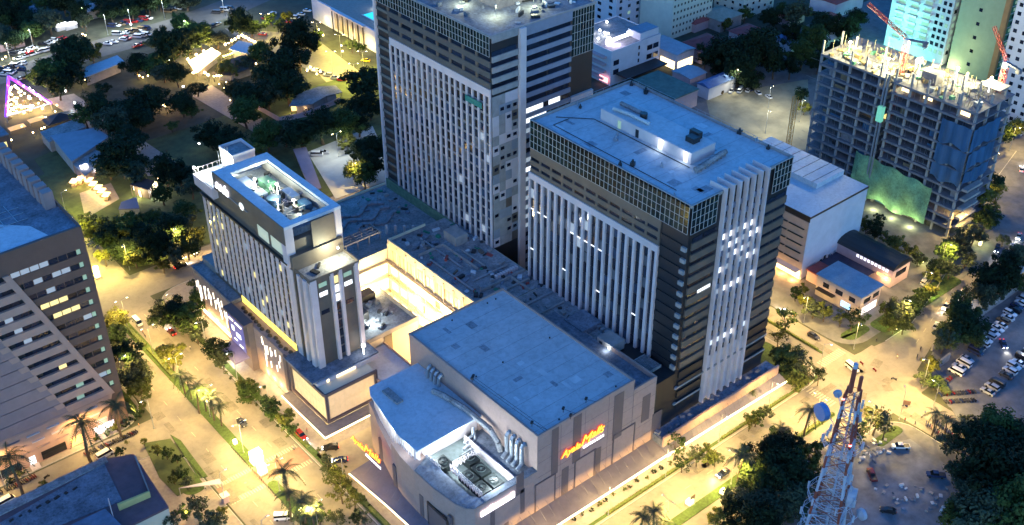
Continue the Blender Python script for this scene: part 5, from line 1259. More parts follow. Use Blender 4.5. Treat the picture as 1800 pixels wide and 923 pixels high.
def white_offices():
    t = bld('white_office_building', 'white office building with a glowing purple-white roof sign', 'office building', 345, 376.5, 343, 372, 16.4, m_pale, m_roofg, None, None, 0)
    for (x, z) in ((346.5, 9.5), (368, 11), (372, 11), (368, 6.5), (372, 6.5), (346.5, 5)):
        f = piece(t, 'window', ('A', 343), x, x+3.4, z, z+2.4, .02, .12, m_glass)
    for j in range(4): piece(t, 'window', ('A', 343), 362.2, 363.1, 3.5+3.2*j, 5.3+3.2*j, .02, .1, m_glass)
    for j in range(4): boxpiece(t, 'balcony', 342.8, 344.98, 346, 356, 2.5+3.4*j, 3.4+3.4*j, m_pinkw)
    part(t, 'roof_room', MB().box(364, 376, 344, 352, 16.6, 20), m_pale); part(t, 'roof_room_top', MB().box(364.2, 375.8, 344.2, 351.8, 19.9, 20.2), M('blue_sheet'))
    sg = thing('roof_sign', 'glowing white sign standing on the roof of the white office building', 'sign', (355, 352, 16.5))
    for i in range(8): part(sg, 'glowing_letter', MB().box(352+2.3*i, 354+2.3*i, 349.6, 350, 17.6, 19.2+(.9 if i == 4 else 0)), m_gl_w)
    part(sg, 'glowing_emblem', MB().dome((349.5, 349.8, 18.6), 2.0, .3, 2.0, 12, 4, True), M('emblem_violet', (.8, .7, .9), .5, 0, em=(.92, .80, 1.0), es=2.2))
    part(sg, 'sign_frame', MB().box(347.5, 370, 350.02, 350.2, 16.5, 17.5), m_steel)
    lamp(sg, 'sign_light', (352, 347.5, 18.5), 600, (.85, .75, 1.0), 'POINT', .5)
    for i in range(9):
        x, y = random.uniform(347, 368), random.uniform(354, 371)
        lb_ = part(t, 'roof_bulb', MB().dome((x, y, 18), .5, .5, .5, 7, 3, True), m_bulbw); part(t, 'bulb_post', MB().tube((x, y, 16.5), (x, y, 17.6), .06, 4), m_steel)
    part(t, 'red_sign', MB().fb(('B', 345), 343.6, 349, 1.5, 4, 1.0, 1.2), M('sign_pink', (.8, .2, .2), .5, 0, em=(1.0, .35, .35), es=.8))
    part(t, 'yard_canopy', MB().box(348, 374, 335, 342.8, 5, 5.6), m_slate)
white_offices()
_t = bld('hotel_block', 'pale green hotel block with small square windows and maroon roof eaves', 'hotel', 405, 434, 362, 384, 22.5, m_palegr, m_roofg, (12, 6, 2.2, 3.5, 1.2), None, .0, M('void', (.03, .03, .03), .6, .2, 1), .38, par=0)
part(_t, 'maroon_eaves', MB().box(404.5, 434.5, 361.2, 361.98, 21.2, 22.6), M('maroon_eaves'))
_t = bld('apartment_tower', 'grey-white apartment tower behind the white office building', 'apartment tower', 390, 408, 386, 410, 60, m_pale, m_roofg, (3, 12, 4, 3.6, 1.6), (3, 12, 4, 3.6, 1.6), .03, ww=.3)
_t = bld('apartment_block', 'cream apartment block beyond the red roofs', 'apartment block', 452, 476, 356, 376, 24, m_palegr, m_roofg, (5, 6, 3, 3.5, 1.3), (4, 6, 3, 3.5, 1.3), .0, ww=.3)
hip('red_roofed_house', 'wide house with a dull red hipped roof below the pale hotel block', 'house', 394.5, 413, 332, 346, 6.2, 9.6, m_pinkw, m_red)
hip('red_roofed_house', 'small house with a dull red hipped roof beside the cream apartment block', 'house', 426, 440, 331, 343, 5, 8, m_pinkw, m_red)
for (x, y, w, d, lab) in ((415, 318, 10, 8, 'small rusty-roofed house behind the huge trees'), (462, 334, 12, 9, 'rusty-roofed house with cream walls near the cream block'), (474, 318, 10, 9, 'dull red roof between the dark trees and the unfinished frame'), (420, 360, 10, 10, 'maroon-roofed house wedged behind the pale hotel block'), (500, 360, 14, 10, 'far red-roofed house beyond the teal tower'), (540, 340, 14, 12, 'far maroon-roofed house past the large red-roofed house')):
    hip('red_roofed_house', lab, 'house', x, x+w, y, y+d, 4.6, 7.4, m_pinkw, m_red)
for (x, y, w, d, z, lab) in ((440, 386, 18, 14, 14, 'plain cream block behind the pale hotel'), (470, 392, 16, 14, 20, 'plain grey block behind the cream apartment block'), (520, 380, 20, 16, 16, 'long cream block far behind the red roofs')):
    bld('apartment_block', lab, 'apartment block', x, x+w, y, y+d, z, m_palegr, m_roofg, (5, 5, 2.5, 3.4, 1.3), (4, 5, 2.5, 3.4, 1.3), .12, ww=.35)
hip('red_roofed_house', 'large red-roofed house with a pale balcony beyond the dark trees', 'house', 488, 512, 326, 342, 8, 12, m_pale, m_red)
hip('grey_roofed_house', 'grey-green hipped house between the hotel block and the red roofs', 'house', 430, 446, 352, 366, 6, 9, m_conc, M('roof_sage', (.20, .24, .20), .8, .2, .5))
gable('blue_roofed_house', 'pale house with a light blue sheet roof beside the white office building', 'house', 380, 392, 335, 355, 8, 9.2, m_pale, M('roof_sky'), 'y')
part(bpy.data.objects[[o.name for o in COL.objects if o.name.startswith('blue_roofed_house')][-1]], 'lit_shopfront', MB().fb(('B', 380), 336, 345, .4, 4.2, .02, .2).fb(('A', 335), 381, 391, .4, 4.2, .02, .2), m_litc)
gable('shelter', 'open shelter with a pale blue roof beside the lit shopfront', 'shelter', 370, 380.5, 317, 328, 5.4, 6.2, m_pinkw, M('roof_sky'), 'x')
gable('shed', 'long shed with a bright blue sheet roof at the edge of the sandy yard', 'shed', 368, 386, 304, 311, 6, 7.6, m_pale, m_bluer, 'x')
_s = thing('pump_hall', 'hall with a dull green flat roof behind the striped tower', 'hall', (352, 316, 0)); part(_s, 'wall', MB().box(345, 360, 303.5, 328, 0, 8), m_pinkw); part(_s, 'roof', MB().box(344.6, 360.4, 303.1, 328.4, 8.02, 8.5), M('roof_green', (.06, .12, .10), .8, .3, .4))
gable('blue_roofed_house', 'small house with a deep blue roof among the dark trees', 'house', 436, 448, 312, 324, 4.5, 7, m_pale, m_bluer, 'x')
gable('white_roofed_house', 'house with a pale sheet roof beyond the dark trees', 'house', 450, 464, 304, 318, 5, 7.4, m_conc, m_roofw, 'x')
_t = bld('low_terrace', 'long low terrace with a pale roof along the right-hand road', 'building', 438, 520, 170, 186, 9, m_beige, m_roofg, (16, 2, 1.5, 3.8, 2.0), None, .5, ww=.6)
# hotel with pool
def pool_hotel():
    t = thing('resort_building', 'white resort building with a turquoise pool on its terrace', 'building', (300, 465, 0))
    part(t, 'terrace_block', MB().box(284, 318, 440, 500, 0, 11.2), m_pale)
    part(t, 'terrace_deck', MB().box(285, 317.5, 440.5, 499.5, 11.15, 11.35), m_pave)
    part(t, 'pool', MB().box(291, 309, 451, 463, 11.36, 11.5), M('pool_water', (.02, .25, .32), .1, .15, .5, em=(.03, .65, .75), es=.3))
    part(t, 'pool_rim', MB().box(290.4, 309.6, 450.4, 450.98, 11.36, 11.6).box(290.4, 290.98, 451, 463.6, 11.36, 11.6), m_wht)
    part(t, 'screen_frame', MB().box(282.6, 284.6, 451, 480, 10.8, 11.6), m_wht)
    for i in range(7): boxpiece(t, 'screen_post', 282.7, 283.1, 451.2+4.6*i, 451.6+4.6*i, 0, 10.8, m_slate)
    for i in range(6): boxpiece(t, 'wall_panel', 283.72, 283.98, 452+4.6*i, 455.4+4.6*i, 1.5, 10, M('panel_tan', (.36, .29, .24), .8, .1, .5))
    for y in (446, 462, 486): lamp(t, 'wall_light', (281.8, y, 3), 240, CREAM, 'POINT', .3)
    for (x, y) in ((293, 449.4), (305, 449.4), (300, 465)): part(t, 'pool_lamp', MB().tube((x, y, 11.36), (x, y, 12.4), .06, 4).dome((x, y, 12.6), .3, .3, .3, 6, 3, True), m_bulbw); lamp(t, 'pool_light', (x, y, 13.4), 160, (.8, 1, 1), 'POINT', .3)
pool_hotel()
# ------------------------------------------------------------------ pavilions, tents and lights of the park
def shed(label, pts, h, roofm, wall=m_conc, lights=0, cat='pavilion', name='pavilion', open_side=True):
    P_ = GP(*pts, z=h); c = (sum(p[0] for p in P_)/len(P_), sum(p[1] for p in P_)/len(P_))
    t = thing(name, label, cat, (c[0], c[1], 0))
    part(t, 'roof', MB().prism(P_, h-.3, h), roofm)
    if open_side:
        for p in P_: q = Vector(p).lerp(Vector(c), .06); part(t, 'post', MB().tube((q.x, q.y, .1), (q.x, q.y, h-.3), .12, 5), m_brown)
        part(t, 'back_wall', MB().prism([Vector(p).lerp(Vector(c), .25) for p in P_], .1, h-.9), wall)
    else: part(t, 'wall', MB().prism([Vector(p).lerp(Vector(c), .03) for p in P_], 0, h-.32), wall)
    return t
def bulbs(label, pts, r=.3, mat=None, cat='string lights', h=3.0, power=90, col=WARM, every=3):
    t = thing('string_lights', label, cat, (*pts[0][:2], 0))
    for i, p in enumerate(pts):
        b = part(t, 'bulb', MB().dome((p[0], p[1], p[2]), r, r, r, 7, 3, True), mat or m_bulb)
        if i % every == 0:
            part(t, 'pole', MB().tube((p[0], p[1], 0), (p[0], p[1], p[2]-r*.5), .05, 4), m_brown); lamp(t, 'bulb_light', (p[0], p[1], p[2]+.6), power, col, 'POINT', .3)
    for a, b in zip(pts, pts[1:]): 
        if (Vector(a)-Vector(b)).length < 9: part(t, 'cable', MB().tube(a, b, .03, 3), m_black)
    return t
def L3(pxs, z): return [tuple(G(a, b, z)) for a, b in pxs]
def lerp_px(a, b, n): return [(a[0]+(b[0]-a[0])*i/(n-1), a[1]+(b[1]-a[1])*i/(n-1)) for i in range(n)]
shed('long pale-roofed food hall with lights under its eaves', ((140, 140), (152, 117), (206, 97), (219, 108)), 5, m_roofw)
bulbs('row of bulbs under the eaves of the long pale food hall', L3(lerp_px((143, 143), (215, 115), 12), 2.6), .34, every=3, power=260)
shed('broad blue-grey market hall beside the lawn', ((88, 238), (126, 284), (192, 240), (168, 224)), 6, M('roof_bluegrey', (.22, .245, .29), .7, .12, .3), m_conc, open_side=False)
shed('flat pale shed roof behind the market hall', ((70, 232), (86, 250), (152, 222), (135, 208)), 5, m_roofg, open_side=False)
shed('pale shop front beside the market hall with round glowing signs', ((127, 287), (150, 310), (190, 275), (170, 262)), 4.6, m_roofg, m_lilac, open_side=False)
_t = thing('round_sign', 'pair of glowing white round shapes on the pale shop roof', 'sign', tuple(G(148, 293, 4.6)))
for (a, b, r) in ((142, 292, .55), (144, 296, .55), (150, 291, 1.1), (151, 294, 1.0)):
    q = G(a, b, 5.4); part(_t, 'glowing_disc', MB().dome(q, r, r, r*.7, 8, 3, True), m_gl_w)
part(_t, 'sign_foot', MB().tube(G(148, 293, 4.6), G(148, 293, 5.2), .2, 5), m_steel)
shed('small lilac-roofed kiosk under the park trees', ((208, 368), (213, 355), (240, 346), (245, 366)), 4, M('roof_lilac', (.16, .15, .21), .7, .1, .3), open_side=False)
_t = shed('dark-roofed bar hut with lit fronts among the park trees', ((228, 325), (244, 310), (272, 318), (262, 334)), 5, M('roof_brown', (.06, .04, .035), .8, .2, .5), m_brown)
for (a, b, c_, d) in ((234, 328, 247, 341), (258, 334, 276, 324)):
    p, q = G(a, b, 2), G(c_, d, 2); part(_t, 'lit_front', MB().add([(p.x, p.y, .5), (q.x, q.y, .5), (q.x, q.y, 3), (p.x, p.y, 3), (p.x+.1, p.y+.1, .5), (q.x+.1, q.y+.1, .5), (q.x+.1, q.y+.1, 3), (p.x+.1, p.y+.1, 3)], [(0, 1, 2, 3), (7, 6, 5, 4), (0, 4, 5, 1), (3, 2, 6, 7), (0, 3, 7, 4), (1, 5, 6, 2)]), m_strip)
lamp(_t, 'hut_light', G(238, 340, 3), 700, CREAM, 'POINT', .3); lamp(_t, 'hut_light', G(272, 335, 3), 500, (1, .95, .9), 'POINT', .3)
# row of bright stalls on the lawn
for i, (a, b) in enumerate(((132, 328), (142, 324), (151, 319), (159, 326), (166, 333), (175, 339), (181, 345), (189, 352))):
    q = G(a, b); t = thing('food_stall', 'small food stall with a glowing canopy in the bent row on the lawn', 'food stall', tuple(q), 'food stalls glowing on the lawn')
    part(t, 'counter', MB().cbox((q.x, q.y, .1), 2.4, 1.6, 1.1, .8), m_brown); part(t, 'canopy', MB().cbox((q.x, q.y, 2.5), 3.2, 2.4, .35, .8), M('stall_canopy', (.8, .7, .4), .6, .1, 1, em=(1.0, .62, .20), es=1.0))
    for s_ in (-1, 1): part(t, 'post', MB().tube((q.x+s_, q.y+s_, .1), (q.x+s_, q.y+s_, 2.5), .06, 4), m_brown)
    lamp(t, 'stall_light', (q.x-1.5, q.y-1.5, 2.2), 240, (1.0, .62, .22), 'POINT', .3)
# bright open-air restaurants
_t = shed('open-air restaurant terrace glowing warm white beside the dark park', ((330, 108), (372, 84), (388, 94), (345, 128)), 4, M('terrace_awning_glow', (.7, .6, .4), .7, .15, .6, em=(1.0, .66, .28), es=1.1))  # roof glows by itself, standing in for the terrace lamps' wide glow
for k, (a, b) in enumerate(((330, 104), (345, 96), (358, 90), (372, 88), (384, 94), (350, 122), (340, 128), (360, 128), (366, 132), (352, 112), (372, 104))):
    q = G(a, b, 3.4); part(_t, 'lantern', MB().dome(q, .7, .7, .5, 8, 3, True), m_strip); part(_t, 'lantern_post', MB().tube((q.x, q.y, 0), (q.x, q.y, 3.2), .06, 4), m_brown); lamp(_t, 'lantern_light', (q.x, q.y, 4.8), 1900, (1.0, .64, .25), 'POINT', .4)
_t = shed('square restaurant roof edged with warm lights near the yellow road', ((402, 86), (420, 71), (446, 77), (440, 96)), 5, m_roofw)
bulbs('band of warm lights round the square restaurant roof', L3(lerp_px((396, 78), (425, 62), 6)+lerp_px((427, 63), (448, 74), 5), 3.4), .6, every=2, power=480, col=(1.0, .6, .3))
bulbs('green and yellow lights beside the square restaurant', L3(lerp_px((393, 99), (408, 94), 5), 2.6), .45, M('bulb_yellow', (.9, .9, .2), .5, 0, em=(.9, 1.0, .15), es=2), every=2, power=150, col=(.9, 1.0, .2))
_t = shed('dark arched beer garden roof sprinkled with tiny bulbs', ((372, 130), (392, 108), (430, 96), (452, 100), (446, 118), (405, 132)), 4.5, M('roof_thatch', (.07, .055, .04), .9, .4, 1))
bulbs('string of warm bulbs along the beer garden front', L3(lerp_px((376, 134), (412, 128), 9)+lerp_px((414, 126), (450, 112), 9), 2.8), .42, every=3, power=320)
bulbs('scattered bulbs in the dark trees below the beer garden', [tuple(G(a+random.uniform(-14, 14), b+random.uniform(-10, 10), random.uniform(2, 6))) for a, b in ((385, 142), (395, 150), (408, 170), (415, 178), (425, 172), (405, 182), (420, 190), (430, 185), (398, 162), (440, 180))], .28, every=3, power=120)
bulbs('four bulbs hung over the dusty clearing', L3(((245, 133), (251, 136), (260, 133), (265, 129)), 2.4), .3, every=2, power=200)
bulbs('warm bulbs over the dirt clearing under three trees', L3(((288, 184), (291, 187), (289, 181), (286, 186)), 2.6), .3, every=2, power=320, col=(1.0, .5, .15))
bulbs('pair of lamps in the dark grove', L3(((213, 200), (219, 199)), 2.6), .35, every=1, power=120)
bulbs('green fairy lights in the park trees near the hotel', [tuple(G(a, b, 3.5)) for a, b in ((287, 413), (290, 407), (292, 411), (285, 409), (288, 417))], .22, M('bulb_green', (.2, .9, .6), .5, 0, em=(.1, 1.0, .55), es=4), every=3, power=60, col=(.2, 1, .6))
bulbs('warm fairy lights at the park corner near the hotel', [tuple(G(a, b, 3)) for a, b in ((318, 425), (277, 417), (288, 424), (288, 434), (321, 427))], .22, every=2, power=60)
bulbs('warm fairy lights in the tree by the bar hut', [tuple(G(280+random.uniform(-10, 18), 312+random.uniform(-10, 16), random.uniform(3, 6))) for k in range(14)], .2, every=5, power=60)
bulbs('row of lamps along the park kerb behind the hotel', L3(lerp_px((322, 454), (346, 444), 6), 1.0), .22, every=3, power=100)
# curved roof pavilion
_t = shed('wave-roofed pavilion with a lit glass front and pale boundary wall', ((508, 186), (520, 165), (560, 152), (590, 150), (602, 162), (575, 168), (550, 182), (530, 186)), 5.2, m_roofg)
p0, p1, p2 = G(512, 190, 2), G(540, 188, 2), G(575, 172, 2)
for a, b in ((p0, p1), (p1, p2)): part(_t, 'lit_front', MB().add([(a.x, a.y, .5), (b.x, b.y, .5), (b.x, b.y, 3.6), (a.x, a.y, 3.6), (a.x+.2, a.y+.2, .5), (b.x+.2, b.y+.2, .5), (b.x+.2, b.y+.2, 3.6), (a.x+.2, a.y+.2, 3.6)], [(0, 1, 2, 3), (7, 6, 5, 4), (0, 4, 5, 1), (3, 2, 6, 7), (0, 3, 7, 4), (1, 5, 6, 2)]), M('pavilion_glow', (.6, .4, .2), .5, 0, em=(1.0, .62, .22), es=.5))
for p in (p0, p1, p2): lamp(_t, 'front_light', (p.x-2, p.y-2, 3), 380, (1.0, .66, .28), 'POINT', .3)
wl = [G(452, 192), G(492, 215), G(540, 205), G(598, 180)]
b = MB()
for p, q in zip(wl, wl[1:]): b.cbox(((p.x+q.x)/2, (p.y+q.y)/2, 0), (q-p).length, .3, 2.4, math.atan2(q.y-p.y, q.x-p.x))
single('boundary_wall', b, m_pinkw, 'low pale wall bending round the wave-roofed pavilion', 'wall')
bulbs('warm lamps between parked cars by the yellow road', L3(((545, 118), (552, 122), (563, 126), (557, 130), (540, 124)), 2.0), .45, every=2, power=260, col=(1.0, .72, .4))
bulbs('lamps at the foot of the resort planting', L3(((560, 52), (566, 58), (568, 62), (600, 80), (602, 90), (615, 84), (632, 86), (640, 80), (622, 80)), 1.8), .4, every=2, power=220, col=CREAM)
for lab, pts, mt, pw, cl in (('white lamps dotted along the upper parking road', ((104, 155), (131, 181), (152, 40), (230, 43), (50, 90), (330, 70), (115, 160)), None, 240, COOL), ('warm lamps between the cars at the end of the upper road', ((4, 104), (10, 100), (24, 103), (60, 84), (135, 68), (150, 62), (145, 60)), None, 200, WARM), ('tiny white lamps in the dark park paths', ((233, 246), (298, 105), (322, 152), (350, 252), (283, 277), (170, 300)), None, 60, COOL), ('cluster of white lamps beside the purple triangle', ((42, 152), (52, 155), (58, 160), (66, 168), (72, 174)), None, 260, (1, .9, .95))):
    bulbs(lab, L3(pts, 3.4), .38, m_bulbw if cl is not WARM else m_bulb, every=1, power=pw, col=cl)
# purple triangular tent frame
def tri():
    a, b, c = G(14, 216), G(18, 146), G(92, 193)
    t = thing('lit_tent', 'triangular beer garden outlined in purple light and full of warm bulbs', 'tent', tuple((a+b+c)/3))
    m_p = M('tube_purple', (.5, .1, .8), .5, 0, em=(.20, .008, 1.0), es=.45)
    for p, q, nm in ((a, b, 'purple_tube'), (b, c, 'purple_tube')): part(t, nm, MB().tube(p+Vector((0, 0, 3.2)), q+Vector((0, 0, 3.2)), .7, 6), m_p)
    part(t, 'white_tube', MB().tube(a+Vector((0, 0, 3.2)), c+Vector((0, 0, 3.2)), .3, 6), M('tube_white', (.6, .6, .7), .5, 0, em=(.7, .7, .9), es=.25))
    for p in (a, b, c): part(t, 'post', MB().tube(p, p+Vector((0, 0, 3.2)), .2, 5), m_steel)
    k = 0
    rg = random.Random(4)
    while k < 60:
        u, v = rg.random(), rg.random()
        if u+v > 1: continue
        q = a+(b-a)*u*.9+(c-a)*v*.9; q.z = rg.uniform(1.5, 3)
        part(t, 'bulb', MB().dome(q, .5, .5, .4, 6, 3, True), m_bulb); k += 1
        if k % 6 == 0: lamp(t, 'tent_light', q+Vector((0, 0, 1)), 800, (1.0, .62, .2), 'POINT', .4)
    for p, q in ((a, b), (b, c)):
        for f in (.25, .75): lamp(t, 'purple_light', p.lerp(q, f)+Vector((0, 0, 4.4)), 260, (.5, .1, 1.0), 'POINT', .4)
    for i in range(14):
        u, v = rg.random()*.5, rg.random()*.5; q = a+(b-a)*u+(c-a)*v
        part(t, 'table', MB().cbox((q.x, q.y, .1), 1.4, .9, .75, rg.random()), m_brown)
    bulbs('warm bulbs round the dark tent below the purple triangle', L3(((100, 185), (97, 196), (80, 206), (78, 224), (73, 226), (38, 223), (58, 233), (132, 220), (128, 214), (0, 250), (20, 246)), 2.4), .35, every=2, power=120)
    for i, (x, y) in enumerate(((108, 215), (66, 218), (32, 232))):
        p = G(x, y); w = 7 if i == 0 else 3.4
        tt = thing('peaked_tent', ('dark peaked tent between the purple triangle and the market hall', 'small glowing amber tent below the purple triangle', 'flat glowing amber tent beside the market hall sheds')[i], 'tent', tuple(p))
        part(tt, 'cover', MB().prism([(p.x-w, p.y-w*.6), (p.x+w, p.y-w*.6), (p.x+w, p.y+w*.6), (p.x-w, p.y+w*.6)], 2.2, 4.5 if i == 0 else 3.2, [(p.x-.2, p.y-.2), (p.x+.2, p.y-.2), (p.x+.2, p.y+.2), (p.x-.2, p.y+.2)]), m_slate if i == 0 else M('tent_amber', (.6, .35, .15), .6, .1, 1, em=(1.0, .5, .15), es=.25))
        for sx in (-1, 1): part(tt, 'pole', MB().tube((p.x+sx*w*.9, p.y, 0), (p.x+sx*w*.9, p.y, 2.3), .08, 4), m_steel)
tri()
# dark roofs at the upper left edge
gable('house', 'small house with a pale blue roof behind the parking road', 'house', *(lambda q: (q.x-6, q.x+6, q.y-5, q.y+5))(G(168, 26)), 4.5, 6.5, m_conc, m_roofw, 'x')
gable('house', 'dark-roofed house in the shadows above the parking road', 'house', *(lambda q: (q.x-7, q.x+7, q.y-6, q.y+6))(G(40, 40)), 5, 7.5, m_slate, m_roofd, 'x')
gable('house', 'dark blue house at the end of the parking road', 'house', *(lambda q: (q.x-6, q.x+6, q.y-4, q.y+4))(G(18, 82)), 4, 6, m_pinkw, m_roofd, 'x')
gable('house', 'pale-roofed house near the trees above the parking road', 'house', *(lambda q: (q.x-5, q.x+5, q.y-4, q.y+4))(G(112, 4)), 4, 6, m_conc, m_bluer, 'y')
_t = thing('lit_kiosk', 'bright white double kiosk beside the parking road', 'kiosk', tuple(G(116, 52)))
for (a, b) in ((109, 52), (125, 50)):
    q = G(a, b); part(_t, 'booth', MB().cbox((q.x, q.y, 0), 6, 3, 2.6), m_pale); part(_t, 'light_panel', MB().cbox((q.x-.2, q.y-.4, 2.62), 6.4, 3.2, .4), m_stripw)
lamp(_t, 'kiosk_light', G(118, 58, 5), 900, COOL, 'POINT', .4)
_t = thing('building_corner', 'dark brick building with warm windows behind the brown office block', 'building', tuple(G(22, 262)))
q = G(25, 275); part(_t, 'wall', MB().box(q.x-22, q.x, q.y, q.y+14, 0, 10), m_terra); part(_t, 'roof', MB().box(q.x-22.2, q.x+.2, q.y-.2, q.y+14.2, 10.02, 10.5), m_roofd)
for i in range(5): piece(_t, 'window', ('A', q.y), q.x-20+4*i, q.x-17.4+4*i, 5, 7.4, .02, .1, m_lity if i in (1, 4) else m_glass)
# car park shed (behind the hotel) with a lilac roof
shed('long lilac-roofed car shelter beside the floodlit white yard', ((515, 262), (538, 258), (565, 330), (548, 338)), 3.6, M('roof_lilac'), open_side=True)
single('site_wall', MB().box(288, 352, 136.4, 137.0, 0, 3.0).box(276, 287.9, 130.2, 130.8, 0, 3.0), m_conc, 'long pale wall between the trees and the full parking lot', 'wall')
single('wall_roof', MB().box(304, 322, 137.1, 141.2, 3.2, 3.5).box(326, 350, 139.4, 142.6, 3.2, 3.5).box(304.2, 304.5, 137.2, 141, 0, 3.19).box(321.5, 321.8, 137.2, 141, 0, 3.19).box(326.2, 326.5, 139.5, 142.5, 0, 3.19).box(349.5, 349.8, 139.5, 142.5, 0, 3.19), m_roofw, 'pale tin shelter roofs behind the long parking lot wall', 'shelter')
# ------------------------------------------------------------------ vegetation
def leafball(rg, R, Hh, n_cl, n_leaf, ls, flat=.75, hollow=.35):
    """crown as leaf-sized quads grouped in uneven clumps; centre at origin"""
    b = MB(); cl = []; ph = rg.uniform(0, 6.28)
    for i in range(n_cl):
        while True:
            p = Vector((rg.uniform(-1, 1), rg.uniform(-1, 1), rg.uniform(-.75, 1)))
            if hollow < p.length < 1: break
        s = rg.uniform(.12, .40); lob = 1+.28*math.sin(3*math.atan2(p.y, p.x)+ph)+.16*math.sin(5*math.atan2(p.y, p.x)+2*ph); p = Vector((p.x*lob, p.y*lob, p.z))
        cl.append((Vector((p.x*R*(1-s*.6), p.y*R*(1-s*.6), p.z*Hh)), s*R))
    for c, s in cl:
        for k in range(n_leaf):
            d = Vector((rg.gauss(0, 1), rg.gauss(0, 1), rg.gauss(0, 1)))
            if d.length < .01: continue
            d.normalize(); p = c+Vector((d.x, d.y, d.z*flat))*s*rg.uniform(.55, 1.08)
            nrm = (d+Vector((rg.uniform(-.7, .7), rg.uniform(-.7, .7), rg.uniform(-.1, .9)))).normalized()
            a = nrm.cross(Vector((rg.uniform(-1, 1), rg.uniform(-1, 1), rg.uniform(-1, 1))))
            if a.length < .01: continue
            a.normalize(); e = nrm.cross(a); L = ls*rg.uniform(.7, 1.3); w = L*.55
            b.add([tuple(p-a*L), tuple(p+e*w), tuple(p+a*L), tuple(p-e*w)], [(0, 1, 2, 3)])
    return b, cl
def make_tree(seed, R, Hc, trunk, n_cl, n_leaf, ls, mat, name):
    rg = random.Random(seed)
    t = thing(name, 'tree', 'tree', (0, 0, 0))
    cz = trunk+Hc*.75
    b, cl = leafball(rg, R, Hc, n_cl, n_leaf, ls)
    b.v = [(x, y, z+cz) for x, y, z in b.v]
    link('crown', b.mesh('crown', mat), t)
    k = MB(); k.tube((0, 0, -.1), (.1*R, .05*R, trunk), R*.075, 7, R*.05)
    for c, s in sorted(cl, key=lambda q: rg.random())[:9]:
        m_ = Vector((.1*R, .05*R, trunk)).lerp(c+Vector((0, 0, cz)), .5)+Vector((0, 0, -.05*R))
        k.tube((.1*R, .05*R, trunk*.92), m_, R*.036, 5, R*.022); k.tube(m_, c+Vector((0, 0, cz)), R*.022, 4, R*.008)
    link('trunk', k.mesh('trunk', m_bark), t)
    return t, cz
PROTO = {}
for kind, R, Hc, tr, ncl, nl, ls in (('street', 3.2, 2.2, 2.6, 24, 52, .30), ('broad', 5.0, 3.0, 3.6, 36, 72, .36), ('big', 7.5, 4.6, 4.8, 58, 96, .46), ('thin', 3.0, 2.6, 2.4, 20, 26, .30), ('bush', 1.3, 1.0, .35, 12, 40, .20)):
    PROTO[kind] = [(make_tree(101+17*v+int(R*10), R, Hc, tr, ncl, nl, ls, m_leaf[v] if kind != 'big' else m_leaf[(0, 0, 1, 0, 4)[v]], kind), R) for v in range(5)]
def tree(px, py, rpx, label, group, kind=None, name='tree', cat='tree'):
    q0 = G(px, py, 4); pxm = FPX/(q0-Vector((0, 0, HCAM))).length; r = rpx/pxm
    if kind is None: kind = 'street' if r < 3.9 else ('broad' if r < 6 else 'big')
    vi = random.randrange(5); (src, cz), R = PROTO[kind][vi]; s = r/R
    hue = ('dark', 'mid-green', 'olive', 'yellowish', 'grey-green')[vi if kind != 'big' else (0, 0, 1, 0, 4)[vi]]
    if kind != 'bush': label = '%s, %s %s crown' % (label, 'small' if r < 2.8 else ('medium' if r < 4.6 else ('large' if r < 6.4 else 'huge')), hue)
    q = G(px, py, cz*s)
    o = copy_tree(src); o.name = name; o.location = (q.x, q.y, .1); o.scale = (s*random.uniform(.85, 1.15), s*random.uniform(.85, 1.15), s*random.uniform(.75, 1.25)); o.rotation_euler = (0, 0, random.uniform(0, 6.28))
    o['label'] = label; o['category'] = cat; o['group'] = group
    return o
def trees(label, group, items, kind=None, **kw):
    for it in items: tree(it[0], it[1], it[2], label, group, it[3] if len(it) > 3 else kind, **kw)
trees('leafy street tree in the verge beside the brown office block', 'street trees by the brown block', ((196, 556, 28), (206, 590, 25), (222, 628, 32), (238, 655, 30), (245, 682, 25), (228, 668, 25), (212, 612, 22)))
trees('broad tree on the pavement before the hotel podium', 'street trees before the hotel', ((305, 540, 41), (330, 562, 30), (282, 552, 25), (345, 585, 21), (350, 530, 23), (352, 500, 18)))
trees('small street tree between the hotel wall and the kerb', 'small street trees at the hotel kerb', ((378, 610, 24), (390, 630, 22), (438, 688, 23), (432, 676, 19), (474, 712, 20), (482, 722, 16), (505, 738, 19), (512, 752, 14)))
trees('round tree in the boulevard median', 'median trees', ((300, 628, 25),))
trees('thin small tree on the verge by the mall awning', 'thin trees by the mall', ((588, 846, 19, 'thin'), (600, 862, 22, 'thin'), (622, 880, 18, 'thin'), (640, 902, 19, 'thin'), (575, 815, 19, 'thin'), (596, 830, 17, 'thin')))
trees('thin tree along the avenue awning', 'avenue trees', ((1186, 788, 20, 'thin'), (1200, 812, 17, 'thin'), (1226, 800, 18, 'thin'), (1245, 796, 22), (1258, 806, 14), (1330, 732, 18), (1345, 720, 17), (1318, 745, 12, 'thin')))
trees('tree on the corner verge behind the striped tower', 'trees at the side street corner', ((1382, 560, 21, 'thin'), (1370, 590, 16, 'thin'), (1385, 628, 25), (1368, 616, 21), (1410, 640, 21, 'thin'), (1400, 668, 23), (1425, 655, 18, 'thin'), (1378, 650, 18), (1440, 662, 14, 'thin')))
trees('dense park tree in the grove behind the hotel', 'park grove trees', [(a+random.uniform(-5, 5), b+random.uniform(-4, 4), r) for a, b, r in ((165, 392, 26), (190, 410, 30), (222, 425, 32), (250, 400, 30), (275, 432, 34), (300, 410, 30), (322, 388, 26), (262, 375, 24), (320, 360, 26), (215, 398, 24), (305, 448, 24), (330, 430, 26), (185, 445, 18), (240, 450, 22), (340, 410, 22), (295, 385, 24), (150, 385, 16), (280, 462, 16))])
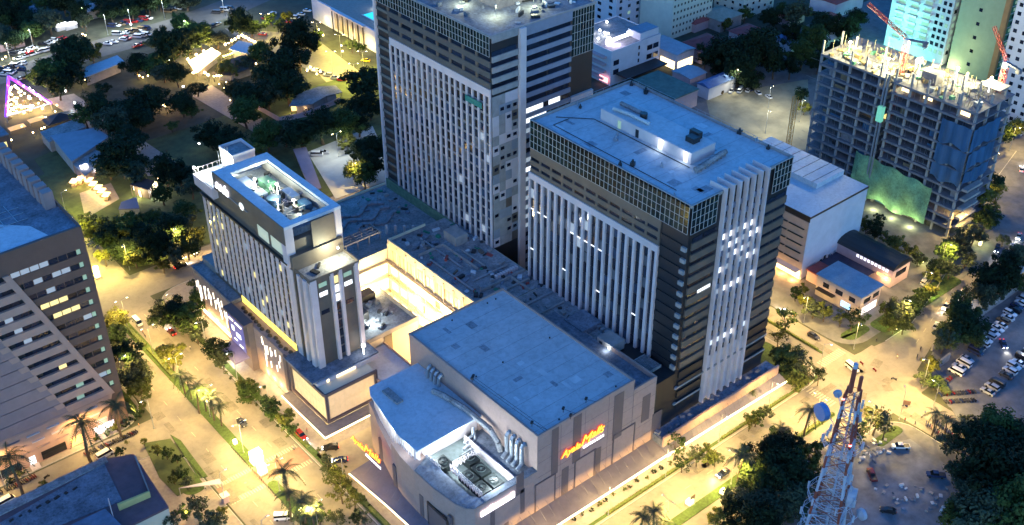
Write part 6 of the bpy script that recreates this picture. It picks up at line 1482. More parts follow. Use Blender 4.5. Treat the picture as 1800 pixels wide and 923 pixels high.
trees('large dark tree beside the market hall', 'large dark trees by the market hall', ((212, 270, 42), (235, 292, 30), (190, 290, 26), (228, 245, 26), (290, 300, 30), (315, 300, 28), (335, 325, 24), (285, 340, 20)))
trees('dark tree in the middle of the open park', 'mid park trees', ((170, 188, 30), (200, 205, 32), (232, 180, 36), (262, 175, 30), (205, 222, 26), (318, 178, 26), (245, 205, 26), (335, 190, 16), (150, 205, 20), (300, 215, 14)))
trees('big dark tree round the beer garden', 'beer garden trees', ((522, 80, 42), (498, 115, 40), (470, 130, 34), (505, 150, 34), (440, 170, 34), (430, 195, 30), (470, 165, 28), (460, 95, 22), (415, 150, 24), (545, 70, 18), (400, 118, 20), (430, 108, 18)))
trees('dark tree between the floodlit yard and the grid-windowed tower', 'trees by the white yard', ((640, 150, 34), (622, 178, 28), (650, 185, 26), (600, 212, 34), (565, 222, 32), (530, 235, 30), (500, 228, 30), (470, 240, 28), (640, 255, 30), (655, 290, 28), (640, 308, 26), (622, 300, 20), (660, 262, 26), (630, 215, 26), (400, 240, 30), (370, 232, 30), (440, 262, 24), (610, 245, 20)))
trees('tree between the parking road and the food hall', 'trees by the parking road', ((108, 122, 36), (85, 132, 30), (135, 92, 32), (160, 92, 20), (100, 148, 26), (120, 108, 30), (240, 116, 22), (270, 105, 28), (300, 88, 34), (330, 70, 26), (285, 76, 22), (350, 60, 24), (320, 48, 22), (380, 62, 22), (420, 42, 24), (440, 40, 22), (285, 120, 24), (310, 130, 22), (345, 150, 18), (180, 150, 14)))
trees('unlit tree in the dark upper neighbourhood', 'dark neighbourhood trees', [(lambda x: (x, random.uniform(-12, 44-.15*x), random.uniform(14, 24)))(random.uniform(0, 330)) for i in range(30)]+[(20, 62, 22), (52, 48, 22), (85, 36, 22), (140, 26, 20), (0, 58, 22), (195, 18, 20), (230, 14, 20), (260, 8, 18), (148, 38, 14)])
trees('palmless garden shrub by the yellow road', 'garden shrubs', ((492, 42, 12), (505, 32, 12), (475, 30, 12), (525, 42, 10), (560, 60, 10), (618, 78, 12), (632, 84, 10)))
trees('huge dark tree beyond the green-roofed hall', 'huge trees beyond the hall', ((1262, 92, 34), (1292, 80, 40), (1325, 95, 42), (1300, 118, 34), (1345, 70, 34), (1270, 112, 24), (1362, 112, 26), (1240, 98, 20), (1318, 135, 24)))
trees('dark tree among the houses behind the unfinished frame', 'trees among the houses', ((1400, 20, 26), (1378, 14, 22), (1432, 70, 30), (1410, 95, 26), (1452, 42, 28), (1485, 52, 28), (1395, 58, 24), (1440, 105, 24), (1505, 30, 22), (1390, 118, 20), (1410, 165, 16), (1415, 185, 14), (1355, 30, 20), (1275, 40, 14), (1310, 20, 16), (1470, 85, 26)))
trees('tree at the foot of the unfinished frame', 'trees at the building site', ((1540, 405, 18), (1562, 418, 18), (1580, 432, 18), (1525, 395, 14), (1600, 440, 16), (1560, 440, 14), (1615, 455, 12), (1545, 385, 12)))
trees('roadside tree before the unfinished frame', 'trees along the right-hand road', ((1728, 350, 24), (1742, 325, 22), (1735, 385, 24), (1712, 410, 24), (1690, 430, 24), (1662, 445, 22), (1650, 468, 20), (1740, 365, 20), (1700, 450, 18), (1672, 470, 18), (1755, 335, 16), (1762, 235, 22), (1785, 225, 18), (1765, 420, 12), (1640, 480, 16)))
trees('clipped corner tree lit from below at the junction', 'corner trees at the junction', ((1582, 545, 26), (1605, 530, 24), (1568, 560, 22), (1590, 568, 18), (1620, 518, 18), (1558, 545, 16), (1635, 512, 16)))
trees('glowing lit shrub tree at the road edge', 'lit shrub trees', ((1572, 573, 13), (1634, 512, 13), (1620, 452, 12)), 'street')
trees('small tree in front of the corner house', 'trees by the corner house', ((1432, 538, 20), (1450, 548, 16), (1415, 528, 16), (1500, 560, 18, 'thin'), (1515, 552, 16, 'thin'), (1480, 555, 16, 'thin'), (1400, 515, 14), (1412, 508, 10)))
trees('massive black tree between the road and the parking lot', 'trees by the parking wall', ((1768, 478, 34), (1742, 495, 32), (1790, 455, 30), (1738, 525, 26), (1700, 565, 34), (1672, 585, 28), (1690, 545, 26), (1660, 600, 20), (1720, 510, 24), (1790, 490, 22), (1712, 590, 20)))
trees('black tree canopy at the end of the parking lot', 'trees below the parking lot', ((1748, 755, 40), (1722, 772, 40), (1765, 770, 54), (1800, 768, 44), (1740, 830, 54), (1790, 830, 60), (1715, 880, 44), (1760, 900, 56), (1800, 900, 60), (1690, 830, 26), (1680, 905, 30), (1640, 640, 20), (1625, 662, 16), (1645, 670, 14), (1702, 735, 16), (1670, 780, 20)))
trees('tall dense tree on the far side of the avenue', 'trees across the avenue', ((1352, 800, 40), (1392, 788, 34), (1330, 838, 44), (1378, 835, 46), (1420, 815, 34), (1310, 872, 38), (1350, 890, 46), (1395, 880, 40), (1290, 895, 28), (1415, 850, 24), (1260, 912, 22), (1370, 768, 22), (1335, 925, 40), (1285, 925, 26)))
trees('sparse tree on the grassy tip by the telecom tower', 'sparse trees at the junction tip', ((1540, 738, 24, 'thin'), (1556, 752, 18, 'thin'), (1515, 758, 20, 'thin'), (1500, 775, 18, 'thin'), (1470, 768, 14, 'thin'), (1528, 722, 16, 'thin'), (1450, 775, 12, 'thin')))
trees('low shrub in the garden of the low left building', 'garden shrubs on the left', ((292, 795, 13), (310, 805, 10), (275, 790, 12), (322, 832, 13), (305, 838, 14), (330, 850, 12), (345, 890, 20), (362, 908, 22), (325, 900, 16), (300, 912, 16), (390, 900, 12), (78, 855, 12), (210, 795, 10), (380, 915, 18), (252, 775, 8), (222, 778, 5)), 'street')
trees('clipped bush on the avenue verge', 'verge bushes', [(1010+i*14+random.uniform(-4, 4), 912-i*8.3+random.uniform(-2, 2), 4.5, 'bush') for i in range(14)]+[(560+i*9, 790+i*10, 5, 'bush') for i in range(11)]+[(370+i*9, 628+i*9.2, 4, 'bush') for i in range(16)])
trees('low bush beside the brown office block', 'bushes by the brown block', ((190, 760, 8, 'bush'), (205, 752, 9, 'bush'), (222, 745, 8, 'bush'), (235, 735, 8, 'bush'), (245, 725, 8, 'bush'), (250, 712, 8, 'bush'), (170, 770, 7, 'bush'), (20, 842, 8, 'bush'), (35, 832, 7, 'bush')))
trees('young shrub in the verge', 'young verge shrubs', ((560, 902, 20), (590, 905, 18), (625, 912, 14), (530, 912, 16), (548, 918, 14)), 'street')
# palms
def make_palm(seed):
    rg = random.Random(seed); t = thing('palm', 'palm', 'palm', (0, 0, 0)); h = 7.0
    k = MB(); p = Vector((0, 0, -.1))
    for i in range(6):
        q = Vector((.12*math.sin(i*.6+seed), .12*i*.5, h*(i+1)/6)); k.tube(p, q, .24-.018*i, 7, .235-.018*(i+1)); p = q
    link('trunk', k.mesh('trunk', m_bark), t)
    top = p
    for v in range(3):
        pass
    for i in range(15):
        a = 6.283*i/15+rg.uniform(-.15, .15); up = rg.uniform(.05, .9); L = rg.uniform(2.9, 3.7)
        b = MB(); prev = None
        for s in range(9):
            f = s/8.0; r = L*f*(1-.12*f); z = L*(up*f-.95*f*f*(.7+.5*(1-up)))
            c = Vector((r, 0, z)); w = .10+.62*math.sin(math.pi*min(1, f*.9+.12))
            if prev is not None:
                for sg in (-1, 1):
                    for hh in range(2):
                        c0 = prev.lerp(c, hh*.5); c1 = prev.lerp(c, hh*.5+.36)
                        tip = Vector((c1.x+.25, sg*w, c1.z-.30*w-.05))
                        b.add([tuple(c0), tuple(c1), tuple(tip)], [(0, 1, 2)])
                b.add([tuple(prev+Vector((0, .05, .02))), tuple(prev-Vector((0, .05, -.02))), tuple(c-Vector((0, .04, -.02))), tuple(c+Vector((0, .04, .02)))], [(0, 1, 2, 3)])
            prev = c
        o = link('frond', b.mesh('frond', m_palm), t, top, a)
    return t, h
PALM = [make_palm(3), make_palm(8), make_palm(14)]
def palms(label, group, items):
    for (px, py, r) in items:
        (src, h) = random.choice(PALM)
        q0 = G(px, py, h); pxm = FPX/(q0-Vector((0, 0, HCAM))).length; s = (r*1.5/pxm)/3.2
        q = G(px, py, h*s)
        o = copy_tree(src); o.name = 'palm_tree'; o.location = (q.x, q.y, .1); o.scale = (s, s, s); o.rotation_euler = (0, 0, random.uniform(0, 6.28)); o['label'] = label; o['category'] = 'palm'; o['group'] = group
palms('palm in the boulevard median', 'median palms', ((318, 656, 14), (330, 668, 13), (356, 690, 13), (384, 716, 13), (342, 682, 17), (369, 698, 16), (498, 826, 22), (505, 868, 20), (532, 880, 22), (548, 898, 20), (365, 690, 12)))
palms('palm before the brown office block', 'palms by the brown block', ((140, 742, 26), (200, 712, 22), (18, 802, 26)))
palms('tall palm on the far side of the avenue', 'avenue palms', ((1303, 800, 22), (1422, 720, 18), (1152, 897, 20), (1128, 908, 18), (1165, 918, 16), (1372, 752, 14), (1360, 785, 16)))
palms('palm beside the rows of motorcycles', 'palms by the motorcycles', ((1648, 728, 14), (1668, 738, 14), (1690, 748, 15), (1320, 690, 9)))
for pr in list(PROTO.values()):
    for (tt, cz), R in pr:
        for ch in list(tt.children): bpy.data.objects.remove(ch)
        bpy.data.objects.remove(tt)
for tt, h in PALM:
    for ch in list(tt.children): bpy.data.objects.remove(ch)
    bpy.data.objects.remove(tt)
# clipped hedges lit from the verge
def hedge(label, a, b, w=.9, h=.8):
    rg = random.Random(int(a[0])); p, q = Vector((a[0], a[1])), Vector((b[0], b[1])); L = (q-p).length; d = (q-p).normalized(); n = Vector((-d.y, d.x)); m = MB()
    ctr = (p+q)/2
    m.cbox((ctr.x, ctr.y, .1), L, w*.8, h*.85, math.atan2(d.y, d.x))
    for i in range(int(L*26)):
        s = p+d*rg.uniform(0, L); f = rg.choice((0, 1, 2)); 
        off = rg.uniform(-w/2, w/2) if f == 0 else (w/2 if f == 1 else -w/2); z = h if f == 0 else rg.uniform(.2, h)
        c = Vector((s.x+n.x*off, s.y+n.y*off, z)); u = Vector((rg.uniform(-1, 1), rg.uniform(-1, 1), rg.uniform(-1, 1))).normalized()*.16; v = u.cross(Vector((rg.uniform(-1, 1), rg.uniform(-1, 1), rg.uniform(.2, 1)))).normalized()*.12
        m.quad(c-u, c+v, c+u, c-v)
    single('hedge', m, m_hedge, label, 'hedge')
hedge('clipped yellow-green hedge on the boulevard median near the junction', (97.1, 300), (97.1, 318), 1.4, .9)
hedge('clipped hedge on the boulevard median beside the round tree', (97.1, 279), (97.1, 298), 1.2, .8)
hedge('bright yellow hedge on the avenue median before the telecom tower', (223, 138.3), (239, 138.3), 1.2, .9)
hedge('low hedge dividing the side street', (260.45, 160), (260.45, 214), .7, .7)
hedge('hedge along the hotel pavement kerb', (112.4, 283), (112.4, 304), 1.2, .8)
hedge('hedge strip beside the crossing on the mall kerb', (112.4, 226), (112.4, 240), 1.2, .8)
hedge('long hedge strip on the mall kerb below the crossing', (112.4, 182), (112.4, 204), 1.2, .8)
hedge('hedge along the avenue kerb by the awning', (160, 152.1), (196, 152.1), .9, .7)
hedge('hedge along the avenue kerb towards the junction', (206, 152.1), (236, 152.1), .9, .7)
hedge('yellow-green rounded hedge at the parking lot corner', (272.5, 121), (277, 127.6), 2.6, 1.6)
# ------------------------------------------------------------------ street lamps
def make_lamp(double):
    t = thing('street_lamp', 'lamp', 'street lamp'); H = 11.0
    link('pole', MB().tube((0, 0, 0), (0, 0, H), .11, 7, .07).tube((0, 0, 0), (0, 0, .5), .2, 7).mesh('pole', m_steel), t)
    for s in ((1, -1) if double else (1,)):
        link('arm', MB().tube((0, 0, H-.15), (s*1.7, 0, H+.35), .05, 5).mesh('arm', m_steel), t)
        hd = link('lamp_head', MB().box(s*1.5-.1, s*2.4*.98, -.17, .17, H+.34, H+.5).mesh('lamp_head', m_steel), t)
        link('lens', MB().box(s*1.65, s*2.3, -.13, .13, H+.28, H+.335).mesh('lens', m_lampg), hd)
    return t
LS, LD = make_lamp(False), make_lamp(True)
def lamps(label, group, items, double=False, power=5200, col=WARM):
    power *= 1.0
    for (x, y, rz) in items:
        o = copy_tree(LD if double else LS); o.name = 'street_lamp'; o.location = (x, y, .1); o.rotation_euler = (0, 0, rz); o['label'] = label; o['category'] = 'street lamp'; o['group'] = group
        for s in ((1, -1) if double else (1,)):
            l = lamp(None, 'lamp_light', (0, 0, 0), power, col, 'SPOT', .3, 168, .35); l.parent = o; l.location = (s*1.95, 0, 11.1)
PI = math.pi
lamps('double-armed street lamp in the boulevard median', 'median street lamps', [(97.1, y, 0) for y in (196, 216, 236, 256, 275, 294, 313)], True, 3800)
lamps('added single-armed street lamp on the hotel side kerb', 'added hotel kerb lamps', [(111.6, y, PI) for y in (206, 246, 266, 286, 306)], False, 2000)  # weaker kerb lamps, added to even out the light on the boulevard
lamps('added single-armed street lamp on the far boulevard kerb', 'added far boulevard kerb lamps', [(83.6, y, 0) for y in (200, 222, 285, 305)], False, 2400)  # added on the opposite kerb for the same even road light
lamps('street lamp at the park junction', 'park junction lamps', ((112, 344, -2.2), (130, 343, -PI/2), (84, 345, 0)), False, 7000)
lamps('street lamp on the avenue pavement', 'avenue lamps', [(x, 151.7, -PI/2) for x in (138, 160, 182, 204, 226)], False, 5200)
lamps('street lamp on the avenue median', 'avenue median lamps', [(x, 138.3, -PI/2) for x in (168, 194, 231)], True, 4200)
lamps('street lamp at the main junction', 'main junction lamps', ((252, 153, -1.0), (269.5, 153, -2.2), (252, 124, .8), (270, 128, 2.6), (240, 126, PI/2), (262, 119.5, PI/2)), False, 5600)
lamps('street lamp along the side street', 'side street lamps', ((268.4, 172, PI), (268.4, 192, PI), (268.4, 214, PI), (252.6, 184, 0)), False, 5600)
lamps('street lamp along the right-hand road', 'right-hand road lamps', ((291, 151, -PI/2), (310, 155.5, -PI/2), (330, 161, -PI/2), (352, 169, -PI/2), (376, 178, -PI/2), (402, 186, -PI/2), (428, 192, -PI/2)), False, 4600)
lamps('street lamp in the street between the left buildings', 'left street lamps', ((64, 266.8, -PI/2), (40, 266.8, -PI/2), (82, 262, PI)), False, 3600)
lamps('street lamp along the back street', 'back street lamps', [(x, 342, -PI/2) for x in (150, 172, 205)], False, 4200)
lamps('yellow street lamp on the road past the resort', 'resort road lamps', [(G(a, b).x, G(a, b).y, r) for a, b, r in ((600, 100, 2.4), (640, 130, 2.4), (560, 78, 2.4), (470, 62, 2.4), (585, 130, -.7), (625, 152, -.7))], True, 3800, (1.0, .80, .14))
lamps('yellow street lamp beside the brown office block', 'yellow kerb lamps', ((99, 352, 0), (103, 372, 0), (109, 392, 0)), False, 5200, (1.0, .82, .12))
lamps('white floodlight mast in the yard behind the podium', 'yard masts', ((232, 352, 2.4), (213, 366, 0)), True, 1100, (.95, 1.0, .86))
lamps('white lamp by the parked cars of the upper road', 'upper road lamps', [(G(a, b).x, G(a, b).y, -2) for a, b in ((152, 48), (232, 52), (330, 72), (60, 88), (20, 112), (190, 62), (290, 34), (395, 30))], False, 3600, (.9, 1.0, .95))
lamps('white lamp at the sandy yard behind the striped tower', 'sandy yard lamps', [(G(a, b).x, G(a, b).y, -2) for a, b in ((1290, 160), (1350, 190), (1345, 235), (1405, 215))], False, 2200, (1.0, .96, .7))
lamps('dim lamp in the parking lot', 'parking lot lamps', ((315, 120, 0), (345, 128, 0)), False, 500, (.7, .8, 1.0))
for src in (LS, LD):
    for ch in list(src.children):
        for g in list(ch.children): bpy.data.objects.remove(g)
        bpy.data.objects.remove(ch)
    bpy.data.objects.remove(src)
# glowing median totems and bollard lights
def totem(label, px, py, h, w, power, col=(1.0, .86, .25), mat=None):
    q = G(px, py); t = thing('light_totem', label, 'lit sign', tuple(q))
    part(t, 'base', MB().cbox((q.x, q.y, 0), w*1.1, w*1.1, .4), m_conc); part(t, 'light_box', MB().cbox((q.x, q.y, .42), w, w*.7, h), mat or M('totem_glow', (.9, .8, .3), .5, 0, em=(1.0, .80, .28), es=3.5))
    lamp(t, 'totem_light', (q.x, q.y, h+1.6), power, col, 'POINT', .5)
totem('large blazing yellow light box and its glare on the median by the crossing', 452, 812, 3.6, 3.2, 2200)  # crossing light boxes enlarged so their shape takes in the glare
totem('second blazing yellow light box and its glare beside the crossing palms', 462, 832, 2.6, 2.2, 1600)
totem('tall yellow cone light at the corner behind the brown office block', 172, 488, 4.2, 1.6, 1800, (1.0, .9, .2))
totem('round median uplight near the dark sedan', 366, 707, 1.4, 1.0, 420)
totem('round median uplight opposite the small street trees', 414, 781, 1.3, 1.0, 420)
totem('verge uplight on the avenue median', 1270, 868, 1.2, 1.4, 700)
totem('bright verge light under the dark avenue trees', 1212, 886, 1.2, 1.8, 900)
totem('yellow uplight by the median palms', 530, 902, 1.2, 1.0, 380)
totem('green-yellow uplight under the corner tree', 1575, 580, .9, .8, 420, (.85, 1.0, .2))
totem('green-yellow uplight under the roadside tree', 1633, 523, .9, .8, 380, (.85, 1.0, .2))
totem('yellow glow under the site trees', 1622, 462, .9, .9, 380, (.95, 1.0, .3))
totem('pale yellow post light by the right-hand road', 1722, 432, 2.2, .9, 500, (.95, 1.0, .35))
# ------------------------------------------------------------------ vehicles
CARC = {'white': (.62, .62, .62), 'silver': (.35, .36, .38), 'black': (.012, .012, .014), 'dark grey': (.05, .05, .055), 'dark blue': (.02, .03, .08), 'red': (.30, .02, .02), 'maroon': (.12, .015, .015), 'yellow': (.55, .38, .03), 'bronze': (.16, .11, .06)}
CM = {k: M('paint_'+k.replace(' ', '_'), c, .25, .04, 1) for k, c in CARC.items()}
m_cgl = M('car_glass', (.01, .012, .016), .06, .1, 1); m_tyre = M('tyre', (.012, .012, .012), .9, .1, 2)
m_hl = M('headlight_on', (.9, .9, .9), .3, 0, em=(.95, .97, 1.0), es=28); m_hoff = M('headlight_off', (.5, .5, .5), .15, .05, 1); m_tl = M('taillight', (.3, .01, .01), .3, 0, em=(1.0, .04, .02), es=2.5); m_toff = M('taillight_off', (.25, .01, .01), .3, .1, 1)
def loft(prof, hw, hw_top=None):
    """side outline (x, z, halfwidth) pairs bottom/top -> body"""
    b = MB(); n = len(prof); vs_ = []
    for (x, z0, z1, w0, w1) in prof: vs_ += [(x, -w0, z0), (x, -w1, z1), (x, w1, z1), (x, w0, z0)]
    fs = []
    for i in range(n-1):
        o = 4*i; fs += [(o, o+4, o+5, o+1), (o+1, o+5, o+6, o+2), (o+2, o+6, o+7, o+3), (o+3, o+7, o+4, o)]
    fs += [(0, 1, 2, 3), (4*n-1, 4*n-2, 4*n-3, 4*n-4)]
    return b.add(vs_, fs)
SHAPES = {
 'sedan': dict(body=[(-2.2, .35, .75, .70, .66), (-2.1, .28, .92, .82, .74), (-1.2, .25, .98, .86, .78), (.9, .25, .95, .86, .78), (1.9, .27, .80, .84, .74), (2.2, .35, .62, .72, .66)],
               cab=[(-1.75, .95, .97, .74, .74), (-1.05, .96, 1.42, .76, .60), (.15, .95, 1.44, .76, .60), (.95, .93, .96, .76, .74)], roof=[(-1.0, 1.42, 1.46, .60, .58), (.1, 1.44, 1.48, .60, .58)], wx=(1.35, -1.35), wr=.32, L=2.2, w=.84),
 'suv': dict(body=[(-2.25, .4, 1.0, .76, .74), (-2.15, .32, 1.08, .88, .82), (.9, .3, 1.08, .90, .82), (2.0, .32, .98, .88, .80), (2.3, .4, .75, .78, .72)],
             cab=[(-2.15, 1.08, 1.1, .80, .80), (-1.9, 1.08, 1.68, .80, .68), (.35, 1.08, 1.70, .80, .68), (1.1, 1.08, 1.1, .80, .78)], roof=[(-1.88, 1.68, 1.74, .68, .64), (.33, 1.70, 1.76, .68, .64)], wx=(1.42, -1.38), wr=.36, L=2.28, w=.88),
 'van': dict(body=[(-2.4, .4, 1.15, .80, .80), (-2.35, .32, 1.2, .90, .88), (1.6, .3, 1.2, .90, .88), (2.3, .34, 1.05, .88, .82), (2.5, .4, .8, .80, .76)],
             cab=[(-2.38, 1.2, 1.22, .86, .86), (-2.3, 1.2, 1.95, .86, .76), (1.35, 1.2, 1.95, .86, .76), (2.1, 1.15, 1.2, .86, .82)], roof=[(-2.32, 1.94, 2.08, .78, .72), (1.36, 1.95, 2.08, .78, .72)], wx=(1.6, -1.5), wr=.36, L=2.48, w=.9),
 'pickup': dict(body=[(-2.6, .45, 1.0, .84, .84), (-.4, .38, 1.0, .88, .86), (.9, .36, 1.02, .90, .82), (2.3, .38, .95, .88, .8), (2.6, .45, .75, .8, .74)],
             cab=[(-.75, 1.0, 1.02, .80, .80), (-.6, 1.0, 1.66, .80, .66), (.9, 1.0, 1.66, .80, .66), (1.5, 1.0, 1.02, .80, .78)], roof=[(-.58, 1.66, 1.72, .66, .62), (.88, 1.66, 1.72, .66, .62)], wx=(1.7, -1.6), wr=.38, L=2.58, w=.88)}
_cm = {}
def cmesh(key, fn):
    if key not in _cm: _cm[key] = fn()
    return _cm[key]
def car(x, y, rz, shape, colr, label, group, near=True, lit=False, cat=None, z=None):
    s = SHAPES[shape]; nm = {'sedan': 'parked_car', 'suv': 'parked_car', 'van': 'van', 'pickup': 'pickup_truck'}[shape]
    if lit or group.startswith('moving'): nm = nm.replace('parked_', '')
    t = thing(nm, label, cat or {'van': 'van', 'pickup': 'pickup'}.get(shape, 'car'), (x, y, .17 if z is None else z), group, rz)
    mt = CM[colr]
    link('body', cmesh((shape, 'b', colr), lambda: loft(s['body'], 0).mesh('body', mt)), t)
    link('windows', cmesh((shape, 'g'), lambda: loft(s['cab'], 0).mesh('windows', m_cgl)), t)
    link('roof', cmesh((shape, 'r', colr), lambda: loft(s['roof'], 0).mesh('roof', mt)), t)
    if near:
        for wx in s['wx']:
            for sy in (-1, 1):
                link('wheel', cmesh((shape, 'w'), lambda: MB().tube((0, -.11, 0), (0, .11, 0), s['wr'], 10).mesh('wheel', m_tyre)), t, (wx, sy*(s['w']-.05), s['wr']-.02))
        for sy in (-1, 1):
            link('headlight', cmesh((shape, 'h', lit), lambda: MB().box(-.06, .05, -.16, .16, -.07, .07).mesh('headlight', m_hl if lit else m_hoff)), t, (s['L'], sy*.52, .66))
            link('taillight', cmesh((shape, 't', lit), lambda: MB().box(-.05, .06, -.14, .14, -.07, .07).mesh('taillight', m_tl if lit else m_toff)), t, (-s['L'], sy*.56, .82))
    if shape == 'pickup': link('load_bed', cmesh(('bed', colr), lambda: MB().box(-2.45, -.8, -.72, .72, 1.002, 1.02).mesh('load_bed', m_black)), t)
    if lit:
        l = lamp(None, 'headlight_beam', (0, 0, 0), 500, (1.0, .93, .8), 'SPOT', .1, 70, .6); l.parent = t; l.location = (s['L']+.25, 0, .75); l.rotation_euler = (0, -math.radians(78), 0)
    return t
UP = math.pi/2
def at(px, py): q = G(px, py); return q.x, q.y
for (px, py, rz, sh, co, lit, lab) in (
 (426, 745, -UP, 'sedan', 'dark grey', False, 'dark grey sedan driving alone down the boulevard beside the median'),
 (242, 569, -UP, 'van', 'white', False, 'white van turning off the junction beside the yellow hedge'),
 (302, 586, UP, 'sedan', 'maroon', True, 'maroon car with red tail lights under the broad hotel trees'),
 (318, 470, 0, 'suv', 'black', True, 'black car with lit headlamps at the park corner'),
 (1430, 593, -UP, 'sedan', 'dark grey', False, 'dark sedan on the side street behind the striped tower'),
 (1386, 553, UP, 'sedan', 'silver', True, 'silver car on the side street below the orange-lit block'),
 (1271, 834, PI, 'sedan', 'dark blue', True, 'dark blue car with bright headlights on the avenue'),
 (1497, 649, -UP-.2, 'van', 'white', False, 'white van crossing the main junction'),
 (1662, 541, PI+.2, 'sedan', 'white', True, 'white car with headlights at the right-hand road bend'),
 (1690, 518, PI+.25, 'sedan', 'white', True, 'white car with blazing headlights beyond the black tree'),
 (1645, 575, .3, 'sedan', 'silver', False, 'silver car at the right-hand road edge under the trees'),
 (1790, 418, PI+.35, 'sedan', 'silver', True, 'silver car far up the right-hand road'),
 (1778, 436, .4, 'suv', 'white', True, 'white car far up the right-hand road beside the kerb'),
 (1752, 440, PI+.4, 'suv', 'dark blue', True, 'dark blue car among the roadside trees of the right-hand road'),
 (1740, 480, .3, 'sedan', 'red', True, 'red car on the right-hand road before the wall shelters'),
 (1795, 300, .5, 'sedan', 'white', True, 'white car at the far end of the right-hand road'),
 (1625, 498, .2, 'van', 'white', False, 'white van parked by the lit roadside tree'),
 (185, 802, .1, 'van', 'white', False, 'white van in the street beside the parked motorcycles'),
 (12, 884, .1, 'van', 'white', False, 'white van beside the long edge of the dark blue roof'),
 (177, 822, .1, 'sedan', 'silver', False, 'silver car half hidden by the low building roof'),
 (643, 108, 2.2, 'sedan', 'yellow', False, 'yellow taxi on the yellow-lit resort road'),
 (530, 768, -UP, 'suv', 'red', True, 'red car stopped at the mall driveway'),
 (598, 812, 2.6, 'sedan', 'dark blue', True, 'dark blue car with white headlamps on the mall forecourt'),
 (582, 790, 2.6, 'suv', 'black', True, 'black car queueing on the mall forecourt'),
 (1763, 608, PI+.8, 'sedan', 'dark blue', True, 'dark blue car with headlights on inside the parking lot'),
 (1582, 788, 2.4, 'pickup', 'white', False, 'white pickup at the edge of the blue dirt yard'),
 (1532, 838, .9, 'pickup', 'maroon', False, 'maroon pickup in the middle of the blue dirt yard'),
 (1644, 838, 2.3, 'pickup', 'dark blue', False, 'dark blue pickup under the black trees of the yard'),
 (1560, 900, 2.2, 'sedan', 'black', False, 'black car beside the telecom dish'),
 (498, 912, -.6, 'van', 'white', False, 'small white van by the median railing')):
    x, y = at(px, py); car(x, y, rz, sh, co, lab, 'vehicles in the streets', True, lit, z=.22 if 'forecourt' in lab else (.17 if ('yard' in lab or 'parking lot' in lab or 'dish' in lab) else .05))
def car_row(a, b, n, rz, label, group, near, shapes=('sedan', 'suv', 'sedan', 'van'), cols=('white', 'silver', 'white', 'dark grey', 'white', 'black', 'silver', 'white', 'dark blue', 'silver', 'white', 'red', 'bronze'), skip=.06, jit=.15):
    for i in range(n):
        if random.random() < skip: continue
        t = i/max(1, n-1); x = a[0]+(b[0]-a[0])*t+random.uniform(-jit, jit); y = a[1]+(b[1]-a[1])*t+random.uniform(-jit*2, jit*2)
        co = random.choice(cols); sh = random.choice(shapes)
        car(x, y, rz+(math.pi if random.random() < .3 else 0)+random.uniform(-.05, .05), sh, co, '%s %s %s' % (co, 'van' if sh == 'van' else ('tall car' if sh == 'suv' else 'sedan'), label), group, near, z=(.17 if near or 'last row' in label or 'yard' in label else (.04 if y > 430 else .14)))
car_row((284, 125.5), (346, 133.5), 24, UP, 'in the parking row along the long wall', 'cars parked along the wall', True, cols=('white', 'silver', 'white', 'dark grey', 'white', 'black', 'silver', 'dark blue', 'bronze'), skip=.02)
car_row((283, 113.8), (340, 118), 21, UP, 'in the middle row of the parking lot', 'cars parked mid-lot', True, cols=('white', 'silver', 'dark grey', 'white', 'black', 'silver', 'dark blue', 'maroon'), skip=.02)
car_row((292, 104), (330, 106), 14, UP, 'in the last row of the parking lot', 'cars parked in the last row', False)
def prow(a, b, n, rz, label, group, **kw): car_row(at(*a), at(*b), n, rz, label, group, False, **kw)
g_ = 'cars parked along the upper road'
prow((3, 124), (40, 113), 6, -.9, 'in the lower row beside the purple triangle', 'cars by the purple triangle'); prow((8, 132), (46, 121), 6, -.9, 'in the front row beside the purple triangle', 'cars in front by the purple triangle')
prow((28, 106), (92, 87), 9, .1, 'along the near kerb of the upper road', g_); prow((22, 97), (112, 68), 13, -.9, 'along the far kerb of the upper road', g_)
prow((38, 140), (55, 135), 3, .2, 'behind the purple triangle', 'cars behind the triangle'); prow((196, 48), (214, 44), 3, -.9, 'in the white-lit bay of the upper road', 'cars in the lit bay'); prow((218, 43), (262, 34), 6, -.9, 'in the shaded bay of the upper road', 'cars in the shaded bay')
prow((206, 62), (258, 52), 8, -.9, 'in the second bay of the upper road', 'cars in the second bay'); prow((216, 71), (258, 63), 6, -.9, 'in the third bay of the upper road', 'cars in the third bay'); prow((190, 78), (200, 75), 2, -.9, 'in the corner bay of the upper road', 'cars in the corner bay'); prow((240, 82), (258, 78), 3, .3, 'by the trees of the upper road', 'cars by the road trees')
prow((296, 22), (322, 14), 4, -.9, 'near the dark houses of the upper road', 'cars by the dark houses'); prow((380, 24), (404, 17), 4, -.9, 'at the end of the upper road', 'cars at the road end'); prow((364, 52), (384, 44), 3, .3, 'on the grass by the square restaurant', 'cars by the square restaurant')
prow((466, 32), (480, 26), 2, .3, 'by the resort road bend', 'cars by the resort bend'); prow((508, 40), (540, 20), 4, 2.2, 'beside the resort garden', 'cars by the resort garden'); prow((545, 122), (600, 142), 6, 2.3, 'beside the wave-roofed pavilion', 'cars by the pavilion', cols=('red', 'white', 'silver', 'dark grey')); prow((452, 58), (470, 66), 3, 2.3, 'by the yellow road lights', 'cars by the yellow lights')
prow((557, 274), (569, 270), 2, 2.4, 'on the floodlit white yard', 'cars on the white yard', skip=0, cols=('white', 'silver')); prow((1255, 165), (1330, 160), 6, .4, 'in the sandy yard behind the striped tower', 'cars in the sandy yard'); prow((1300, 152), (1350, 172), 4, 1.2, 'by the trees of the sandy yard', 'cars by the sandy trees')
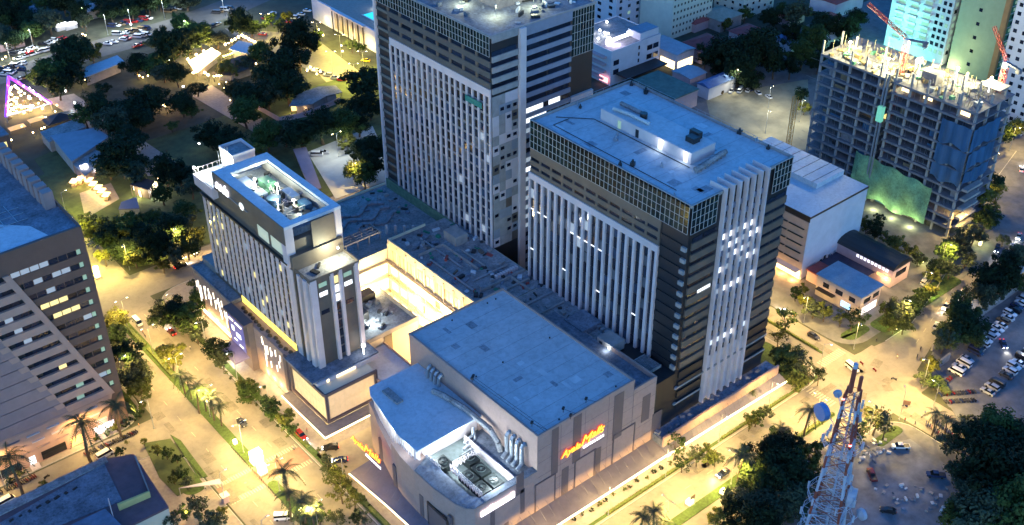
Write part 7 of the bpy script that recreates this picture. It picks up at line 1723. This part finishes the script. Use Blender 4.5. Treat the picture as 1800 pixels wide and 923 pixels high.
# motorcycles
def moto_mesh(colr):
    b = MB()
    for x in (-.62, .62): b.tube((x, -.06, .3), (x, .06, .3), .3, 10)
    b.tube((.62, 0, .35), (.38, 0, .98), .05, 5); b.tube((.38, -.33, 1.0), (.38, .33, 1.0), .03, 4); b.box(-.75, .1, -.14, .14, .62, .80); b.tube((.4, 0, .85), (-.1, 0, .5), .13, 6); b.box(-.35, .25, -.13, .13, .28, .6); b.box(-.95, -.7, -.12, .12, .72, .84)
    return b.mesh('motorcycle', colr)
MM = [moto_mesh(CM[k]) for k in ('black', 'dark grey', 'black', 'dark blue', 'dark grey', 'maroon')]
def moto_row(a, b, n, rz, label, group):
    A_, B_ = at(*a), at(*b)
    for i in range(n):
        if random.random() < .05: continue
        t = i/max(1, n-1)
        o = link('motorcycle', random.choice(MM), None, (A_[0]+(B_[0]-A_[0])*t+random.uniform(-.08, .08), A_[1]+(B_[1]-A_[1])*t+random.uniform(-.1, .1), .13), rz+random.uniform(-.12, .12)); o['label'] = label; o['category'] = 'motorcycle'; o['group'] = group
moto_row((150, 801), (240, 761), 30, UP+.2, 'motorcycle in the kerb row before the shops of the brown block', 'motorcycles before the shops')
moto_row((0, 868), (62, 839), 18, UP+.2, 'motorcycle in the kerb row beside the leftmost palm', 'motorcycles by the palm')
moto_row((1628, 746), (1700, 802), 24, .4, 'motorcycle in the outer junction row', 'motorcycles in the outer junction row'); moto_row((1638, 738), (1706, 792), 24, .4, 'motorcycle in the inner junction row', 'motorcycles in the inner junction row'); moto_row((1660, 732), (1715, 772), 18, .4, 'motorcycle in the row under the junction palms', 'motorcycles under the junction palms')
moto_row((1655, 680), (1690, 650), 10, 1.2, 'motorcycle at the top of the parking lot', 'motorcycles at the lot corner'); moto_row((1652, 695), (1712, 690), 14, 1.2, 'motorcycle in the parking lot row beside the black trees', 'motorcycles by the black trees'); moto_row((1660, 708), (1712, 705), 12, 1.2, 'motorcycle in the second parking lot row by the trees', 'motorcycles in the second lot row')
for (px, py, rz, lab) in ((83, 840, .2, 'single motorcycle riding past the dark blue roof'), (1577, 628, .6, 'motorcycle waiting at the junction stop line'), (1612, 628, .4, 'motorcycle turning into the right-hand road'), (1618, 615, .4, 'second motorcycle turning into the right-hand road'), (1514, 640, 1.2, 'motorcycle crossing the main junction'), (1537, 652, 1.2, 'motorcycle behind the white van at the junction'), (1571, 668, 2.0, 'motorcycle in the lit middle of the junction'), (1590, 715, 2.2, 'motorcycle near the junction kerb')):
    x, y = at(px, py); o = link('motorcycle', random.choice(MM), None, (x, y, .04), rz); o['label'] = lab; o['category'] = 'motorcycle'; o['group'] = 'moving motorcycles'
# ------------------------------------------------------------------ people
def figure(pose):
    J = {'pel': (0, 0, .95), 'che': (.02, 0, 1.32), 'nek': (.03, 0, 1.50), 'hed': (.05, 0, 1.60), 'top': (.05, 0, 1.72)}
    st = .28 if pose else .04
    for s, k in ((1, 'l'), (-1, 'r')):
        f = st*s
        J['hip'+k] = (0, .10*s, .90); J['kne'+k] = (f*.6+.04, .11*s, .50); J['ank'+k] = (f, .11*s, .08); J['toe'+k] = (f+.16, .13*s, .04)
        J['sho'+k] = (.02, .19*s, 1.43); J['elb'+k] = (-f*.5, .24*s, 1.14); J['wri'+k] = (-f*.7+.12, .24*s, .90); J['han'+k] = (-f*.7+.16, .23*s, .80)
    E_ = [('pel', 'che'), ('che', 'nek'), ('nek', 'hed'), ('hed', 'top')]
    for k in 'lr': E_ += [('pel', 'hip'+k), ('hip'+k, 'kne'+k), ('kne'+k, 'ank'+k), ('ank'+k, 'toe'+k), ('che', 'sho'+k), ('sho'+k, 'elb'+k), ('elb'+k, 'wri'+k), ('wri'+k, 'han'+k)]
    names = list(J); me = bpy.data.meshes.new('fig'); me.from_pydata([J[n] for n in names], [(names.index(a), names.index(b)) for a, b in E_], [])
    o = bpy.data.objects.new('fig', me); COL.objects.link(o); sk = o.modifiers.new('s', 'SKIN')
    R_ = {'pel': (.16, .12), 'che': (.17, .12), 'nek': (.06, .06), 'hed': (.10, .10), 'top': (.085, .085), 'hip': (.10, .10), 'kne': (.065, .065), 'ank': (.045, .045), 'toe': (.045, .035), 'sho': (.07, .07), 'elb': (.05, .05), 'wri': (.035, .035), 'han': (.04, .03)}
    for i, n in enumerate(names):
        r = R_.get(n) or R_[n[:3]]; me.skin_vertices[0].data[i].radius = r; me.skin_vertices[0].data[i].use_root = (n == 'pel')
    sb_ = o.modifiers.new('u', 'SUBSURF'); sb_.levels = 1
    dg = bpy.context.evaluated_depsgraph_get(); dg.update(); out = bpy.data.meshes.new_from_object(o.evaluated_get(dg))
    COL.objects.unlink(o); bpy.data.objects.remove(o); out.materials.clear(); return out
def cloth(name, shirt, pants):
    m = bpy.data.materials.new(name); m.use_nodes = True; n = m.node_tree; tc = n.nodes.new('ShaderNodeTexCoord'); sx = n.nodes.new('ShaderNodeSeparateXYZ'); mr = n.nodes.new('ShaderNodeMapRange'); mr.inputs['From Max'].default_value = 1.8
    ra = n.nodes.new('ShaderNodeValToRGB'); ra.color_ramp.interpolation = 'CONSTANT'; e = ra.color_ramp.elements
    e[0].position = 0; e[0].color = (.02, .02, .02, 1); e[1].position = .06; e[1].color = (*pants, 1)
    for p, c in ((.54, shirt), (.835, (.30, .17, .11)), (.925, (.012, .01, .01))): k = e.new(p); k.color = (*c, 1)
    n.links.new(tc.outputs['Object'], sx.inputs[0]); n.links.new(sx.outputs['Z'], mr.inputs['Value']); n.links.new(mr.outputs[0], ra.inputs[0]); n.links.new(ra.outputs[0], n.nodes['Principled BSDF'].inputs['Base Color'])
    return m
FIG = [figure(0), figure(1)]
for i, (px, py, rz, sh, pa, lab) in enumerate(((1590, 742, .5, (.4, .05, .05), (.02, .03, .06), 'person in a red shirt standing at the junction kerb'), (1608, 748, 2, (.05, .05, .06), (.05, .05, .08), 'person in dark clothes walking at the junction kerb'), (1620, 736, 1, (.5, .5, .5), (.03, .03, .05), 'person in a white shirt near the motorcycles'), (1625, 730, 3, (.1, .15, .3), (.02, .02, .03), 'person in a blue shirt beside the motorcycles'),
        (517, 792, 1, (.3, .3, .32), (.02, .02, .03), 'person in a grey shirt on the red crossing'), (487, 808, 2, (.02, .02, .02), (.02, .02, .03), 'person in black stepping onto the crossing'), (252, 588, 0, (.4, .1, .1), (.05, .05, .1), 'person in a red top by the yellow hedge'), (256, 594, 1, (.3, .2, .15), (.05, .05, .1), 'person in brown by the yellow hedge'), (335, 615, 4, (.5, .45, .4), (.05, .05, .1), 'person in pale clothes on the boulevard'),
        (1160, 822, 1, (.4, .4, .42), (.03, .03, .04), 'person in grey on the avenue pavement'), (1120, 842, 2, (.05, .05, .3), (.03, .03, .04), 'person in blue under the awning lights'), (362, 862, 1, (.5, .5, .5), (.03, .03, .05), 'person in white on the garden path'), (245, 752, 0, (.5, .2, .1), (.03, .03, .05), 'person in orange beside the parked motorcycles'), (1540, 602, 1, (.02, .02, .02), (.02, .02, .03), 'person in black on the corner pavement'), (540, 760, 1, (.3, .1, .1), (.02, .02, .03), 'person in maroon by the mall driveway'))):
    me = FIG[i % 2].copy(); me.materials.append(cloth('clothes_%d' % i, sh, pa)); x, y = at(px, py)
    o = link('person', me, None, (x, y, .13 if i not in (4, 5, 8) else .05), rz); o['label'] = lab; o['category'] = 'person'; o['group'] = 'people on foot'
# ------------------------------------------------------------------ telecom tower
def telecom():
    ZT = 60.0; c = G(1500, 688, ZT); cx, cy = c.x, c.y
    t = thing('telecom_tower', 'red and white lattice telecom tower with dishes in the blue dirt yard', 'telecom tower', (cx, cy, 0))
    m_tr = M('tower_red', (.20, .045, .025), .6, .15, 1); m_tw = M('tower_white', (.34, .37, .43), .5, .08, 1)
    def hw(z): return 3.3*(1-z/ZT)**1.1+1.5
    rot = .35
    def cor(z, k): a = rot+PI/4+PI/2*k; r = hw(z)*1.414; return Vector((cx+r*math.cos(a), cy+r*math.sin(a), z))
    n = 16; zs = [ZT*i/n for i in range(n+1)]
    for i in range(n):
        red = i in (2, 3, 6, 7, 10, 12, 13, 15); mt = m_tr if red else m_tw; z0, z1 = zs[i], zs[i+1]
        for k in range(4): part(t, 'leg', MB().tube(cor(z0, k), cor(z1, k), .34 if i < 12 else .26, 6), mt)
        br = MB()
        for k in range(4):
            a, b, d, e = cor(z0, k), cor(z0, (k+1) % 4), cor(z1, k), cor(z1, (k+1) % 4)
            br.tube(a, e, .10, 4); br.tube(b, d, .10, 4); br.tube(d, e, .11, 4); m_ = (a+e)/2; br.tube(m_, (a+d)/2, .06, 3); br.tube(m_, (b+e)/2, .06, 3)
        part(t, 'bracing', br, mt)
    for z in (12, 20, 27, 44):
        r = hw(z)*1.2+1.7; pf = MB(); N = 14
        for k in range(N):
            a0, a1 = 6.283*k/N, 6.283*(k+1)/N
            for zz, rr in ((z, r), (z+1.6, r)): pf.tube((cx+rr*math.cos(a0), cy+rr*math.sin(a0), zz), (cx+rr*math.cos(a1), cy+rr*math.sin(a1), zz), .08, 4)
            pf.tube((cx+r*math.cos(a0), cy+r*math.sin(a0), z), (cx+r*math.cos(a0), cy+r*math.sin(a0), z+1.6), .06, 4); pf.tube((cx+r*math.cos(a0), cy+r*math.sin(a0), z), (cx+r*.6*math.cos(a0), cy+r*.6*math.sin(a0), z), .07, 4); pf.tube((cx+r*math.cos(a0), cy+r*math.sin(a0), z+1.6), (cx+r*math.cos(a1), cy+r*math.sin(a1), z), .05, 3)
        part(t, 'platform_ring', pf, m_tw)
        for k in range(6):
            a = k*1.047+z; q = Vector((cx+(r+.2)*math.cos(a), cy+(r+.2)*math.sin(a), z-.4))
            part(t, 'panel_antenna', MB().cbox(q, .45, .25, 2.3, a), m_tw)
    def drum(px, py, zg, R, d, mt, dirv):
        q = G(px, py, zg); dv = Vector(dirv).normalized()
        b = MB().tube(q, q+dv*d, R, 18).tube(q-dv*.6, q, R*.3, 10, R*.98); part(t, 'dish_drum', b, mt, smooth=False); part(t, 'dish_arm', MB().tube(q, (cx, cy, zg), .12, 5), m_tw)
    m_dr = M('dish_grey', (.36, .38, .43), .5, .06, .8)
    drum(1490, 872, 27, 2.4, 2.0, m_dr, (.5, -1, .0)); drum(1450, 722, 46, 2.2, 1.6, M('dish_blue', (.12, .22, .42), .5, .06, .8), (-1, .3, 0)); drum(1512, 905, 10, 1.6, 1.0, m_dr, (1, -.3, 0)); drum(1430, 900, 12, 1.2, .9, m_dr, (-1, 0, 0)); drum(1472, 690, 50, 1.0, .8, m_dr, (-.6, -.7, 0))
    ld = MB()
    for k in range(7): ld.tube((cx+.12*k-.4, cy-.5, 0), (cx+.12*k-.4, cy-.5, ZT), .07, 4)
    for z in range(0, 60, 1): ld.tube((cx+.5, cy-.9, z), (cx+1.1, cy-.9, z), .03, 3)
    ld.tube((cx+.5, cy-.9, 0), (cx+.5, cy-.9, ZT), .05, 4).tube((cx+1.1, cy-.9, 0), (cx+1.1, cy-.9, ZT), .05, 4)
    part(t, 'feeder_ladder', ld, m_tw)
    rg = random.Random(77)
    for k in range(22):
        z = rg.uniform(8, 58); a = rg.uniform(0, 6.28); r = hw(z)*1.2+rg.uniform(.2, 1.4); q = Vector((cx+r*math.cos(a), cy+r*math.sin(a), z))
        if k % 3 == 0: part(t, 'small_dish', MB().tube(q, q+Vector((math.cos(a), math.sin(a), 0))*.5, rg.uniform(.5, 1.0), 14).tube(q, (cx, cy, z), .06, 4), m_dr)
        else: part(t, 'panel_antenna', MB().cbox(q, .4, .25, rg.uniform(1.6, 2.6), a).tube(q, (cx, cy, z), .06, 4), m_tw)
    part(t, 'spire', MB().tube((cx-.8, cy+.3, ZT), (cx-.8, cy+.3, ZT+7), .55, 8).tube((cx+1.2, cy-.6, ZT), (cx+1.2, cy-.6, ZT+4), .45, 8), m_tr)
    part(t, 'spire_cap', MB().tube((cx-.8, cy+.3, ZT+7), (cx-.8, cy+.3, ZT+8.2), .57, 8), m_tw)
    for (z, k) in ((30, 0), (46, 2), (58, 1)): q = cor(z, k); part(t, 'warning_light', MB().dome(q+Vector((0, 0, .3)), .3, .3, .3, 7, 3, True), M('warning_red', (.8, .05, .05), .5, 0, em=(1.0, .08, .06), es=14)); 
telecom()
# railings, guard booth, signs
def railing(label, a, b):
    p, q = Vector((*a, .16)), Vector((*b, .16)); n = int((q-p).length/1.2); m = MB()
    for i in range(n+1): s = p.lerp(q, i/n); m.tube(s, s+Vector((0, 0, 1.05)), .07, 4)
    for h in (.35, 1.0): m.tube(p+Vector((0, 0, h)), q+Vector((0, 0, h)), .06, 4)
    single('railing', m, m_black, label, 'railing')
railing('black railing along the median below the dark sedan', (95.3, 214), (95.3, 240)); railing('black railing along the median beside the palms', (95.3, 190), (95.3, 212))
def booth():
    q = G(352, 868); t = thing('entrance_gate', 'white entrance barrier and small guard shelter beside the crossing', 'gate', tuple(q))
    a, b = G(318, 872), G(392, 860); part(t, 'canopy', MB().add([(a.x, a.y, 3.1), (b.x, b.y-1.2, 3.1), (b.x, b.y+1.2, 3.1), (a.x, a.y, 2.9), (b.x, b.y-1.2, 2.9), (b.x, b.y+1.2, 2.9)], [(0, 1, 2), (5, 4, 3), (0, 3, 4, 1), (1, 4, 5, 2), (2, 5, 3, 0)]), m_wht)
    for p in (a, b): part(t, 'post', MB().tube((p.x, p.y, .1), (p.x, p.y, 3.0), .12, 5), m_steel)
    g = G(397, 882); part(t, 'guard_shelter', MB().cbox((g.x, g.y, .1), 1.6, 1.6, 2.4), m_pinkw); part(t, 'shelter_roof', MB().cbox((g.x, g.y, 2.52), 2.2, 2.2, .2), m_wht)
booth()
for (px, py, rz, lab, cl) in ((388, 733, 0, 'dark arrow sign on the median opposite the hotel', m_black), (1216, 885, 1.57, 'red-brown signboard on the avenue median', m_terra), (1592, 718, .6, 'brown signboard at the junction kerb', m_terra)):
    q = G(px, py); t = thing('signboard', lab, 'sign', tuple(q), None, rz)
    link('post', MB().tube((0, -.5, 0), (0, -.5, 2), .06, 5).tube((0, .5, 0), (0, .5, 2), .06, 5).mesh('post', m_steel), t); link('board', MB().box(-.06, .06, -1, 1, 1.4, 3.0).mesh('board', cl), t)
for (px, py, lab, w) in ((1650, 875, 'heap of pale rubble at the yard edge under black trees', 3), (1585, 870, 'low heap of rubble in the blue dirt yard', 2.2), (1540, 785, 'pile of pipes and sheets by the yard entrance', 2.4), (1525, 800, 'stack of pale sacks beside the telecom tower', 1.8)):
    q = G(px, py); t = thing('rubble_heap', lab, 'rubble heap', tuple(q))
    for i in range(16): part(t, 'rubble_piece', MB().cbox((q.x+random.gauss(0, w), q.y+random.gauss(0, w), .12), random.uniform(.4, 1.4), random.uniform(.3, 1.0), random.uniform(.2, .7), random.random()*3), random.choice([m_conc, m_roofw, m_roofd]))
